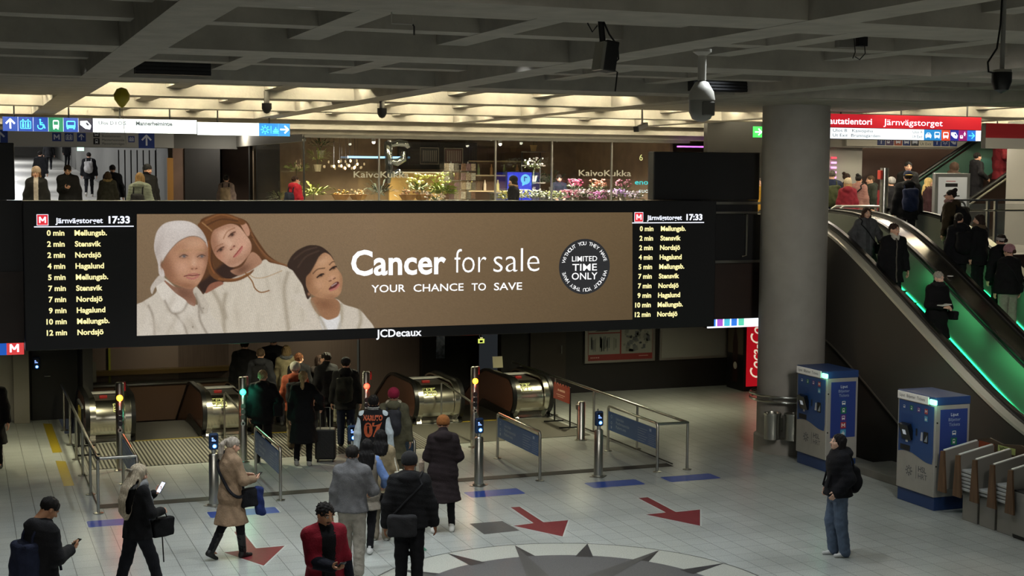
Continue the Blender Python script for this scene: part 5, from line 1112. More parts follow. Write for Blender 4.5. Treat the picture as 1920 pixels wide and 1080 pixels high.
for k, (x, c_, lb) in enumerate(((14.2, ('c8c04a', 'd8d080'), 'yellow'), (14.65, ('dcd878', 'f0ead0'), 'pale yellow'), (15.15, ('f0ece0', 'd8e0c0'), 'white'), (15.6, ('e8e4d0', 'c8d080'), 'cream'), (16.1, ('b8587a', 'd890a8'), 'rose pink'), (16.5, ('f0e4e8', 'e0b8c8'), 'pale pink'), (16.9, ('c878b8', 'b868a0'), 'magenta'), (17.3, ('d8a8c8', 'e8d0e0'), 'light mauve'), (17.7, ('a878c8', 'c8a0e0'), 'violet'), (18.1, ('ece8f0', 'd8c8e4'), 'white and lilac'))):
    potplant(x, 37.35+.12*(k % 3), z0, 'pot of %s blooms in the row behind the right shop panes' % lb, .22+.04*(k % 3), '55643a', c_, r=.24, nl=46, ln=.2, nfl=54, fs=.032, group='blooming pots behind the right panes')
for k, (x, c_, lb) in enumerate(((16.45, ('c04a78', 'd06a90'), 'deep pink ball bloom'), (17.15, ('c89078', 'b87860'), 'dusty orange blooms'), (17.95, ('8a4a58', 'a06070'), 'dark red blooms'))):
    potplant(x, 37.85, z0+.12, 'second-row pot with %s behind the right panes' % lb, .5, '4a5a34', c_, r=.24, nl=40, nfl=40, fs=.036, group='blooming pots behind the right panes')
for x, y, z, lb, g_, h, kw in ((8.75, 37.0, 5.35, 'hanging spider plant at the left shop corner', '8f9a4a', .25, dict(r=.3, nl=60, ln=.35, wd=.015, pot=mat('d8cba8', .5, name='pot'))), (8.9, 37.3, 5.72, 'trailing plant high at the left shop corner', '4d5c2c', .2, dict(r=.35, nl=60, ln=.3, wd=.02)),
                               (9.0, 38.5, 4.3, 'bushy yellow-green plant in front of the red jacket woman', '7d8438', .6, dict(r=.4, nl=110, ln=.22, wd=.04)), (8.7, 41.5, 4.0, 'slender grey-green plant left inside the shop', '6a7454', .9, dict(r=.4, nl=70, ln=.3, wd=.03)), (8.9, 40.2, 4.9, 'climbing plant with pale leaves behind the side glass', '8a9450', .7, dict(r=.3, nl=70, ln=.2, wd=.04)),
                               (16.3, 40.8, 4.75, 'dark green bush in a grey tub on the back counter', '2f3c20', .35, dict(r=.35, nl=90, ln=.25, wd=.04)), (17.0, 40.9, 4.75, 'second dark green bush at the right end of the back counter', '37432a', .35, dict(r=.35, nl=90, ln=.25, wd=.04)), (15.6, 38.95, 5.1, 'white-flowered trailing plant on the tall shelf', '5f6a44', .5, dict(fl=('e8e4d8',), r=.25, nl=60, ln=.25, wd=.03)), (15.65, 39.1, 5.98, 'plant in a cream pot on top of the tall shelf', '3d4a2a', .15, dict(r=.2, nl=30, ln=.3, wd=.02, pot=mat('d8b878', .5, name='pot')))):
    potplant(x, y, z, lb, h, g_, **kw)
t = thing('shelf_unit', 'tall dark plant shelf right of the blue screen', 'shelf', (15.35, 38.9, FL))
for z in (0, .55, 1.0, 1.4, 1.9, 2.3): MB().box(0, .6, 0, .4, z, z+.03).build('shelf', mat('5b564c', .5, name='shelf_board'), t)
for x in (.0, .57): MB().box(x, x+.03, .37, .4, 0, 2.3).build('post', BLACK, t)
t = thing('shelf_unit', 'wooden back shelf with bottles in the flower shop', 'shelf', (15.1, 43.2, FL))
for z in (.6, 1.1, 1.6, 2.05): MB().box(0, 2.2, 0, .35, z, z+.04).build('shelf', mat('9a8a68', .5, name='pale_shelf'), t)
MB().box(0, 2.2, .33, .36, .5, 2.5).build('back', mat('5c4430', .6, name='wood_back'), t)
for k in range(9):
    o = MB().lathe([(.045, 0), (.05, .02), (.05, .2), (.02, .27), (.02, .34)], n=10).build('bottle', mat(('c8c070', '7a8a5a', 'c8b8a0', 'b88a58')[k % 4], .3, name='bottle'), None, smooth=True); o.location = (15.25+.22*k, 43.35, FL+(1.14, 1.64)[k % 2]); tag(o, 'small bottle on the wooden back shelf of the flower shop', 'bottle', 'bottles on the back shelf')
for j, (x, lb) in enumerate(((12.55, 'tall revolving postcard stand behind the middle pane'), (13.25, 'second postcard stand with dark racks'))):
    t = thing('card_stand', lb, 'card stand', (x, 37.4 if j == 0 else 38.0, FL)); MB().cyl((0, 0, 0), (0, 0, 2.0), .02, n=8).build('pole', STEEL, t); MB().lathe([(.25, 0), (.25, .03)], n=20).build('base', BLACK, t)
    for r in range(6):
        z = .45+r*.26; MB().box(-.22, .22, -.04, .04, z-.02, z).build('rack', mat('a8a498' if j == 0 else '55524a', .4, .3, name='rack_wire'), t)
        for c_ in range(3): MB().box(-.21+c_*.145, -.08+c_*.145, -.05, -.042, z, z+.2).build('card', mat(('b9a890', '7d5a44', 'c8c4b8', '8a6a70', '6a6458')[(r*3+c_*2+j) % 5], .5, var=.4, vs=30, name='card'), t)
# menu frames, info screen, ochre wall, balloon, bulbs
for k, x in enumerate((13.5, 14.3)):
    t = thing('picture_frame', ('left', 'right')[k]+' framed board on the dark panel in the flower shop', 'frame', (x, 43.25, 5.62)); MB().tube([(0, 0, 0), (.6, 0, 0), (.6, 0, .5), (0, 0, .5)], .02, 6, closed=True).build('frame', mat('8a8476', .5, name='frame'), t); MB().box(.03, .57, 0, .01, .03, .47).build('sheet', mat(('3a3a38', '5a4038')[k], .6, name='sheet'), t)
    for j in range(8): MB().box(.09+.06*j, .11+.06*j, -.006, 0, .08, .42).build('line', mat('9a9486', .6, name='line'), t)
S('wall_ochre', mat('a88a50', .6, var=.1, vs=3, name='ochre_wall'), (12.4, 14.3, 42.9, 43.0, FL, 5.35)); S('trim_shelf', mat('d8cfa8', .4, emit=.6, name='lit_edge'), (12.4, 14.3, 42.82, 42.9, 5.33, 5.37))
t = thing('info_screen', 'blue advertising screen with a round speech bubble inside the shop front', 'screen', (14.5, 38.2, FL)); MB().box(-.03, .77, 0, .08, .1, 1.75).build('case', BLACK, t)
f = Flat((0, -.002, 0)); f.rect(0, .74, .75, 1.72, glow('2a36c0', 1.0)); f.disc(.55, 1.52, .145, glow('6ac0f0', 1), 2); f.poly([(.45, 1.45), (.56, 1.38), (.45, 1.33)], glow('6ac0f0', 1), 2); f.bar((.52, 1.46), (.52, 1.6), .03, glow('183a78', 1), 3); f.bar((.52, 1.59), (.6, 1.57), .03, glow('183a78', 1), 3); f.build('screen_image', t)
for x, z, wd in ((.08, 1.22, .56), (.38, 1.13, .3), (.38, 1.06, .3)): MB().box(x, x+wd, -.008, -.007, z, z+.022).build('caption_line', glow('b8c4f0', 1), t)
t = thing('foil_balloon', 'big silver foil letter balloon hanging behind the left shop panes', 'balloon', (10.85, 37.0, 5.15))
for pts, r in ((((-.2, 0, -.1), (-.16, 0, .3), (-.2, 0, .9), (-.25, 0, 1.0)), .11), (((-.2, .02, .9), (.1, 0, .98), (.3, 0, .95), (.38, 0, .85)), .09), (((-.15, 0, .5), (.05, 0, .45), (.22, 0, .55), (.25, 0, .75)), .1), (((-.1, 0, .1), (.1, .02, .2), (.25, 0, .1)), .09)):
    MB().tube([Vector(p) for p in pts], [r*.6]+[r]*(len(pts)-2)+[r*.5], 10).build('foil', mat('d0d4d0', .08, 1, bump=.3, bs=5, name='silver_foil'), t, smooth=True)
t = thing('bulb_chain', 'cluster of bare glowing bulbs hanging at the left of the flower shop', 'lamp', (9.9, 38.6, 5.55))
for k in range(10):
    x, z = rnd.uniform(-.4, .4), rnd.uniform(-.15, .15); MB().ell((x, rnd.uniform(-.1, .1), z), (.028, .028, .04), 8, 6).build('bulb', glow('ffd9a0', 5), t, smooth=True); MB().cyl((x, 0, z+.04), (x, 0, .9), .004, n=4).build('cord', BLACK, t)
o = MB().box(9.8, 11.4, 37.9, 37.96, 5.72, 5.77).build('light_bar', glow('9ad0ff', 2)); tag(o, 'thin blue light bar in the left part of the flower shop', 'lamp')
t = thing('party_balloon', 'yellow balloon stuck under the ceiling beam at the upper left', 'balloon', (2.52, 24.4, 6.5)); MB().lathe([(.001, -.16), (.05, -.12), (.12, -.02), (.13, .06), (.08, .15), (.001, .18)], n=20).build('skin', mat('b8a828', .35, name='yellow_rubber'), t, smooth=True); MB().tube([(0, 0, -.16), (.03, 0, -.5), (.06, 0, -.75)], .004, 5).build('string', mat('8a8a7a', .6, name='string'), t)
# ---------------------------------------------------------------- cameras and fittings on the ceiling
WHC = mat('b5b2aa', .45, name='camera_white')
t = thing('security_camera', 'white dome camera on a long stem, left of the column', 'camera', (7.46, 13.8, 0))
MB().lathe([(.10, 6.65), (.10, 6.62), (.04, 6.58), (.04, 6.60)], n=20).build('mount', WHC, t, smooth=True); MB().cyl((0, 0, 6.32), (0, 0, 6.6), .045, n=16).build('stem', WHC, t, smooth=True)
MB().lathe([(.02, 6.32), (.07, 6.30), (.13, 6.2), (.145, 6.12), (.145, 6.11)], n=28).build('hood', WHC, t, smooth=True); MB().lathe([(.135, 6.11), (.135, 5.99), (.10, 5.91), (.04, 5.88), (.001, 5.875)], n=28).build('dome', mat('8f8d88', .3, name='camera_grey'), t, smooth=True)
MB().box(-.06, .09, -.145, -.12, 5.94, 6.09).build('window', mat('6a6864', .2, name='camera_window'), t, bev=.02)
t = thing('projector', 'black box device with dangling cables hanging under the ceiling', 'ceiling device', (5.65, 12.3, 0))
M = Matrix.Translation((0, 0, 6.42)) @ Matrix.Rotation(radians(8), 4, 'Y'); MB().box(-.06, .07, -.1, .1, -.16, .12, M=M).build('case', BLACK, t, bev=.01); MB().cyl((-.04, 0, 6.5), (-.08, 0, 6.85), .03, n=8).build('bracket', BLACK, t); MB().box(-.09, -.06, -.1, .1, -.16, .1, M=M).build('side_plate', STEEL, t)
MB().tube([(-.08, 0, 6.8), (.0, -.05, 6.6), (.11, 0, 6.5), (.12, 0, 6.38), (.07, 0, 6.34)], .009, 6).build('cable', RUBBER, t, smooth=True); MB().tube([(-.2, 0, 6.7), (-.15, 0, 6.62), (-.1, 0, 6.68)], .007, 6).build('cable', RUBBER, t, smooth=True); MB().tube([(.06, 0, 6.28), (.11, 0, 6.26), (.09, 0, 6.08)], .008, 6).build('aerial', RUBBER, t)
t = thing('security_camera', 'black dome camera on a pole at the right edge', 'camera', (8.35, 10.1, 0))
MB().cyl((0, 0, 6.22), (0, 0, 6.9), .02, n=12).build('pole', mat('9a9a96', .4, .6, name='pole_grey'), t); MB().lathe([(.08, 6.2), (.08, 6.22), (.02, 6.23)], n=20).build('collar', STEEL, t, smooth=True); MB().lathe([(.085, 6.2), (.085, 6.12), (.06, 6.05), (.001, 6.02)], n=24).build('dome', RUBBER, t, smooth=True)
MB().tube([(-.02, 0, 6.9), (-.03, 0, 6.6), (-.06, 0, 6.4), (-.15, 0, 6.28), (-.14, 0, 6.2), (-.07, 0, 6.19)], .009, 6).build('cable', RUBBER, t, smooth=True)
for x, y, z, lb in ((7.4, 26.1, 6.62, 'dark dome camera in front of the lit coffers, above the middle of the shop'), (5.24, 26.1, 6.66, 'small black dome camera before the lit coffers, above the sign end')):
    t = thing('security_camera', lb, 'camera', (x, y, 0)); MB().cyl((0, 0, z-.1), (0, 0, z+.12), .05, n=14).build('mount', mat('55534e', .5, name='mount'), t); MB().lathe([(.09, z-.1), (.09, z-.2), (.05, z-.27), (.001, z-.29)], n=20).build('dome', RUBBER, t, smooth=True)
t = thing('security_camera', 'pale bullet camera tilted under the ceiling, above the right end of the shop', 'camera', (13.2, 27, 6.3)); M = Matrix.Rotation(radians(35), 4, 'Z') @ Matrix.Rotation(radians(-14), 4, 'Y'); MB().box(-.2, .22, -.05, .05, -.05, .05, M=M).build('housing', mat('a8a596', .5, name='camera_beige'), t, bev=.01); MB().box(-.23, -.2, -.055, .055, -.055, .06, M=M).build('lens', BLACK, t); MB().cyl((.02, 0, .04), (.02, 0, .36), .02, n=8).build('mount', WHC, t)
for x, lb in ((2.35, 'left'), (11.15, 'right')):
    t = thing('air_grille', 'dark air grille in the ceiling coffer at the '+('upper left' if lb == 'left' else 'left of the column'), 'vent', (x, 20.9, 6.68)); MB().box(0, 1.05, 0, .2, 0, .22).build('box', BLACK, t)
    for k in range(4): MB().box(0, 1.05, -.01, 0, .02+.05*k, .05+.05*k).build('slat', mat('2a2a2c', .4, name='slat'), t)
t = thing('junction_box', 'grey cable box with loose wires in a coffer right of the column', 'ceiling device', (9.05, 13.6, 6.72)); MB().box(0, .2, 0, .1, 0, .18).build('box', mat('77746d', .6, name='box_grey'), t); MB().box(.25, .36, 0, .1, .02, .16).build('sensor', BLACK, t); MB().tube([(.18, 0, .1), (.2, 0, -.05), (.17, 0, -.12)], .006, 5).build('wire', RUBBER, t); MB().tube([(.32, 0, .02), (.33, 0, -.06), (.26, 0, -.13), (.2, 0, -.1)], .006, 5).build('wire', RUBBER, t)
t = thing('ceiling_hook', 'thin bent wire and bright sensor under the beam above the departure screen', 'ceiling device', (3.75, 12.9, 6.68)); MB().tube([(0, 0, .1), (0, 0, 0), (.2, 0, 0), (.2, 0, .06)], .008, 6).build('conduit', WHC, t); MB().tube([(.2, 0, 0), (.215, 0, -.02), (.215, 0, -.1)], .008, 6).build('wire', RUBBER, t)
# ---------------------------------------------------------------- upper right: rails, poster stand, posts
t = thing('glass_railing', 'steel and glass railing at the upper floor edge right of the escalators', 'railing', (19.3, 24.95, FL))
GL2 = mat('9fb0ac', .05, 0, alpha=.16, name='rail_glass')
MB().box(0, 4.5, -.03, .03, 1.16, 1.2).build('top_rail', STEEL, t); MB().tube([(0, -.07, .96), (4.5, -.07, .96)], .02, 8).build('hand_rail', CHROME, t, smooth=True)
for x in (0, 1.05, 1.25, 2.7, 4.4): MB().box(x, x+.06, -.03, .03, -.3, 1.16).build('post', STEEL, t)
for a, b in ((.06, 1.05), (1.31, 2.7), (2.76, 4.4)): MB().box(a+.02, b-.02, -.006, .006, .05, 1.1).build('pane', GL2, t)
t = thing('parapet_railing', 'double steel rail in front of a dark panel between screen and column', 'railing', (13.6, 24.7, FL)); MB().box(0, 1.3, 0, .04, 1.1, 1.15).build('top_rail', STEEL, t); MB().box(0, 1.3, -.02, .03, .92, .96).build('lower_rail', STEEL, t); MB().box(0, 1.3, .06, .09, 0, .9).build('panel', BLACK, t); MB().box(0, 1.3, -.04, .04, -.04, 0.01).build('foot_rail', STEEL, t); MB().tube([(.72, 0, .9), (.8, 0, .9), (.8, 0, .1), (.7, 0, .08)], .02, 6).build('end_loop', CHROME, t, smooth=True)
t = thing('poster_stand', 'grey framed poster stand on the upper floor beside the woman with a bun', 'poster stand', (20.57, 27.0, FL)); MB().box(0, .97, 0, .1, .05, 1.75).build('frame', mat('8f9092', .35, .7, name='alu'), t, bev=.01); MB().box(-.05, 1.02, -.15, .25, 0, .05).build('foot', mat('8f9092', .35, .7, name='alu'), t)
f = Flat((0, -.002, 0)); PP = mat('b9bcc2', .5, emit=.12, name='poster_paper'); f.rect(.09, .88, .12, 1.66, PP); INK = mat('1a1a1e', .5, name='poster_ink')
f.ring(.42, .98, .17, .06, INK, 2, n=20); f.rect(.28, .62, 1.44, 1.52, INK, 2); f.rect(.36, .54, 1.32, 1.36, INK, 2); f.rect(.24, .68, 1.22, 1.25, INK, 2); f.rect(.3, .56, 1.56, 1.575, mat('a04040', .5, name='poster_red'), 2); f.rect(.12, .4, .68, .80, mat('3a4460', .5, name='poster_blue'), 2); f.ring(.72, .98, .15, .05, INK, 2, n=20); f.build('poster', t)
t = thing('steel_post', 'thick round steel post with a red push box on the upper floor', 'post', (18.85, 26.5, FL)); MB().cyl((0, 0, 0), (0, 0, 1.85), .09, n=24).build('post', STEEL, t, smooth=True); MB().box(-.14, -.08, -.06, .06, 1.6, 1.8).build('push_box', mat('9a2c22', .4, name='red_box'), t, bev=.01)
t = thing('grab_rail', 'bent pale grab rails on the landing behind the down escalator', 'railing', (17.9, 26.9, FL)); 
for k in range(2): MB().tube([(0, .3*k, .5), (.1, .3*k, .95), (.2, .3*k, 1.0), (1.2, .3*k, 1.0), (1.25, .3*k, .9), (1.25, .3*k, 0)], .03, 8).build('rail', mat('8f8d86', .35, .7, name='pale_rail'), t, smooth=True)
t = thing('red_board', 'low red board behind the people on the upper floor', 'board', (22.3, 32.2, FL)); MB().box(0, .9, 0, .05, .3, 1.3).build('panel', mat('7a1a20', .5, name='dark_red'), t)
t = thing('neon_sign', 'pink neon lit sign strip seen just right of the column', 'sign', (21.72, 32.9, 5.0))
for k in range(7): MB().box(0, .16, 0, .03, .13*k, .13*k+.05).build('neon_bar', glow('e88ad8' if k < 6 else 'f03a4a', 1.8), t)
t = thing('neon_sign', 'round purple neon letter between the black cabinet and the column', 'sign', (21.0, 35.9, 5.75)); MB().tube([(.16*cos(a), 0, .16*sin(a)) for a in np.linspace(.6, 5.7, 16)], .022, 6).build('neon_tube', glow('d060f0', 2.5), t, smooth=True); MB().cyl((-.1, 0, 0), (.12, 0, 0), .02, n=6).build('neon_tube', glow('d060f0', 2.5), t)
o = MB().box(18.9, 24, 36.3, 36.36, 6.1, 6.14).build('neon_line', glow('b060d8', 1.6)); tag(o, 'long thin purple neon line on the fascia left of the column', 'lamp')
for x, y, p_ in ((17.5, 27, 95), (20.5, 27.5, 85), (24, 30.5, 70)): lamp('AREA', (x, y, 6.6), p_, (1, .9, .75), 1.5, name='landing_fill')  # added fill lights without fixtures, brightening the landing and the people there
# ---------------------------------------------------------------- people: bodies and clothes grown as smooth distance fields
def surface_nets(D, lo, h):
    s = D < 0
    c = s[:-1, :-1, :-1].astype(np.int8)
    n = np.zeros(c.shape, np.int8)
    for i in (0, 1):
        for j in (0, 1):
            for k in (0, 1): n += s[i:s.shape[0]-1+i, j:s.shape[1]-1+j, k:s.shape[2]-1+k]
    act = (n > 0) & (n < 8); I = np.argwhere(act)
    idx = -np.ones(act.shape, np.int32); idx[act] = np.arange(len(I))
    P = np.zeros((len(I), 3)); W = np.zeros(len(I))
    cor = [(i, j, k) for i in (0, 1) for j in (0, 1) for k in (0, 1)]
    V = {q: D[I[:, 0]+q[0], I[:, 1]+q[1], I[:, 2]+q[2]] for q in cor}
    for a in cor:
        for ax in range(3):
            if a[ax]: continue
            b = tuple(1 if m == ax else a[m] for m in range(3)); va, vb = V[a], V[b]
            x = (va < 0) != (vb < 0); t = np.where(x, va/(va-vb+1e-12), 0)
            q = np.tile(np.array(a, float), (len(I), 1)); q[:, ax] += t; P += q*x[:, None]; W += x
    P = (I+P/np.maximum(W, 1)[:, None])*h+np.array(lo)
    F = []
    for ax in range(3):
        u, v = (ax+1) % 3, (ax+2) % 3
        A = np.take(s, range(s.shape[ax]-1), ax); B_ = np.take(s, range(1, s.shape[ax]), ax)
        E = np.argwhere(A != B_); ok = np.ones(len(E), bool)
        for m in (u, v): ok &= (E[:, m] > 0) & (E[:, m] < s.shape[m]-1)
        E = E[ok]; fl = A[E[:, 0], E[:, 1], E[:, 2]]
        def cell(du, dv):
            q = E.copy(); q[:, u] -= du; q[:, v] -= dv; return idx[q[:, 0], q[:, 1], q[:, 2]]
        Q = np.stack([cell(1, 1), cell(0, 1), cell(0, 0), cell(1, 0)], 1)
        Q[~fl] = Q[~fl][:, ::-1]; F.append(Q)
    F = np.concatenate(F); F = F[(F >= 0).all(1)]
    return P, F
class Field:
    """union of rounded shapes; each only touches the cells around it"""
    def __init__(s, h): s.h = h; s.p = []
    def cone(s, a, b, ra, rb=None, k=.03, sq=None):
        s.p.append(('c', np.array(a, float), np.array(b, float), ra, ra if rb is None else rb, k, sq)); return s
    def chain(s, pts, rs, k=.03, sq=None):
        for i in range(len(pts)-1): s.cone(pts[i], pts[i+1], rs[i], rs[i+1], k, sq)
        return s
    def ell(s, c, r, k=.02, M=None): s.p.append(('e', np.array(c, float), np.array(r, float), M, k)); return s
    def box(s, c, r, rd=.02, k=.01, M=None): s.p.append(('b', np.array(c, float), np.array(r, float), M, k, rd)); return s
    def prof(s, zs, wx, wy, cy=None, cx=None, k=.03, fold=0): s.p.append(('t', np.array(zs, float), np.array(wx, float), np.array(wy, float), np.zeros(len(zs)) if cy is None else np.array(cy, float), np.zeros(len(zs)) if cx is None else np.array(cx, float), k, fold)); return s
    def cut(s, fn): s.p.append(('x', fn)); return s
    def bounds(s):
        L = np.array([9.]*3); H = -L
        for p in s.p:
            if p[0] == 'c': r = max(p[3], p[4]); l, h = np.minimum(p[1], p[2])-r, np.maximum(p[1], p[2])+r
            elif p[0] in 'eb': r = p[2].max()*(1.0 if p[3] is None else 1.0)+(p[5] if p[0] == 'b' else 0); r = (p[2]+(p[5] if p[0] == 'b' else 0)) if p[3] is None else np.linalg.norm(p[2])+.01; l, h = p[1]-r, p[1]+r
            elif p[0] == 't': l = np.array([(p[5]-p[2]).min(), (p[4]-p[3]).min(), p[1].min()]); h = np.array([(p[5]+p[2]).max(), (p[4]+p[3]).max(), p[1].max()])
            else: continue
            L = np.minimum(L, l); H = np.maximum(H, h)
        return L-2.5*s.h, H+2.5*s.h
    def mesh(s, noise=None):
        L, H = s.bounds(); h = s.h; N = np.ceil((H-L)/h).astype(int)+1
        ax = [L[i]+h*np.arange(N[i]) for i in range(3)]
        D = np.full(N, .2, np.float32)
        def rng(l, hh, m):
            r = []
            for i in range(3):
                a = max(0, int((l[i]-m-L[i])/h)); b = min(N[i], int((hh[i]+m-L[i])/h)+2); r.append(slice(a, b))
            return tuple(r)
        for p in s.p:
            if p[0] == 'x':
                X, Y, Z = np.meshgrid(*ax, indexing='ij', sparse=True); D = np.maximum(D, p[1](X, Y, Z)).astype(np.float32); continue
            k = p[5] if p[0] == 'c' else (p[4] if p[0] in 'eb' else p[6])
            m = k+2*h
            if p[0] == 'c': r = max(p[3], p[4]); sl = rng(np.minimum(p[1], p[2])-r, np.maximum(p[1], p[2])+r, m)
            elif p[0] in 'eb': r = (p[2]+(p[5] if p[0] == 'b' else 0)) if p[3] is None else np.linalg.norm(p[2])+.01; sl = rng(p[1]-r, p[1]+r, m)
            else: sl = rng([(p[5]-p[2]).min(), (p[4]-p[3]).min(), p[1].min()], [(p[5]+p[2]).max(), (p[4]+p[3]).max(), p[1].max()], m)
            X, Y, Z = np.meshgrid(*[ax[i][sl[i]] for i in range(3)], indexing='ij', sparse=True)
            if 0 in (X.size, Y.size, Z.size): continue
            if p[0] == 'c':
                a, b, ra, rb = p[1:5]; k = p[5]; sq = p[6]; e = b-a; LL = e@e+1e-9
                x, y, z = X-a[0], Y-a[1], Z-a[2]; t = np.clip((x*e[0]+y*e[1]+z*e[2])/LL, 0, 1)
                q = [x-t*e[0], y-t*e[1], z-t*e[2]]
                if sq is not None: q = [q[i]/sq[i] for i in range(3)]
                d = np.sqrt(q[0]**2+q[1]**2+q[2]**2)-(ra+t*(rb-ra))
            elif p[0] == 'e':
                x, y, z = X-p[1][0], Y-p[1][1], Z-p[1][2]
                if p[3] is not None: R = np.array(p[3].to_3x3()).T; x, y, z = R[0][0]*x+R[0][1]*y+R[0][2]*z, R[1][0]*x+R[1][1]*y+R[1][2]*z, R[2][0]*x+R[2][1]*y+R[2][2]*z
                r = p[2]; q = np.sqrt((x/r[0])**2+(y/r[1])**2+(z/r[2])**2); q2 = np.sqrt((x/r[0]**2)**2+(y/r[1]**2)**2+(z/r[2]**2)**2)+1e-6; d = q*(q-1)/q2
            elif p[0] == 'b':
                x, y, z = X-p[1][0], Y-p[1][1], Z-p[1][2]
                if p[3] is not None: R = np.array(p[3].to_3x3()).T; x, y, z = R[0][0]*x+R[0][1]*y+R[0][2]*z, R[1][0]*x+R[1][1]*y+R[1][2]*z, R[2][0]*x+R[2][1]*y+R[2][2]*z
                r = p[2]-p[5]; x, y, z = np.abs(x)-r[0], np.abs(y)-r[1], np.abs(z)-r[2]
                d = np.sqrt(np.maximum(x, 0)**2+np.maximum(y, 0)**2+np.maximum(z, 0)**2)+np.minimum(np.maximum(x, np.maximum(y, z)), 0)-p[5]
            else:
                zs, wx, wy, cy, cx = p[1:6]; z = Z.ravel(); f = lambda v: np.interp(z, zs, v)[None, None, :]
                a, b = f(wx), f(wy); x, y = X-f(cx), Y-f(cy); q = np.sqrt((x/a)**2+(y/b)**2)
                d = (q-1)*np.minimum(a, b)
                if p[7]: d = d+p[7]*np.sin(np.arctan2(y, x)*7+Z*9)*.5*(1-np.clip((Z-.75)*2, 0, 1))
                d = np.maximum(d, np.maximum(zs[0]-Z, Z-zs[-1]))
            c = D[sl]
            if k > 0:
                u = np.clip(.5+.5*(c-d)/k, 0, 1); D[sl] = c+(d-c)*u-k*u*(1-u)
            else: D[sl] = np.minimum(c, d)
        if noise is not None:
            X, Y, Z = np.meshgrid(*ax, indexing='ij', sparse=True); D = D+noise(X, Y, Z).astype(np.float32)
        return surface_nets(D, L, h)
def to_obj(name, P, F, mats, parent, mi=None):
    me = bpy.data.meshes.new(name); me.vertices.add(len(P)); me.vertices.foreach_set('co', np.asarray(P, np.float32).ravel())
    me.loops.add(4*len(F)); me.polygons.add(len(F)); me.loops.foreach_set('vertex_index', np.asarray(F, np.int32).ravel())
    me.polygons.foreach_set('loop_start', np.arange(0, 4*len(F), 4, dtype=np.int32)); me.polygons.foreach_set('loop_total', np.full(len(F), 4, np.int32))
    for m in (mats if isinstance(mats, (list, tuple)) else [mats]): me.materials.append(m)
    if mi is not None: me.polygons.foreach_set('material_index', np.asarray(mi, np.int32))
    me.polygons.foreach_set('use_smooth', np.ones(len(F), bool)); me.update(calc_edges=True)
    return obj(name, me, parent)
# ---- head (facing +Y, centre of the skull at the origin) and hands, made once
def make_head(h):
    f = Field(h)
    f.ell((0, -.012, .03), (.076, .096, .086), 0).ell((0, .02, -.03), (.060, .072, .082), .03).ell((0, .06, -.088), (.026, .022, .022), .02)
    f.cone((0, .082, .012), (0, .108, -.028), .009, .014, .012).ell((.014, .094, -.034), (.009, .01, .008), .008).ell((-.014, .094, -.034), (.009, .01, .008), .008)
    for q in (-1, 1):
        f.ell((q*.078, -.008, -.008), (.010, .018, .030), .008).ell((q*.034, .076, .026), (.026, .016, .008), .012).ell((q*.045, .06, -.03), (.02, .02, .022), .02)
    f.ell((0, .083, -.060), (.024, .012, .006), .006).ell((0, .082, -.070), (.020, .012, .007), .006)
    f.cut(lambda X, Y, Z: np.minimum(10, .0135-np.sqrt((np.abs(X)-.031)**2+(Y-.098)**2+(Z-.008)**2)))
    for q in (-1, 1): f.ell((q*.031, .082, .008), (.012, .011, .011), .002)
    f.cone((0, -.018, -.05), (0, -.035, -.20), .054, .058, .03)
    P, F = f.mesh(); C = P[F].mean(1); x, y, z = np.abs(C[:, 0]), C[:, 1], C[:, 2]
    mi = np.zeros(len(F), int)
    e = (np.hypot(x-.031, z-.008) < .0125) & (y > .076); mi[e] = 1; mi[(np.hypot(x-.031, z-.008) < .006) & (y > .076)] = 2
    mi[(((x/.023)**2+((z+.065)/.010)**2) < 1) & (y > .07)] = 3
    mi[((((x-.033)/.022)**2+((z-.030-.004*np.sin((x-.02)*90))/.005)**2) < 1) & (y > .06)] = 4
    brd = (y > -.0) & (z < -.035) & (z > -.125) & ~((x < .02) & (z > -.048)) & (mi == 0) & ((z < -.050) | (x > .045))
    must = (x < .03) & (y > .07) & (z < -.045) & (z > -.058) & (mi == 0)
    return P, F, mi, brd, must | (brd & (x < .022) & (z < -.078))
HEADS = {k: make_head(k) for k in (.0062, .011)}
def make_hand(h, curl, spread=1.0, thumb=.5):
    """wrist at the origin, fingers along -Z, palm facing +Y, thumb towards +X"""
    f = Field(h); f.cone((0, 0, .03), (0, 0, -.01), .024, .026, .01).box((0, 0, -.05), (.040, .014, .042), .013, .012)
    for x, L, r in ((.030, .072, .0088), (.010, .080, .009), (-.010, .075, .0088), (-.029, .060, .0078)):
        a = np.array((x, .0, -.086)); d1 = np.array((x*.25*spread, sin(curl*.6), -cos(curl*.6))); b = a+d1*L*.5
        d2 = np.array((0, sin(curl*1.5), -cos(curl*1.5))); c = b+d2*L*.3; d3 = np.array((0, sin(curl*2.2), -cos(curl*2.2))); e = c+d3*L*.25
        f.chain([a, b, c, e], [r, r*.95, r*.9, r*.8], .004)
    a = np.array((.032, .004, -.03)); b = a+np.array((.028, .012+.02*thumb, -.028)); c = b+np.array((.004, .016*thumb+.006, -.034))
    f.chain([a, b, c], [.014, .0115, .009], .008)
    return f.mesh()
HANDS = {(k, h): make_hand(h, c_, 1, t_) for h in (.0052, .009) for k, c_, t_ in (('relax', .42, .4), ('hold', .75, 1.2), ('fist', 1.1, 1.3))}
def ik(a, t, l1, l2, pole):
    a = np.array(a, float); t = np.array(t, float); d = t-a; L = np.linalg.norm(d); m = (l1+l2)*.999
    if L > m: t = a+d/L*m; d = t-a; L = m
    d = d/L; c = (l1*l1-l2*l2+L*L)/(2*L); hgt = sqrt(max(l1*l1-c*c, 0)); p = np.array(pole, float); p = p-d*(p@d); p /= (np.linalg.norm(p)+1e-9)
    return a+d*c+p*hgt, t
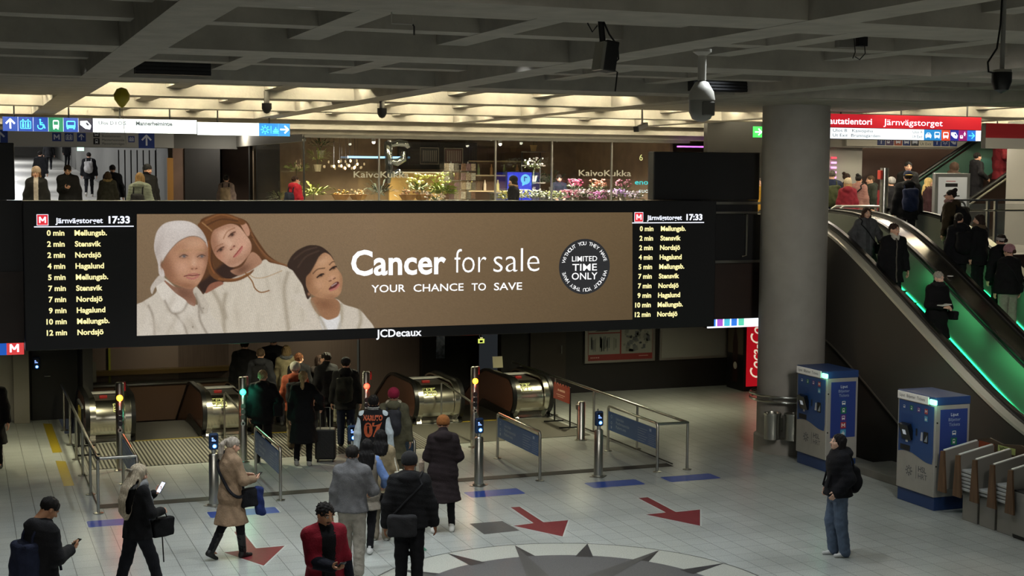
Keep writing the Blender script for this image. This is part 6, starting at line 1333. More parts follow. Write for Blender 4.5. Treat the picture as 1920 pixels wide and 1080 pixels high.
EYEW = mat('aaa49c', .3, name='eye_white'); IRIS = mat('1c1512', .2, name='iris')
SKINS = {k: mat(h, .5, bump=.05, bs=120, var=.06, vs=30, spec=.35, name='skin') for k, h in dict(fair='d3a58c', pale='dcb39c', tan='b98766', brown='8a5a3e', dark='5a3a2a').items()}
LIPS = {k: mat(h, .4, name='lips') for k, h in dict(fair='b06a60', pale='b87268', tan='95584c', brown='6a3c34', dark='452822').items()}
PEOPLE = {}
PROF_M = dict(z=[.78, .86, .94, 1.06, 1.16, 1.28, 1.37, 1.43, 1.47], x=[.14, .165, .165, .148, .16, .182, .185, .13, .07], y=[.10, .115, .112, .10, .105, .118, .108, .085, .062])
PROF_F = dict(z=[.78, .86, .94, 1.06, 1.16, 1.28, 1.37, 1.43, 1.47], x=[.145, .172, .168, .128, .135, .155, .160, .115, .062], y=[.105, .12, .115, .092, .10, .115, .10, .08, .056])
def hairmat(h): return mat(h, .62, bump=.6, bs=70, stretch=(3, 3, .35), var=.4, vs=30, spec=.25, name='hair')
def person(label, X, Y, Z=0, face=0, H=1.7, q=1, sex='m', feet=None, hands=(None, None), grips=('relax', 'relax'), lean=0, side=0, head=(0, 0, 0), skin='fair', hair=('short', '2a1d16'), beard=False,
           top=None, legs='1b1c20', legw=.0, shoes='1a1a1a', hat=None, scarf=None, glasses=False, name='person', inner=None, elbows=(None, None)):
    """face: heading in degrees (0 looks along +Y, 180 towards the camera); q: 0 near, 1 middle, 2 far"""
    s = H/1.7; t = thing(name, label, 'person', (X, Y, Z), -radians(face))
    vb = (.012, .016, .024)[q]; vh = (.0062, .0062, .011)[q]; hq = (.0052, .0052, .009)[q]
    PR = PROF_M if sex == 'm' else PROF_F
    sm, lp = SKINS[skin], LIPS[skin]; hm = hairmat(hair[1])
    lz = lambda z: lean*max(0, z-.9); sx = lambda z: side*max(0, z-.9)
    feet = feet or ((-.095, 0, 0), (.095, 0, 0))
    # skeleton
    hipz = .90-.02*abs(feet[0][1]-feet[1][1])
    J = {}
    for i, q_ in enumerate((-1, 1)):
        fx, fy, fz = feet[i][:3]; hp = np.array((q_*.088, 0, hipz)); an = np.array((fx, fy-.03, fz+.085))
        kn, an = ik(hp, an, .416, .403, (q_*.08, 1, 0)); J['hip', i], J['knee', i], J['ank', i] = hp, kn, an
        shw = .178 if sex == 'm' else .155
        sh = np.array((q_*shw+sx(1.38), lz(1.38), 1.385)); hd = hands[i]
        if hd is None: hd = (q_*(shw+.10)+sx(.8), lz(.85)+.03, .80)
        if hd == 'pocket': hd = (q_*.20, .08, .93)
        el, wr = ik(sh, hd, .285, .255, elbows[i] or (q_*.6, -1, -.25)); J['sh', i], J['el', i], J['wr', i] = sh, el, wr
    neck = np.array((sx(1.47), lz(1.47)-.005, 1.47)); hc = np.array((sx(1.57)+.0, lz(1.57)+.018+.05*max(0, -head[0])/30, 1.585))
    RH = Matrix.Rotation(-radians(head[1]), 4, 'Z') @ Matrix.Rotation(radians(head[0]), 4, 'X') @ Matrix.Rotation(radians(head[2]), 4, 'Y')   # turn right +, look down -
    RHn = np.array(RH.to_3x3())
    hpos = lambda P: (P @ RHn.T+hc)*s
    # ---- body: one mesh (torso, limbs, head, hands)
    f = Field(.022 if q < 2 else .03)
    f.prof(PR['z'], np.array(PR['x'])*.93, np.array(PR['y'])*.93, [lz(z) for z in PR['z']], [sx(z) for z in PR['z']], .03)
    for i in (0, 1):
        f.chain([J['hip', i], J['knee', i], J['ank', i]], [.082, .052, .036], .03).cone(J['ank', i], J['ank', i]+np.array((0, .08, -.05)), .03, .018, .02)
        f.chain([J['sh', i], J['el', i], J['wr', i]], [.05, .038, .027], .03)
    f.cone(neck-np.array((0, 0, .05)), hc-np.array((0, .02, .06)), .055, .05, .03)
    VP, VF, VM = [], [], []; off = 0
    def addm(P, F, mi):
        nonlocal off
        VP.append(P); VF.append(F+off); VM.append(mi); off += len(P)
    P, F = f.mesh(); addm(P*s, F, np.zeros(len(F), int))
    hp_, hf_, hm_, br_, mu_ = HEADS[vh]; mi = hm_.copy()
    if beard: mi[mu_ if beard == 'm' else br_ | mu_] = 4
    addm(hpos(hp_*(1.0 if sex == 'm' else .955)), hf_, mi)
    HM = []
    for i, q_ in enumerate((-1, 1)):
        P, F = HANDS[grips[i], hq]; P = P.copy()*(1.0 if sex == 'm' else .9)
        if q_ < 0: P[:, 0] *= -1; F = F[:, ::-1]
        zz = J['wr', i]-J['el', i]; zz = -zz/np.linalg.norm(zz)
        pal = np.array((-q_*1.0, .1, 0)) if hands[i] is None else np.array((-q_*.35, .1, 1.0 if grips[i] == 'hold' else -.2))
        pal = pal-zz*(pal@zz); pal /= np.linalg.norm(pal); xx = np.cross(pal, zz)
        R = np.stack([xx, pal, zz], 1); HM.append((R, J['wr', i].copy())); addm((P @ R.T+J['wr', i])*s, F, np.zeros(len(F), int))
    to_obj('body', np.concatenate(VP), np.concatenate(VF), [sm, EYEW, IRIS, lp, hm], t, np.concatenate(VM))
    # ---- trousers and shoes
    if legs:
        f = Field(vb); w_ = legw
        f.prof([.76, .86, .94, 1.02], [.15+w_*.3, PR['x'][1]+.012, PR['x'][2]+.012, PR['x'][3]+.015], [.105, PR['y'][1]+.012, PR['y'][2]+.01, PR['y'][3]+.01], k=.03)
        for i in (0, 1):
            a = J['ank', i]; f.chain([J['hip', i]-np.array((0, 0, .02)), J['knee', i], a+np.array((0, -.005, -.015+.03*(w_ < .005)))], [.096+w_*.4, .064+w_, .050+w_*1.2], .035)
        P, F = f.mesh(lambda X, Y_, Z_: .004*np.sin(Z_*52+X*21)*np.sin(Y_*30+Z_*23)); to_obj('trousers', P*s, F, cloth(legs), t)
    SH = mat(shoes, .5, name='shoe')
    for i, q_ in enumerate((-1, 1)):
        f = Field(.0085 if q < 2 else .014); a = J['ank', i]; pt = feet[i][3] if len(feet[i]) > 3 else 0
        M = Matrix.Rotation(radians(pt), 3, 'X'); g = lambda v: a+np.array(M @ Vector(v))
        f.cone(g((0, -.035, -.055)), g((0, .13, -.062)), .034, .026, .02, (1.12, 1, 1)).cone(g((0, -.02, -.03)), g((0, .05, -.045)), .04, .03, .02).cone(g((0, -.012, .03)), g((0, -.012, -.03)), .043, .042, .02)
        P, F = f.mesh(); P[:, 2] = np.maximum(P[:, 2], feet[i][2]*.6-.002 if not pt else P[:, 2].min()); o = to_obj('shoe', P*s, F, SH, t)
        if shoes[0] in 'cdef': pass
    # ---- coat or jacket
    tp = top or dict(c='1c1d20'); hem = tp.get('hem', .84); infl = tp.get('w', .03); fl_ = tp.get('flare', .02); puff = tp.get('puff', 0)
    zs = [z for z in PR['z'] if z > hem+.03]; z0 = [hem]+zs
    wx = [np.interp(max(hem, .8), PR['z'], PR['x'])+infl+fl_+max(0, (.80-hem))*tp.get('stride', .12)*.3]+[np.interp(z, PR['z'], PR['x'])+infl*(1 if z < 1.4 else .65)+fl_*max(0, (1.05-z)) for z in zs]
    wy = [np.interp(max(hem, .8), PR['z'], PR['y'])+infl+fl_+max(0, (.80-hem))*tp.get('stride', .12)]+[np.interp(z, PR['z'], PR['y'])+infl*(1.0 if z < 1.4 else .65)+fl_*max(0, 1.05-z) for z in zs]
    if hem < .8 and zs and zs[0] > .8: pass
    f = Field(vb); f.prof(z0, wx, wy, [lz(z) for z in z0], [sx(z) for z in z0], .02, fold=.010 if not puff else 0)
    sl = Field(vb) if tp.get('sleeve') else f; sr = .047+infl*.6
    for i in (0, 1):
        a, b, c_ = J['sh', i], J['el', i], J['wr', i]; c2_ = c_+(b-c_)*.06
        sl.chain([a+np.array((-.02 if i else .02, 0, -.0)), b, c2_], [sr+.008, sr-.004, sr-.012], .045 if sl is f else .02)
    if tp.get('sleeve') is None or True: f.chain([J['sh', 0], np.array((sx(1.44), lz(1.44), 1.43)), J['sh', 1]], [.05+infl*.35, .066+infl*.35, .05+infl*.35], .04)
    if tp.get('hood'): f.ell((sx(1.43), lz(1.43)-.105, 1.435), (.125, .085, .085), .035).ell((sx(1.45), lz(1.45)-.03, 1.455), (.115, .105, .05), .03)
    if tp.get('collar'): f.cone((sx(1.45), lz(1.45)-.005, 1.44), (sx(1.5), lz(1.5), 1.50), .088, .078, .02, (1, .95, 1))
    if tp.get('hoodup'): f.ell(hc+np.array((0, -.02, .02)), (.115, .135, .135), .03); f.cut(lambda X_, Y_, Z_: np.where(Z_ > hc[2]-.13, .095-np.sqrt((X_-hc[0])**2*1.3+(Y_-hc[1]-.10)**2+(Z_-hc[2]+.01)**2*.7), -1))
    pf = tp.get('pf', 52)
    nz = (lambda X_, Y_, Z_: .006*np.abs(np.sin(Z_*pf+1.5*np.sin(X_*5+Y_*4)))-.004+.004*np.sin(X_*23+Z_*17)*np.sin(Y_*25+Z_*9)) if puff else (lambda X_, Y_, Z_: .0045*np.sin(Z_*31+X_*24+2*np.sin(Y_*14))*np.sin(Y_*27+X_*11+Z_*9))
    cm = cloth(tp.get('c', '1c1d20')); mats = [cm]
    P, F = f.mesh(nz); mi = None
    if tp.get('band'):                                   # (z0, z1, colour): differently coloured zone
        mats += [cloth(tp['band'][2])]; C = P[F].mean(1); mi = ((C[:, 2] > tp['band'][0]) & (C[:, 2] < tp['band'][1])).astype(int)
    if tp.get('front'):                                  # open coat: strip of the shirt below shows down the front
        mats += [cloth(tp['front'])]; C = P[F].mean(1); mi = ((np.abs(C[:, 0]-sx(1.2)) < tp.get('fw', .045)) & (C[:, 1] > lz(1.2)+.03) & (C[:, 2] > hem) & (np.abs(C[:, 0]) < .2)).astype(int)
    jk = to_obj(tp.get('name', 'coat' if hem < .75 else 'jacket'), P*s, F, mats, t, mi)
    if sl is not f:
        P, F = sl.mesh(nz); to_obj('sleeves', P*s, F, cloth(tp['sleeve']), t)
    # ---- hair
    st = hair[0]; g = 1.0 if sex == 'm' else .96
    if st and not tp.get('hoodup'):
        f = Field(.0075 if q < 2 else .012)
        f.ell((0, -.016, .034), (.086*g, .104*g, .092*g), 0)
        bot = dict(short=-.055, crop=-.02, bob=-.13, long=-.30, pony=-.05, bun=-.05, curly=-.04).get(st, -.05)
        if st in ('bob', 'long'):
            f.cone((0, -.05, .0), (0, -.075, bot+.06), .075, .07 if st == 'bob' else .085, .03, (1.15, .75, 1))
            for q_ in (-1, 1): f.cone((q_*.07, -.005, .02), (q_*.078, -.02 if st == 'bob' else .0, bot+.04), .026, .03, .02)
        if st == 'long' and len(hair) > 3:
            loc_ = lambda y, z: (np.array((0, y, z))-hc) @ RHn
            f.chain([loc_(*v) for v in ((.0, 1.62), (-.06, 1.50), (-.12, 1.41), (-.165, 1.28), (-.175, 1.16), (-.16, 1.07))], [.085, .085, .09, .088, .075, .04], .04, (1.5, .8, 1))
        elif st == 'long': f.cone((0, -.085-(.04 if len(hair) > 3 else 0), -.12), (0, -.12-(.09 if len(hair) > 3 else 0)+abs(hair[2] if len(hair) > 2 else .34)*sin(radians(-head[0])), hair[2] if len(hair) > 2 else -.34), .078, .066, .03, (1.7*(hair[3] if len(hair) > 3 else 1), .85, 1))
        fc = lambda X_, Y_, Z_: np.maximum(np.sqrt((X_/.066)**2+((Y_-.105)/.085)**2+((Z_+.035)/.095)**2)*-1+1, -1)*.06
        f.cut(fc)
        if st in ('short', 'crop', 'pony', 'bun', 'curly'):
            f.cut(lambda X_, Y_, Z_: np.where(Y_ > -.03, (.012-Z_), (bot-Z_)+.0*X_)*.8)
        if st == 'pony':
            f.ell((0, -.115, .05), (.028, .03, .028), .01).chain([(0, -.125, .05), (0, -.165, -.02), (0, -.155, -.14), (0, -.13, -.22)], [.026, .036, .034, .014], .01)
        if st == 'bun': f.ell((0, -.085, .115), (.045, .045, .04), .012)
        if st == 'lowbun': f.ell((0, -.115, .0), (.04, .04, .04), .012)
        amp = .006 if st != 'curly' else .014
        P, F = f.mesh(lambda X_, Y_, Z_: amp*np.sin(X_*110+Z_*9)*np.sin(Y_*100+Z_*13+X_*20)*(np.sin(Z_*120) if st == 'curly' else 1))
        if len(F): to_obj('hair', hpos(P), F, hm, t)
    # ---- headgear
    if hat:
        kind, hc_ = hat[0], hat[1]; f = Field(.0085 if q < 2 else .013); knit = mat(hc_, .95, bump=.6, bs=60, stretch=(2, 2, .5), var=.15, vs=20, name='knit')
        if kind in ('beanie', 'pompom'):
            f.ell((0, -.016, .045), (.097, .113, .105), 0).cut(lambda X_, Y_, Z_: (.03-.22*(Y_+.02))*-1*0+(.012+.25*Y_-Z_)); f.cone((0, -.016, .03), (0, -.018, .055), .101, .1, .01, (.97, 1.13, .9)); f.cut(lambda X_, Y_, Z_: (.0+.25*Y_-Z_))
            if kind == 'pompom': f.ell((0, -.04, .165), (.035, .035, .035), .005)
        elif kind == 'cap':
            sg_ = -1 if len(hat) > 2 else 1
            f.ell((0, -.016, .04), (.094, .11, .098), 0).cut(lambda X_, Y_, Z_: .03-Z_).ell((0, sg_*.12-.01, .04), (.075, .075, .010), .006)
        elif kind == 'band': f.ell((0, -.016, .03), (.094, .111, .1), 0).cut(lambda X_, Y_, Z_: np.abs(Z_-.035-.2*Y_)-.028)
        P, F = f.mesh()
        mi = None; ms = [knit]
        if kind == 'cap' and len(hat) > 2: ms.append(cloth(hat[2])); C = P[F].mean(1); mi = (np.abs(C[:, 1]-sg_*.12+.01) < .07).astype(int)*(C[:, 2] < .055)*(sg_*C[:, 1] > .085)
        to_obj('headwear', hpos(P), F, ms, t, mi)
    if glasses:
        mb = MB()
        for q_ in (-1, 1): mb.tube([tuple(hpos(np.array([[q_*.032+.022*cos(a), .099, .006+.017*sin(a)]]))[0]) for a in np.linspace(0, 2*pi, 12, endpoint=False)], .0022*s, 5, closed=True); mb.tube([tuple(hpos(np.array([p]))[0]) for p in ((q_*.054, .098, .01), (q_*.08, 0, .012))], .002*s, 5)
        mb.build('glasses', BLACK, t)
    if scarf:
        f = Field(.011 if q < 2 else .016); n = 14
        pts = [(sx(1.46)+.093*cos(2*pi*i/n), lz(1.46)+.005+.088*sin(2*pi*i/n), 1.462+.018*sin(2*pi*i/n)) for i in range(n+1)]
        f.chain(pts, [.042]*(n+1), .02)
        if len(scarf) > 1: f.chain([(.05, lz(1.42)+.10, 1.43), (.07, lz(1.25)+.15, 1.22)], [.045, .05], .02, (1.2, .6, 1))
        P, F = f.mesh(lambda X_, Y_, Z_: .006*np.sin(Z_*90+X_*60)*np.sin(Y_*70)); to_obj('scarf', P*s, F, mat(scarf[0], .95, bump=.5, bs=50, var=.2, vs=12, name='knit'), t)
    if inner:                                            # visible shirt or collar below the chin
        f = Field(.011); f.cone((sx(1.45), lz(1.45)+.012, 1.45), (sx(1.5), lz(1.5)+.008, 1.505), .096, .074, .01).cone((sx(1.4)-.03, lz(1.4)+.10, 1.40), (sx(1.45)-.055, lz(1.45)+.07, 1.46), .03, .03, .01).cone((sx(1.4)+.03, lz(1.4)+.10, 1.40), (sx(1.45)+.055, lz(1.45)+.07, 1.46), .03, .03, .01); P, F = f.mesh(); to_obj('collar', P*s, F, cloth(inner), t)
    info = dict(root=t, s=s, J=J, HM=HM, lz=lz, sx=sx, prof=(z0, wx, wy), jacket=jk, hc=hc, RH=RHn, face=face)
    PEOPLE[label] = info
    return info
def wpt(info, p):
    """point in a person's own metres -> world"""
    t = info['root']; a = t.rotation_euler.z; s = info['s']; x, y, z = (v*s for v in p); return Vector((t.location.x+x*cos(a)-y*sin(a), t.location.y+x*sin(a)+y*cos(a), t.location.z+z))
def carried(name, label, cat, info):
    """a thing carried by a person: stays a top-level thing, placed in the same axes"""
    t = info['root']; e = thing(name, label, cat, tuple(t.location), t.rotation_euler.z); e.scale = (1, 1, 1); return e
def rad_at(info, z, a):
    zs, wx, wy = info['prof']; return np.interp(z, zs, wx)*cos(a)+info['sx'](z), np.interp(z, zs, wy)*sin(a)+info['lz'](z)
def strap(mb, info, zh, zl, side=1, r=.014, grow=.012):
    """loop over one shoulder and round the opposite hip"""
    pts = []
    for i in range(28):
        a = 2*pi*i/28; u = .5+.5*cos(a)*side; z = zl+(zh-zl)*u
        zs, wx, wy = info['prof']; x = (np.interp(min(z, 1.36), zs, wx)+grow)*cos(a); y = (np.interp(min(z, 1.40), zs, wy)+grow)*sin(a)
        if z > 1.38: x = x*.62; z = z+.03
        pts.append(((x+info['sx'](z))*info['s'], (y+info['lz'](z))*info['s'], z*info['s']))
    mb.tube(pts, r, 6, closed=True)
def backpack(info, label, c, sz=(.15, .09, .22), z=1.18, c2=None, strapc=None, dy=0):
    e = carried('backpack', label, 'backpack', info); s = info['s']; y = -(np.interp(z, info['prof'][0], info['prof'][2]))+info['lz'](z)-sz[1]*.8+dy
    f = Field(.012); f.box((info['sx'](z), y, z), sz, .06, .01).box((info['sx'](z), y-sz[1]*.75, z-sz[2]*.35), (sz[0]*.75, sz[1]*.5, sz[2]*.45), .035, .02)
    f.ell((info['sx'](z), y-.02, z-.04), (sz[0]*1.02, sz[1]*1.35, sz[2]*1.02), .05); P, F = f.mesh(lambda X_, Y_, Z_: .006*np.sin(Z_*30+X_*20)+.004*np.sin(X_*45+Z_*18)); to_obj('bag_body', P*s, F, cloth(c), e)
    mb = MB()
    for q_ in (-1, 1):
        pts = []
        for u in np.linspace(0, 1, 9):
            a = radians(-90+180*u); zz = (z+sz[2]*.7)+(1.47-z-sz[2]*.7)*sin(pi*min(1, u*1.35)) if u < .75 else z+.12-(u-.75)*.9
            zz = min(zz, 1.455); yy = info['lz'](zz)+sin(a)*(np.interp(min(zz, 1.38), info['prof'][0], info['prof'][2])+.015); pts.append(((q_*.095+info['sx'](zz))*s, yy*s, zz*s))
        mb.tube(pts, .016, 6)
    mb.build('straps', cloth(strapc or c), e)
    return e
def phone(info, i, label, lit=True, tilt=0, up=.02):
    """phone lying in hand i, screen towards the face"""
    R, w_ = info['HM'][i]; e = carried('phone', label, 'phone', info); s = info['s']; zz, pal = R[:, 2], R[:, 1]
    c_ = (w_-zz*.10+pal*.030)*s; fw = np.array((0, 1, .55)); eye = info['hc']*s-c_; n = eye/np.linalg.norm(eye)
    u = np.array((0, .75, .66)); u = u-n*(u@n); u /= np.linalg.norm(u); x = np.cross(u, n)
    M = Matrix(((x[0], u[0], n[0], c_[0]), (x[1], u[1], n[1], c_[1]), (x[2], u[2], n[2], c_[2]), (0, 0, 0, 1)))
    MB().box(-.037, .037, -.06, .09, -.005, .004, M=M).build('case', mat('141416', .3, name='phone_black'), e, bev=.003)
    MB().box(-.033, .033, -.055, .085, .0042, .0052, M=M).build('screen', glow('dfe6ff', 1.1) if lit else mat('0c0d10', .15, name='phone_glass'), e)
    return e
def bag(info, label, c, pos, sz, strap_=None, name='shoulder_bag', M=None, rd=.03, side=1):
    e = carried(name, label, 'bag', info); s = info['s']; f = Field(.011); f.box(pos, sz, rd, .01, M); f.box((pos[0], pos[1], pos[2]+sz[2]*.45), (sz[0]*1.02, sz[1]*1.05, sz[2]*.5), rd, .005, M)
    P, F = f.mesh(lambda X_, Y_, Z_: .003*np.sin(Z_*40+X_*30+Y_*25)); to_obj('bag_body', P*s, F, cloth(c), e)
    if strap_: mb = MB(); strap(mb, info, strap_[0], strap_[1], side, strap_[2] if len(strap_) > 2 else .014); mb.build('strap', cloth(strap_[3] if len(strap_) > 3 else c), e)
    return e
def hold_strap(e, info, a, b, c, r=.008, sag=.0):
    s = info['s']; a, b = Vector(a)*s, Vector(b)*s; MB().tube([a, (a+b)/2+Vector((0, 0, -sag)), b], r, 6).build('strap', cloth(c), e)
# ---------------------------------------------------------------- the people of the lower hall
def px(x, Y, y=330): return at(x, y, Y=Y).x
WALK = ((-.09, .27, 0), (.10, -.27, .10, -32)); WALK2 = ((-.10, -.25, .08, -28), (.09, .27, 0))
p = person('person in black hooded puffer jacket at the lower left corner looking at a phone', .74, 16.15, face=62, H=1.76, head=(-38, 10, 0), skin='tan', hair=('short', '15110f'), top=dict(c='1d1d20', w=.05, hood=1, puff=.5, pf=44), hands=(None, (.10, .29, 1.13)), grips=('relax', 'hold'), lean=.05)
phone(p, 1, 'black phone held by the person in the puffer jacket at the lower left', lit=False); backpack(p, 'big navy backpack on the person at the lower left corner', '23283c', (.16, .10, .25), 1.04, dy=.05)
p = person('person with very long blond hair in a short black coat walking and reading a phone', 1.98, 18.1, face=62, H=1.68, sex='f', head=(-18, 12, 0), hair=('long', 'b0a38d', -.46, 1.55), top=dict(c='0d0d0f', hem=.78, w=.035, flare=.03), legs='17181d', legw=.012, feet=((-.10, -.22, .0), (.10, .30, 0)), hands=((-.10, .33, 1.27), (.16, .26, 1.10)), grips=('hold', 'relax'), scarf=('77787a', 1))
phone(p, 0, 'phone with a bright white screen held by the person with very long blond hair')
MB().box(-.05, .05, -.02, .02, -.015, .015).build('hair_clip', mat('8d8577', .3, .4, name='clip'), p['root'], bev=.006).location = tuple(Vector(p['hc'])*p['s']+Vector((-.02, -.13, .06)))
b = bag(p, 'black leather handbag hanging at the side of the person with very long blond hair', '0e0e10', (.10, .30, .88), (.06, .15, .12), rd=.02); hold_strap(b, p, (.12, .20, 1.0), (.15, .26, 1.13), '0e0e10'); hold_strap(b, p, (.12, .36, 1.0), (.17, .28, 1.12), '0e0e10'); hold_strap(b, p, (.1, .3, .78), (.1, .32, .42), '0e0e10', .008)
p = person('person in a long camel coat with grey hair walking right past a card reader', 3.40, 19.6, face=66, H=1.68, sex='f', head=(-16, 10, 0), hair=('pony', '9b9286'), top=dict(c='86705a', hem=.50, w=.035, flare=.045, collar=1, stride=.16), legs='131316', shoes='141414', feet=((-.08, -.24, .05, -30), (.08, .17, 0)), hands=((-.10, .30, 1.12), (.15, .28, 1.10)), grips=('relax', 'hold'))
phone(p, 1, 'dark phone held by the person in the camel coat', lit=False); bag(p, 'black shoulder bag on a wide strap across the camel coat', '141418', (.17, .20, .86), (.06, .15, .13), (1.46, .90, .022, '16161a'), side=-1)
e = carried('jacket', 'blue jacket folded over the shoulder bag of the camel coat person', 'jacket', p); f = Field(.012); f.box((.19, .34, .78), (.045, .06, .2), .04, .01).cone((.19, .30, .94), (.19, .38, .62), .05, .06, .02); P_, F_ = f.mesh(lambda X, Y, Z: .006*np.sin(Z*40+Y*30)); to_obj('folded_jacket', P_, F_, cloth('1d2a5a'), e)
f = Field(.011)
for i in (0, 1): a = p['J']['ank', i]; f.cone(a+(p['J']['knee', i]-a)*.62, a, .062, .05, .01)
P_, F_ = f.mesh(); to_obj('boot_shafts', P_*p['s'], F_, mat('141414', .5, name='shoe'), p['root'])
p = person('person in a red and navy jacket with moustache holding a phone, facing the viewer', 3.60, 15.0, face=172, H=1.76, head=(-14, -14, 0), skin='tan', hair=('curly', '16110f'), beard='m', top=dict(c='7c1424', hem=.84, w=.04, front='121214', fw=.075, band=None, sleeve=None), legs='15151a', hands=((-.26, .05, .84), (.03, .31, 1.10)), grips=('relax', 'hold'))
phone(p, 1, 'phone held by the person in the red jacket', lit=False)
f = Field(.011)
for i in (0, 1): f.cone(p['J']['el', i]*1.0, p['J']['wr', i]+(p['J']['el', i]-p['J']['wr', i])*.03, .074, .064, .01)
P_, F_ = f.mesh(); to_obj('cuffs', P_*p['s'], F_, cloth('14151f'), p['root'])
p = person('person in a grey wool jacket and pale trousers standing with the back turned', 4.75, 18.2, face=24, H=1.73, head=(-8, 4, 0), skin='tan', hair=('short', '17120f'), top=dict(c='5f5f61', hem=.85, w=.035, collar=1), legs='8d887e', legw=.016, shoes='17181c', hands=(None, (.21, .26, 1.03)), feet=((-.09, .05, 0), (.10, -.06, 0)))
f = Field(.01)
for i in (0, 1): a = p['J']['ank', i]; f.cone(a+np.array((0, -.045, -.078)), a+np.array((0, .135, -.078)), .034, .028, 0, (1.15, 1, .35))
P_, F_ = f.mesh(); to_obj('white_soles', P_*p['s'], F_, mat('d8d8d4', .5, name='sole'), p['root'])
p = person('person in a black puffer jacket and cap with a messenger bag on the back', 5.20, 17.1, face=20, H=1.80, head=(-10, 0, 0), skin='brown', hair=('crop', '0d0b0a'), hat=('beanie', '101012'), top=dict(c='121214', hem=.83, w=.055, hood=1, puff=1, pf=40), legs='0f0f12', legw=.014, shoes='101012', hands=((-.28, -.02, .86), (.30, .06, .84)))
bag(p, 'dark leather messenger bag on the back of the black puffer jacket', '232325', (-.07, -.255, .90), (.17, .05, .13), (1.46, .95, .014, '1a1a1c'), side=1)
MB().tube([tuple(Vector(p['J']['wr', 0]*p['s'])+Vector((.032*cos(a), .03*sin(a), .015))) for a in np.linspace(0, 2*pi, 12, endpoint=False)], .008, 6, closed=True).build('watch', STEEL, p['root'])
p = person('person with long black hair, grey-beige coat and denim blue sleeves', 5.25, 19.3, face=22, H=1.60, sex='f', skin='fair', hair=('long', '0e0c0d', -.30), top=dict(c='7d766b', hem=.66, w=.03, flare=.05, sleeve='5f78a8'), legs='101014', shoes='d4d4d2', hands=((-.24, .12, .9), (.24, .14, .98)), feet=((-.08, 0, 0), (.06, -.1, 0)))
bag(p, 'black bag hanging from the arm of the long-haired person with denim sleeves', '101012', (.22, .12, .78), (.07, .10, .07), rd=.02)
p = person('person with black hair in beige jacket and beige trousers carrying a white tote', 5.62, 19.9, face=24, H=1.61, sex='f', skin='fair', hair=('long', '100d0e', -.22), top=dict(c='86795f', hem=.70, w=.035, flare=.04), legs='8b8272', legw=.02, shoes='c9c6be')
b = bag(p, 'white tote bag on the shoulder of the person in beige', 'bdb8a6', (.27, .02, .92), (.05, .13, .15), rd=.015, name='tote_bag'); hold_strap(b, p, (.27, -.06, 1.05), (.17, -.02, 1.44), 'c9c4b2', .012); hold_strap(b, p, (.27, .1, 1.05), (.17, .02, 1.44), 'c9c4b2', .012)
p = person('person in a black varsity jacket with white satin sleeves and orange back lettering', 6.15, 22.2, face=20, H=1.75, skin='tan', hair=('short', '110e0d'), top=dict(c='131315', hem=.82, w=.045, sleeve='c3cfd6', collar=1), legs='1a1a1e', hands=((-.26, .06, .86), (.26, .06, .86)))
P_ = p
def print_on_back(info, s_, z, h, m, w):
    """lettering lying on the back of a jacket"""
    from mathutils.bvhtree import BVHTree
    me = info['jacket'].data; T = BVHTree.FromPolygons([v.co for v in me.vertices], [q.vertices[:] for q in me.polygons])
    o = text(s_, (0, 0, 0), h, m, info['root'], w=w, align='C', name='back_lettering', bold=.05)
    for v in o.data.vertices:
        hit = T.ray_cast(Vector((v.co.x, -1, v.co.z+z)), Vector((0, 1, 0)))
        v.co = Vector((v.co.x, (hit[0].y if hit[0] else -.15)-.006, v.co.z+z))
ORG = mat('b4512a', .7, bump=.3, bs=90, name='orange_felt')
print_on_back(p, 'NARUTO', 1.37, .075, ORG, .31); print_on_back(p, '07', 1.11, .21, ORG, .29)
f = Field(.01); n = 16
for k, z in enumerate((1.492, 1.515)): f.chain([(.089*cos(2*pi*i/n), .085*sin(2*pi*i/n), z) for i in range(n+1)], [.007]*(n+1), 0)
P2, F2_ = f.mesh(); to_obj('collar_stripes', P2*p['s'], F2_, cloth('c9c9c4'), p['root'])
p = person('person in an olive parka and raspberry beanie behind the varsity jacket man', 6.72, 23.0, face=22, H=1.71, skin='fair', hair=None or ('short', '3a2a1e'), hat=('beanie', '8e1738'), top=dict(c='5a5744', hem=.55, w=.045, flare=.04, hood=1), legs='5d5a4a', legw=.015, shoes='2a2a2a', scarf=('b9b09a',))
backpack(p, 'dark grey backpack on the olive parka', '35353a', (.14, .08, .2), 1.18)
p = person('person in a long dark brown quilted coat and orange-brown beanie', 6.62, 20.05, face=18, H=1.71, sex='f', head=(-22, 4, 0), hair=('short', '4a3020'), hat=('beanie', '8a5526'), top=dict(c='231b1d', hem=.47, w=.055, flare=.05, hood=1, collar=1, puff=.4, pf=36, name='coat'), legs='111114', shoes='cfcdc8', hands=((-.10, .26, 1.12), (.10, .26, 1.12)), elbows=((-.6, -.7, -.6), (.6, -.7, -.6)), feet=((-.14, -.05, 0), (.13, .02, 0)))
e = carried('paper_bag', 'beige patterned carrier bag hanging at the left arm of the quilted coat', 'bag', p); MB().box(-.36, -.28, .1, .4, .72, 1.02).build('bag_body', mat('8d7e6e', .7, bump=.3, bs=30, var=.4, vs=14, name='printed_paper'), e, bev=.01); hold_strap(e, p, (-.32, .18, 1.0), (-.2, .22, 1.14), '8d7e6e')
p = person('person in a short black puffer jacket and blue jeans standing before the ticket machines', 11.38, 16.88, face=285, H=1.73, sex='f', head=(12, -4, 0), skin='pale', hair=('bob', '151113'), top=dict(c='15151a', hem=.86, w=.06, hood=1, collar=1, puff=1, pf=38), legs='5d6b80', legw=.022, shoes='d0d0ce', hands=('pocket', 'pocket'), feet=((-.07, -.06, 0), (.09, .05, 0)))
backpack(p, 'small black backpack on the person in blue jeans', '121216', (.12, .07, .17), 1.08)
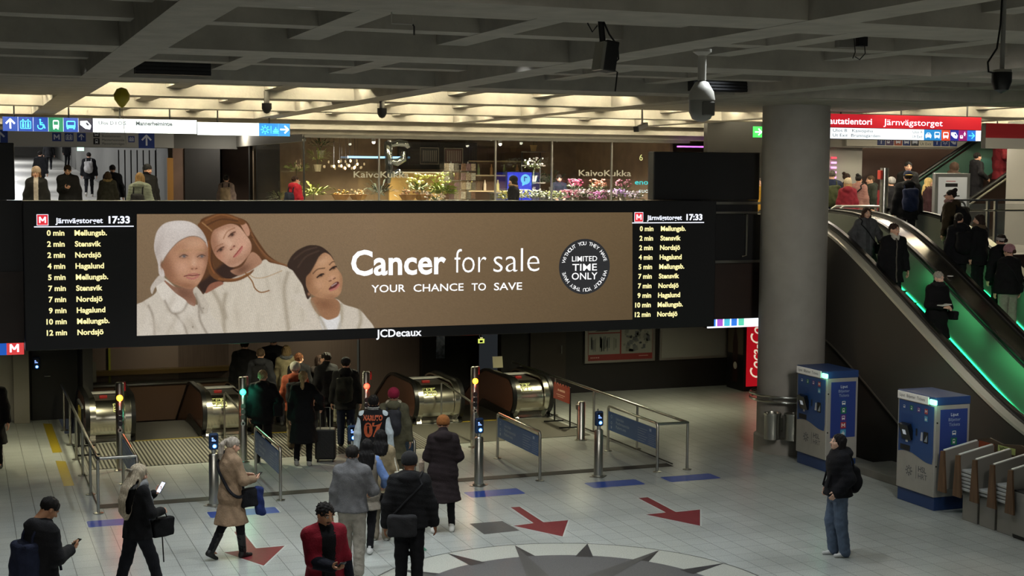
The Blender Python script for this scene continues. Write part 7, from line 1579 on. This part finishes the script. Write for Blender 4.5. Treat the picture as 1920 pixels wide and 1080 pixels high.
p = person('person in a dark coat cut by the left edge of the picture', .48, 27.0, face=200, H=1.72, q=1, hair=('short', '1a1512'), top=dict(c='141414', hem=.45, w=.04, flare=.04), legs='121212')
# ---- the queue at the escalator
p = person('short-haired person in a grey hooded jacket deep in the queue', 5.72, 29.3, face=18, H=1.70, q=1, hair=('short', '5a4a3a'), top=dict(c='26272b', hem=.8, w=.045, hood=1), legs='14141a'); backpack(p, 'black backpack on the grey hooded jacket deep in the queue', '0f0f11', (.15, .09, .22), 1.16)
person('person in a black winter coat at the front left of the queue', 5.56, 30.2, face=18, H=1.80, q=1, hair=('short', '15110f'), top=dict(c='0f0f11', hem=.6, w=.05, hood=1), legs='111114')
person('tall person in a long black coat at the very front of the queue', 6.2, 30.35, face=18, H=1.86, q=1, hair=('short', '17120f'), top=dict(c='0e0e11', hem=.5, w=.045), legs='111114')
person('person in a cream coat with long fair hair near the front of the queue', 6.34, 29.7, face=14, H=1.70, q=1, sex='f', hair=('bob', '7a6648'), top=dict(c='8f8568', hem=.6, w=.035, flare=.03), legs='1c1c22', scarf=('5a5c60',))
person('person with curly red-brown hair in a black coat in the middle of the queue', 6.32, 28.4, face=18, H=1.69, q=1, sex='f', head=(0, 25, 0), hair=('curly', '6a4026'), top=dict(c='111113', hem=.7, w=.045), legs='15151a')
p = person('person in an orange jacket with a white beanie in the middle of the queue', 5.92, 26.95, face=18, H=1.69, q=1, hair=('short', '4a3a2a'), hat=('beanie', 'a8a598'), top=dict(c='7a3a22', hem=.78, w=.05, hood=1), legs='77705f', legw=.015, shoes='2a2a2a', feet=((-.1, .15, 0), (.1, -.2, .1, -30))); backpack(p, 'black backpack on the orange jacket', '0f0f11', (.14, .09, .21), 1.15)
p = person('fair-haired person all in black with a shoulder bag beside the green signal post', 5.12, 26.05, face=20, H=1.70, q=0, hair=('short', '8d7c5a'), top=dict(c='0f0f11', hem=.72, w=.05, hood=1), legs='0e0e11', hands=((-.25, .05, .85), (.28, .1, 1.0))); bag(p, 'black sports bag hanging from the right shoulder of the fair-haired person', '131315', (.30, -.03, 1.0), (.09, .17, .13), rd=.04); 
p = person('person with a long fair ponytail in a long black coat pulling a suitcase', 5.76, 25.55, face=18, H=1.72, q=0, sex='f', hair=('pony', 'a08a62'), top=dict(c='0e0e10', hem=.42, w=.05, flare=.045), legs='0d0d10', shoes='a5a29c', hands=((-.24, .04, .85), (.32, -.02, 1.05)), feet=((-.12, 0, 0), (.11, -.05, 0)))
person('person with dark brown hair half hidden between the cream coat and the spectacled person', 6.76, 28.5, face=350, H=1.62, q=1, sex='f', hair=('bob', '2c1d16'), top=dict(c='2a2422', hem=.7, w=.04), legs='15151a')
person('person with glasses and cropped hair in the queue, head turned left', 6.72, 27.75, face=340, H=1.76, q=1, head=(0, -25, 0), hair=('crop', '1a1411'), glasses=True, top=dict(c='101012', hem=.72, w=.045, collar=1), legs='121217')
p = person('person in a dark cap and black jacket at the right of the queue', 6.95, 27.1, face=20, H=1.73, q=0, hair=('short', '17120f'), hat=('cap', '16171c'), top=dict(c='121213', hem=.72, w=.05, hood=1), legs='1b2030', legw=.012, shoes='141414'); backpack(p, 'dark green rucksack on the person in the dark cap', '1c1d18', (.15, .1, .23), 1.13)
t = thing('suitcase', 'black wheeled suitcase standing behind the queue beside the ponytailed person', 'suitcase', (6.22, 25.75, 0), radians(-18))
MB().box(-.19, .19, -.13, .13, .05, .62).build('shell', mat('0f0f11', .5, bump=.2, bs=30, name='suitcase_black'), t, bev=.035); MB().tube([(-.09, -.1, .6), (-.09, -.1, 1.02), (.09, -.1, 1.02), (.09, -.1, .6)], .009, 6).build('handle', STEEL, t)
for a in (-.14, .14):
    for b_ in (-.09, .09): MB().cyl((a-.012, b_, .03), (a+.012, b_, .03), .03, n=12).build('wheel', RUBBER, t)
# ---- passengers on the street escalators
def zs_(Y): return T30*Y-10.35-.115+.0
def on_step(Y): k = math.ceil((24.26-Y)/(.2/T30))-1; return FL-.02-.2*k-.115 if Y < 24.26 else FL+.005
def rider(label, X, Y, H, **k): return person(label, X, Y, on_step(Y), H=H, **k)
p = rider('person with long brown hair in a loose grey coat riding down', 16.36, 23.55, 1.60, face=196, q=0, sex='f', head=(-4, -6, 0), hair=('long', '3a251b', -.3), top=dict(c='4b4c4e', hem=.6, w=.05, flare=.05, front='3c3d3f'), legs='22222a', hands=((-.28, .12, 1.0), (.26, .1, .95))); bag(p, 'black bag with a crossing strap on the grey coat', '131316', (-.22, .08, .85), (.05, .12, .1), (1.45, .95, .012, '18181b'), side=1)
rider('person in a black coat with a white open collar riding down the escalator', 16.32, 22.6, 1.72, face=190, q=0, head=(-2, -22, 0), skin='fair', hair=('short', '33241c'), inner='b9b4a6', top=dict(c='0e0e11', hem=.62, w=.04, flare=.02, front='5b564e', fw=.012), legs='0f0f13')
p = rider('short grey-haired person in a black coat holding papers on the down escalator', 16.38, 21.35, 1.70, face=180, q=0, sex='f', head=(-10, -12, 0), skin='pale', hair=('short', 'a39c90'), top=dict(c='0d0d0f', hem=.5, w=.05, flare=.04, collar=1), legs='101013', hands=((-.06, .30, 1.08), (.10, .28, 1.10)), scarf=('101012',))
e = carried('papers', 'white folded papers in the hands of the grey-haired person', 'papers', p); MB().box(-.12, .08, .27, .42, 1.13, 1.145, M=Matrix.Rotation(radians(6), 4, 'Y')).build('sheets', mat('d8d8d4', .5, name='paper_white'), e)
bag(p, 'small black handbag hanging at the elbow of the grey-haired person', '121214', (-.24, .16, .92), (.05, .10, .08), rd=.02, name='handbag')
p = rider('person in an olive-brown jacket with a hair bun on the up escalator', 18.42, 23.65, 1.74, face=330, q=0, sex='f', head=(0, -30, 0), glasses=True, hair=('bun', '18120f'), top=dict(c='33291a', hem=.76, w=.05, hood=1), scarf=('8a6a68',), legs='151519'); backpack(p, 'black backpack on the olive-brown jacket', '0f0f11', (.14, .1, .2), 1.18)
p = rider('person with dark tied hair in a black jacket turning right on the up escalator', 18.08, 22.95, 1.70, face=15, q=0, sex='f', head=(0, 45, 0), hair=('pony', '1d1613'), top=dict(c='111115', hem=.72, w=.045, hood=1), legs='0f0f13'); backpack(p, 'black rucksack with a reflective strip on the dark-haired person', '0f0f12', (.14, .09, .2), 1.15)
rider('person with brown hair and a fur-trimmed black jacket on the up escalator', 18.52, 22.9, 1.68, face=340, q=0, sex='f', head=(0, -40, 0), hair=('bob', '2c201a'), top=dict(c='101013', hem=.7, w=.045), scarf=('5a4a38',), legs='101013')
rider('person in a black puffer jacket with a white headband on the up escalator', 18.66, 22.42, 1.70, face=5, q=0, sex='f', head=(-4, -15, 0), hair=('lowbun', '2a1f1b'), hat=('band', 'b8b2ae'), top=dict(c='131316', hem=.72, w=.06, hood=1, puff=1, pf=44), legs='131318')
p = rider('person in a pink beanie, black jacket and pale trousers lowest on the up escalator', 18.42, 21.9, 1.72, face=8, q=0, sex='f', head=(-4, -20, 0), hair=('lowbun', '4a3426'), hat=('beanie', 'a87a82'), top=dict(c='131214', hem=.80, w=.05), legs='8d857c', legw=.024, shoes='5a5652'); bag(p, 'black crossbody strap bag on the person with the pink beanie', '141416', (.22, .0, .9), (.05, .1, .08), (1.45, .95, .014, '1a1a1d'), side=-1)
p = person('person in a navy cap with yellow peak at the top of the up escalator', 18.7, 25.45, FL+.005, face=24, q=0, H=1.77, hair=('short', '2a1f18'), hat=('cap', '1b2440', 'b79b50'), top=dict(c='0f0f11', hem=.72, w=.055, hood=1), legs='121216'); backpack(p, 'blue and black rucksack hanging off the person in the navy cap', '161f3a', (.15, .1, .22), 1.14, dy=-.03)
# ---- upper floor, left of the shop
U = lambda label, x, Y, H, **k: person(label, px(x, Y), Y, FL, H=H, q=k.pop('q', 1), **k)
U('person in a pale beanie and black parka over a white sweater, facing the viewer', 68, 34, 1.74, face=186, sex='f', head=(-8, 10, 0), hair=('bob', '8a6a4a'), hat=('beanie', 'b09a88'), top=dict(c='141414', hem=.55, w=.05, hood=1, front='a8a098', fw=.05), legs='16161a')
p = U('person in a black jacket walking out of the passage looking at a phone', 127, 38, 1.81, face=184, head=(-26, 0, 0), hair=('short', '2a1f18'), top=dict(c='0e0e10', hem=.72, w=.055, collar=1), legs='101014', hands=((-.26, .06, .86), (.04, .30, 1.16)), grips=('relax', 'hold')); phone(p, 1, 'phone held by the person walking out of the passage', lit=False)
p = person('person with a white backpack walking away far down the passage', px(167, 60), 60, FL+.63, face=8, H=1.79, q=1, hair=('short', '1a1512'), top=dict(c='121214', hem=.7, w=.05), legs='131317', shoes='b9b4aa', feet=WALK2); backpack(p, 'white backpack far down the passage', 'a9a6a4', (.15, .09, .21), 1.16)
U('person in a dark jacket walking away in front of the passage gate bars', 211, 45, 1.86, face=10, hair=('crop', '17120f'), top=dict(c='121216', hem=.74, w=.05), legs='121216')
U('person in a grey-green parka with a fur hood and long brown hair, back turned', 202, 40, 1.66, face=10, sex='f', hair=('bob', '4a3a2a'), top=dict(c='4a4a44', hem=.5, w=.055, flare=.04), scarf=('a8946a',), legs='16161a')
p = U('person with an ash-blond bob in a pale green-grey quilted jacket at the parapet', 262, 30, 1.64, face=20, sex='f', hair=('bob', '8a6c44'), top=dict(c='7d8478', hem=.7, w=.06, hood=1, puff=.6), legs='16161a', q=0); backpack(p, 'dark backpack on the pale quilted jacket', '1b1b1e', (.14, .09, .18), 1.08)
U('bearded person in a dark beanie and black coat facing right before the passage gate', 276, 36, 1.82, face=150, beard=True, hair=('short', '1a1310'), hat=('beanie', '15151a'), top=dict(c='101012', hem=.5, w=.055, collar=1), legs='121216')
for x, Y, z, lb in ((75, 62, .75, 'dark figure at the left wall of the passage'), (92, 84, 1.6, 'tiny dark figure at the far end of the passage'), (126, 88, 1.8, 'tiny figure in the middle of the far end of the passage'), (185, 86, 1.75, 'tiny pale figure at the right far end of the passage')):
    person(lb, px(x, Y, 300), Y, FL+.045*(Y-46), face=rnd.uniform(0, 40), H=1.75, q=2, hair=('short', '17120f'), top=dict(c='141416' if Y != 86 else '6a6a68', hem=.7, w=.05), legs='131317')
p = U('person with black hair in a pale pink jacket and beige backpack left of the shop', 424, 40, 1.58, face=16, sex='f', hair=('short', '120e0d'), top=dict(c='8f7f7c', hem=.7, w=.05), legs='2a2a2e'); backpack(p, 'beige backpack with dark straps on the pale pink jacket', '9c8a74', (.14, .09, .2), 1.15, strapc='2a2320')
p = U('person in a bright red jacket with a dark bag by the shop corner', 553, 36.0, 1.58, face=60, sex='f', head=(0, 15, 0), hair=('short', '2a1a12'), top=dict(c='a02230', hem=.72, w=.05, hood=1), legs='1a1a22'); backpack(p, 'dark blue bag on the back of the red jacket', '1a1f2c', (.14, .08, .18), 1.08)
U('person in a big black hat and tan scarf in front of the blue shop screen', 963, 33, 1.60, face=300, sex='f', hair=('bob', '17110f'), hat=('beanie', '0c0c0e'), scarf=('8a6f52', 1), top=dict(c='15151b', hem=.55, w=.05), legs='15151a')
person('florist in a navy jumper bending over the flowers behind the shop panes', px(1048, 39.8), 39.8, FL, face=195, H=1.66, q=1, head=(-22, 0, 0), hair=('short', '1d1512'), top=dict(c='131826', hem=.8, w=.025, collar=1), legs='15151a', hands=((-.15, .3, 1.0), (.15, .3, 1.0)))
# ---- upper floor, right
p = U('person with cropped grey hair in a navy coat beside the column on the upper floor', 1560, 30.8, 1.80, face=25, hair=('crop', '4a4640'), top=dict(c='161d33', hem=.5, w=.045), legs='14141a'); backpack(p, 'olive green rucksack right beside the column on the upper floor', '30341f', (.17, .11, .24), 1.12)
U('person in a cream beanie and red jacket on the upper floor', 1590, 29.4, 1.60, face=35, sex='f', hair=('bob', '8a6a48'), hat=('beanie', 'a89a80'), top=dict(c='641520', hem=.75, w=.05, hood=1), legs='16161c')
U('person with a dark high bun behind the red jacket', 1587, 31.9, 1.74, face=100, sex='f', hair=('bun', '2a1a14'), top=dict(c='2a2224', hem=.7, w=.04), legs='16161c')
p = U('person in a pale pink quilted jacket with dark hair up, on the upper floor', 1610, 31, 1.70, face=60, sex='f', hair=('bun', '120e0d'), top=dict(c='8a655f', hem=.55, w=.055, puff=1, pf=50), legs='16161c'); bag(p, 'black shoulder strap bag on the pink quilted jacket', '131316', (-.2, .0, .95), (.05, .1, .1), (1.45, .98, .02, '131316'), side=1)
U('person in a dark green jacket standing sideways facing left on the upper floor', 1633, 32, 1.68, face=280, hair=('short', '4a3828'), top=dict(c='2b302a', hem=.72, w=.05, hood=1), legs='18181c', hands=(None, (.1, .3, 1.0)))
U('person in a pale grey beanie and black jacket beside the thick steel post', 1672, 29, 1.63, face=10, hair=('short', '17120f'), hat=('beanie', '8d8a86'), top=dict(c='101013', hem=.7, w=.045), legs='131317')
person('tall dark-haired person in black standing behind the navy cap', px(1702, 31), 31, FL+.2, face=200, H=1.84, q=1, hair=('short', '100d0c'), top=dict(c='0e0d0e', hem=.6, w=.045), legs='101013')
U('person with long light blond hair and a maroon coat left of the poster stand', 1741, 29, 1.64, face=120, sex='f', hair=('long', 'b49a62', -.3), top=dict(c='2a1418', hem=.6, w=.045), legs='15151a')
for x, y, lb, c_, hd in ((1790, 306, 'person in a brown hood on the upper escalator behind the poster stand', '33241a', 1), (1832, 290, 'person in a dark coat holding the rail on the upper escalator', '111013', 0), (1876, 262, 'person in a dark red coat high on the upper escalator', '5a1018', 0)):
    a = at(x, y, Y=31.7); z = max(FL, FL+(a.x-24.5)*T30+.05); 
    if hd: z = a.z-1.70
    person(lb, a.x, 31.7, z, face=95, H=1.70 if not hd else 1.70, q=1, hair=('short', '15110f'), top=dict(c=c_, hem=.55, w=.05, hood=1, hoodup=hd), legs='121216', hands=(None, (.3, .12, 1.02) if not hd else None))
U('person in a mustard yellow jacket glimpsed between the screen and the column', 1424, 32, 1.60, face=200, sex='f', hair=('bob', '2a1d16'), top=dict(c='9a7428', hem=.6, w=.045), legs='2a2a2e')
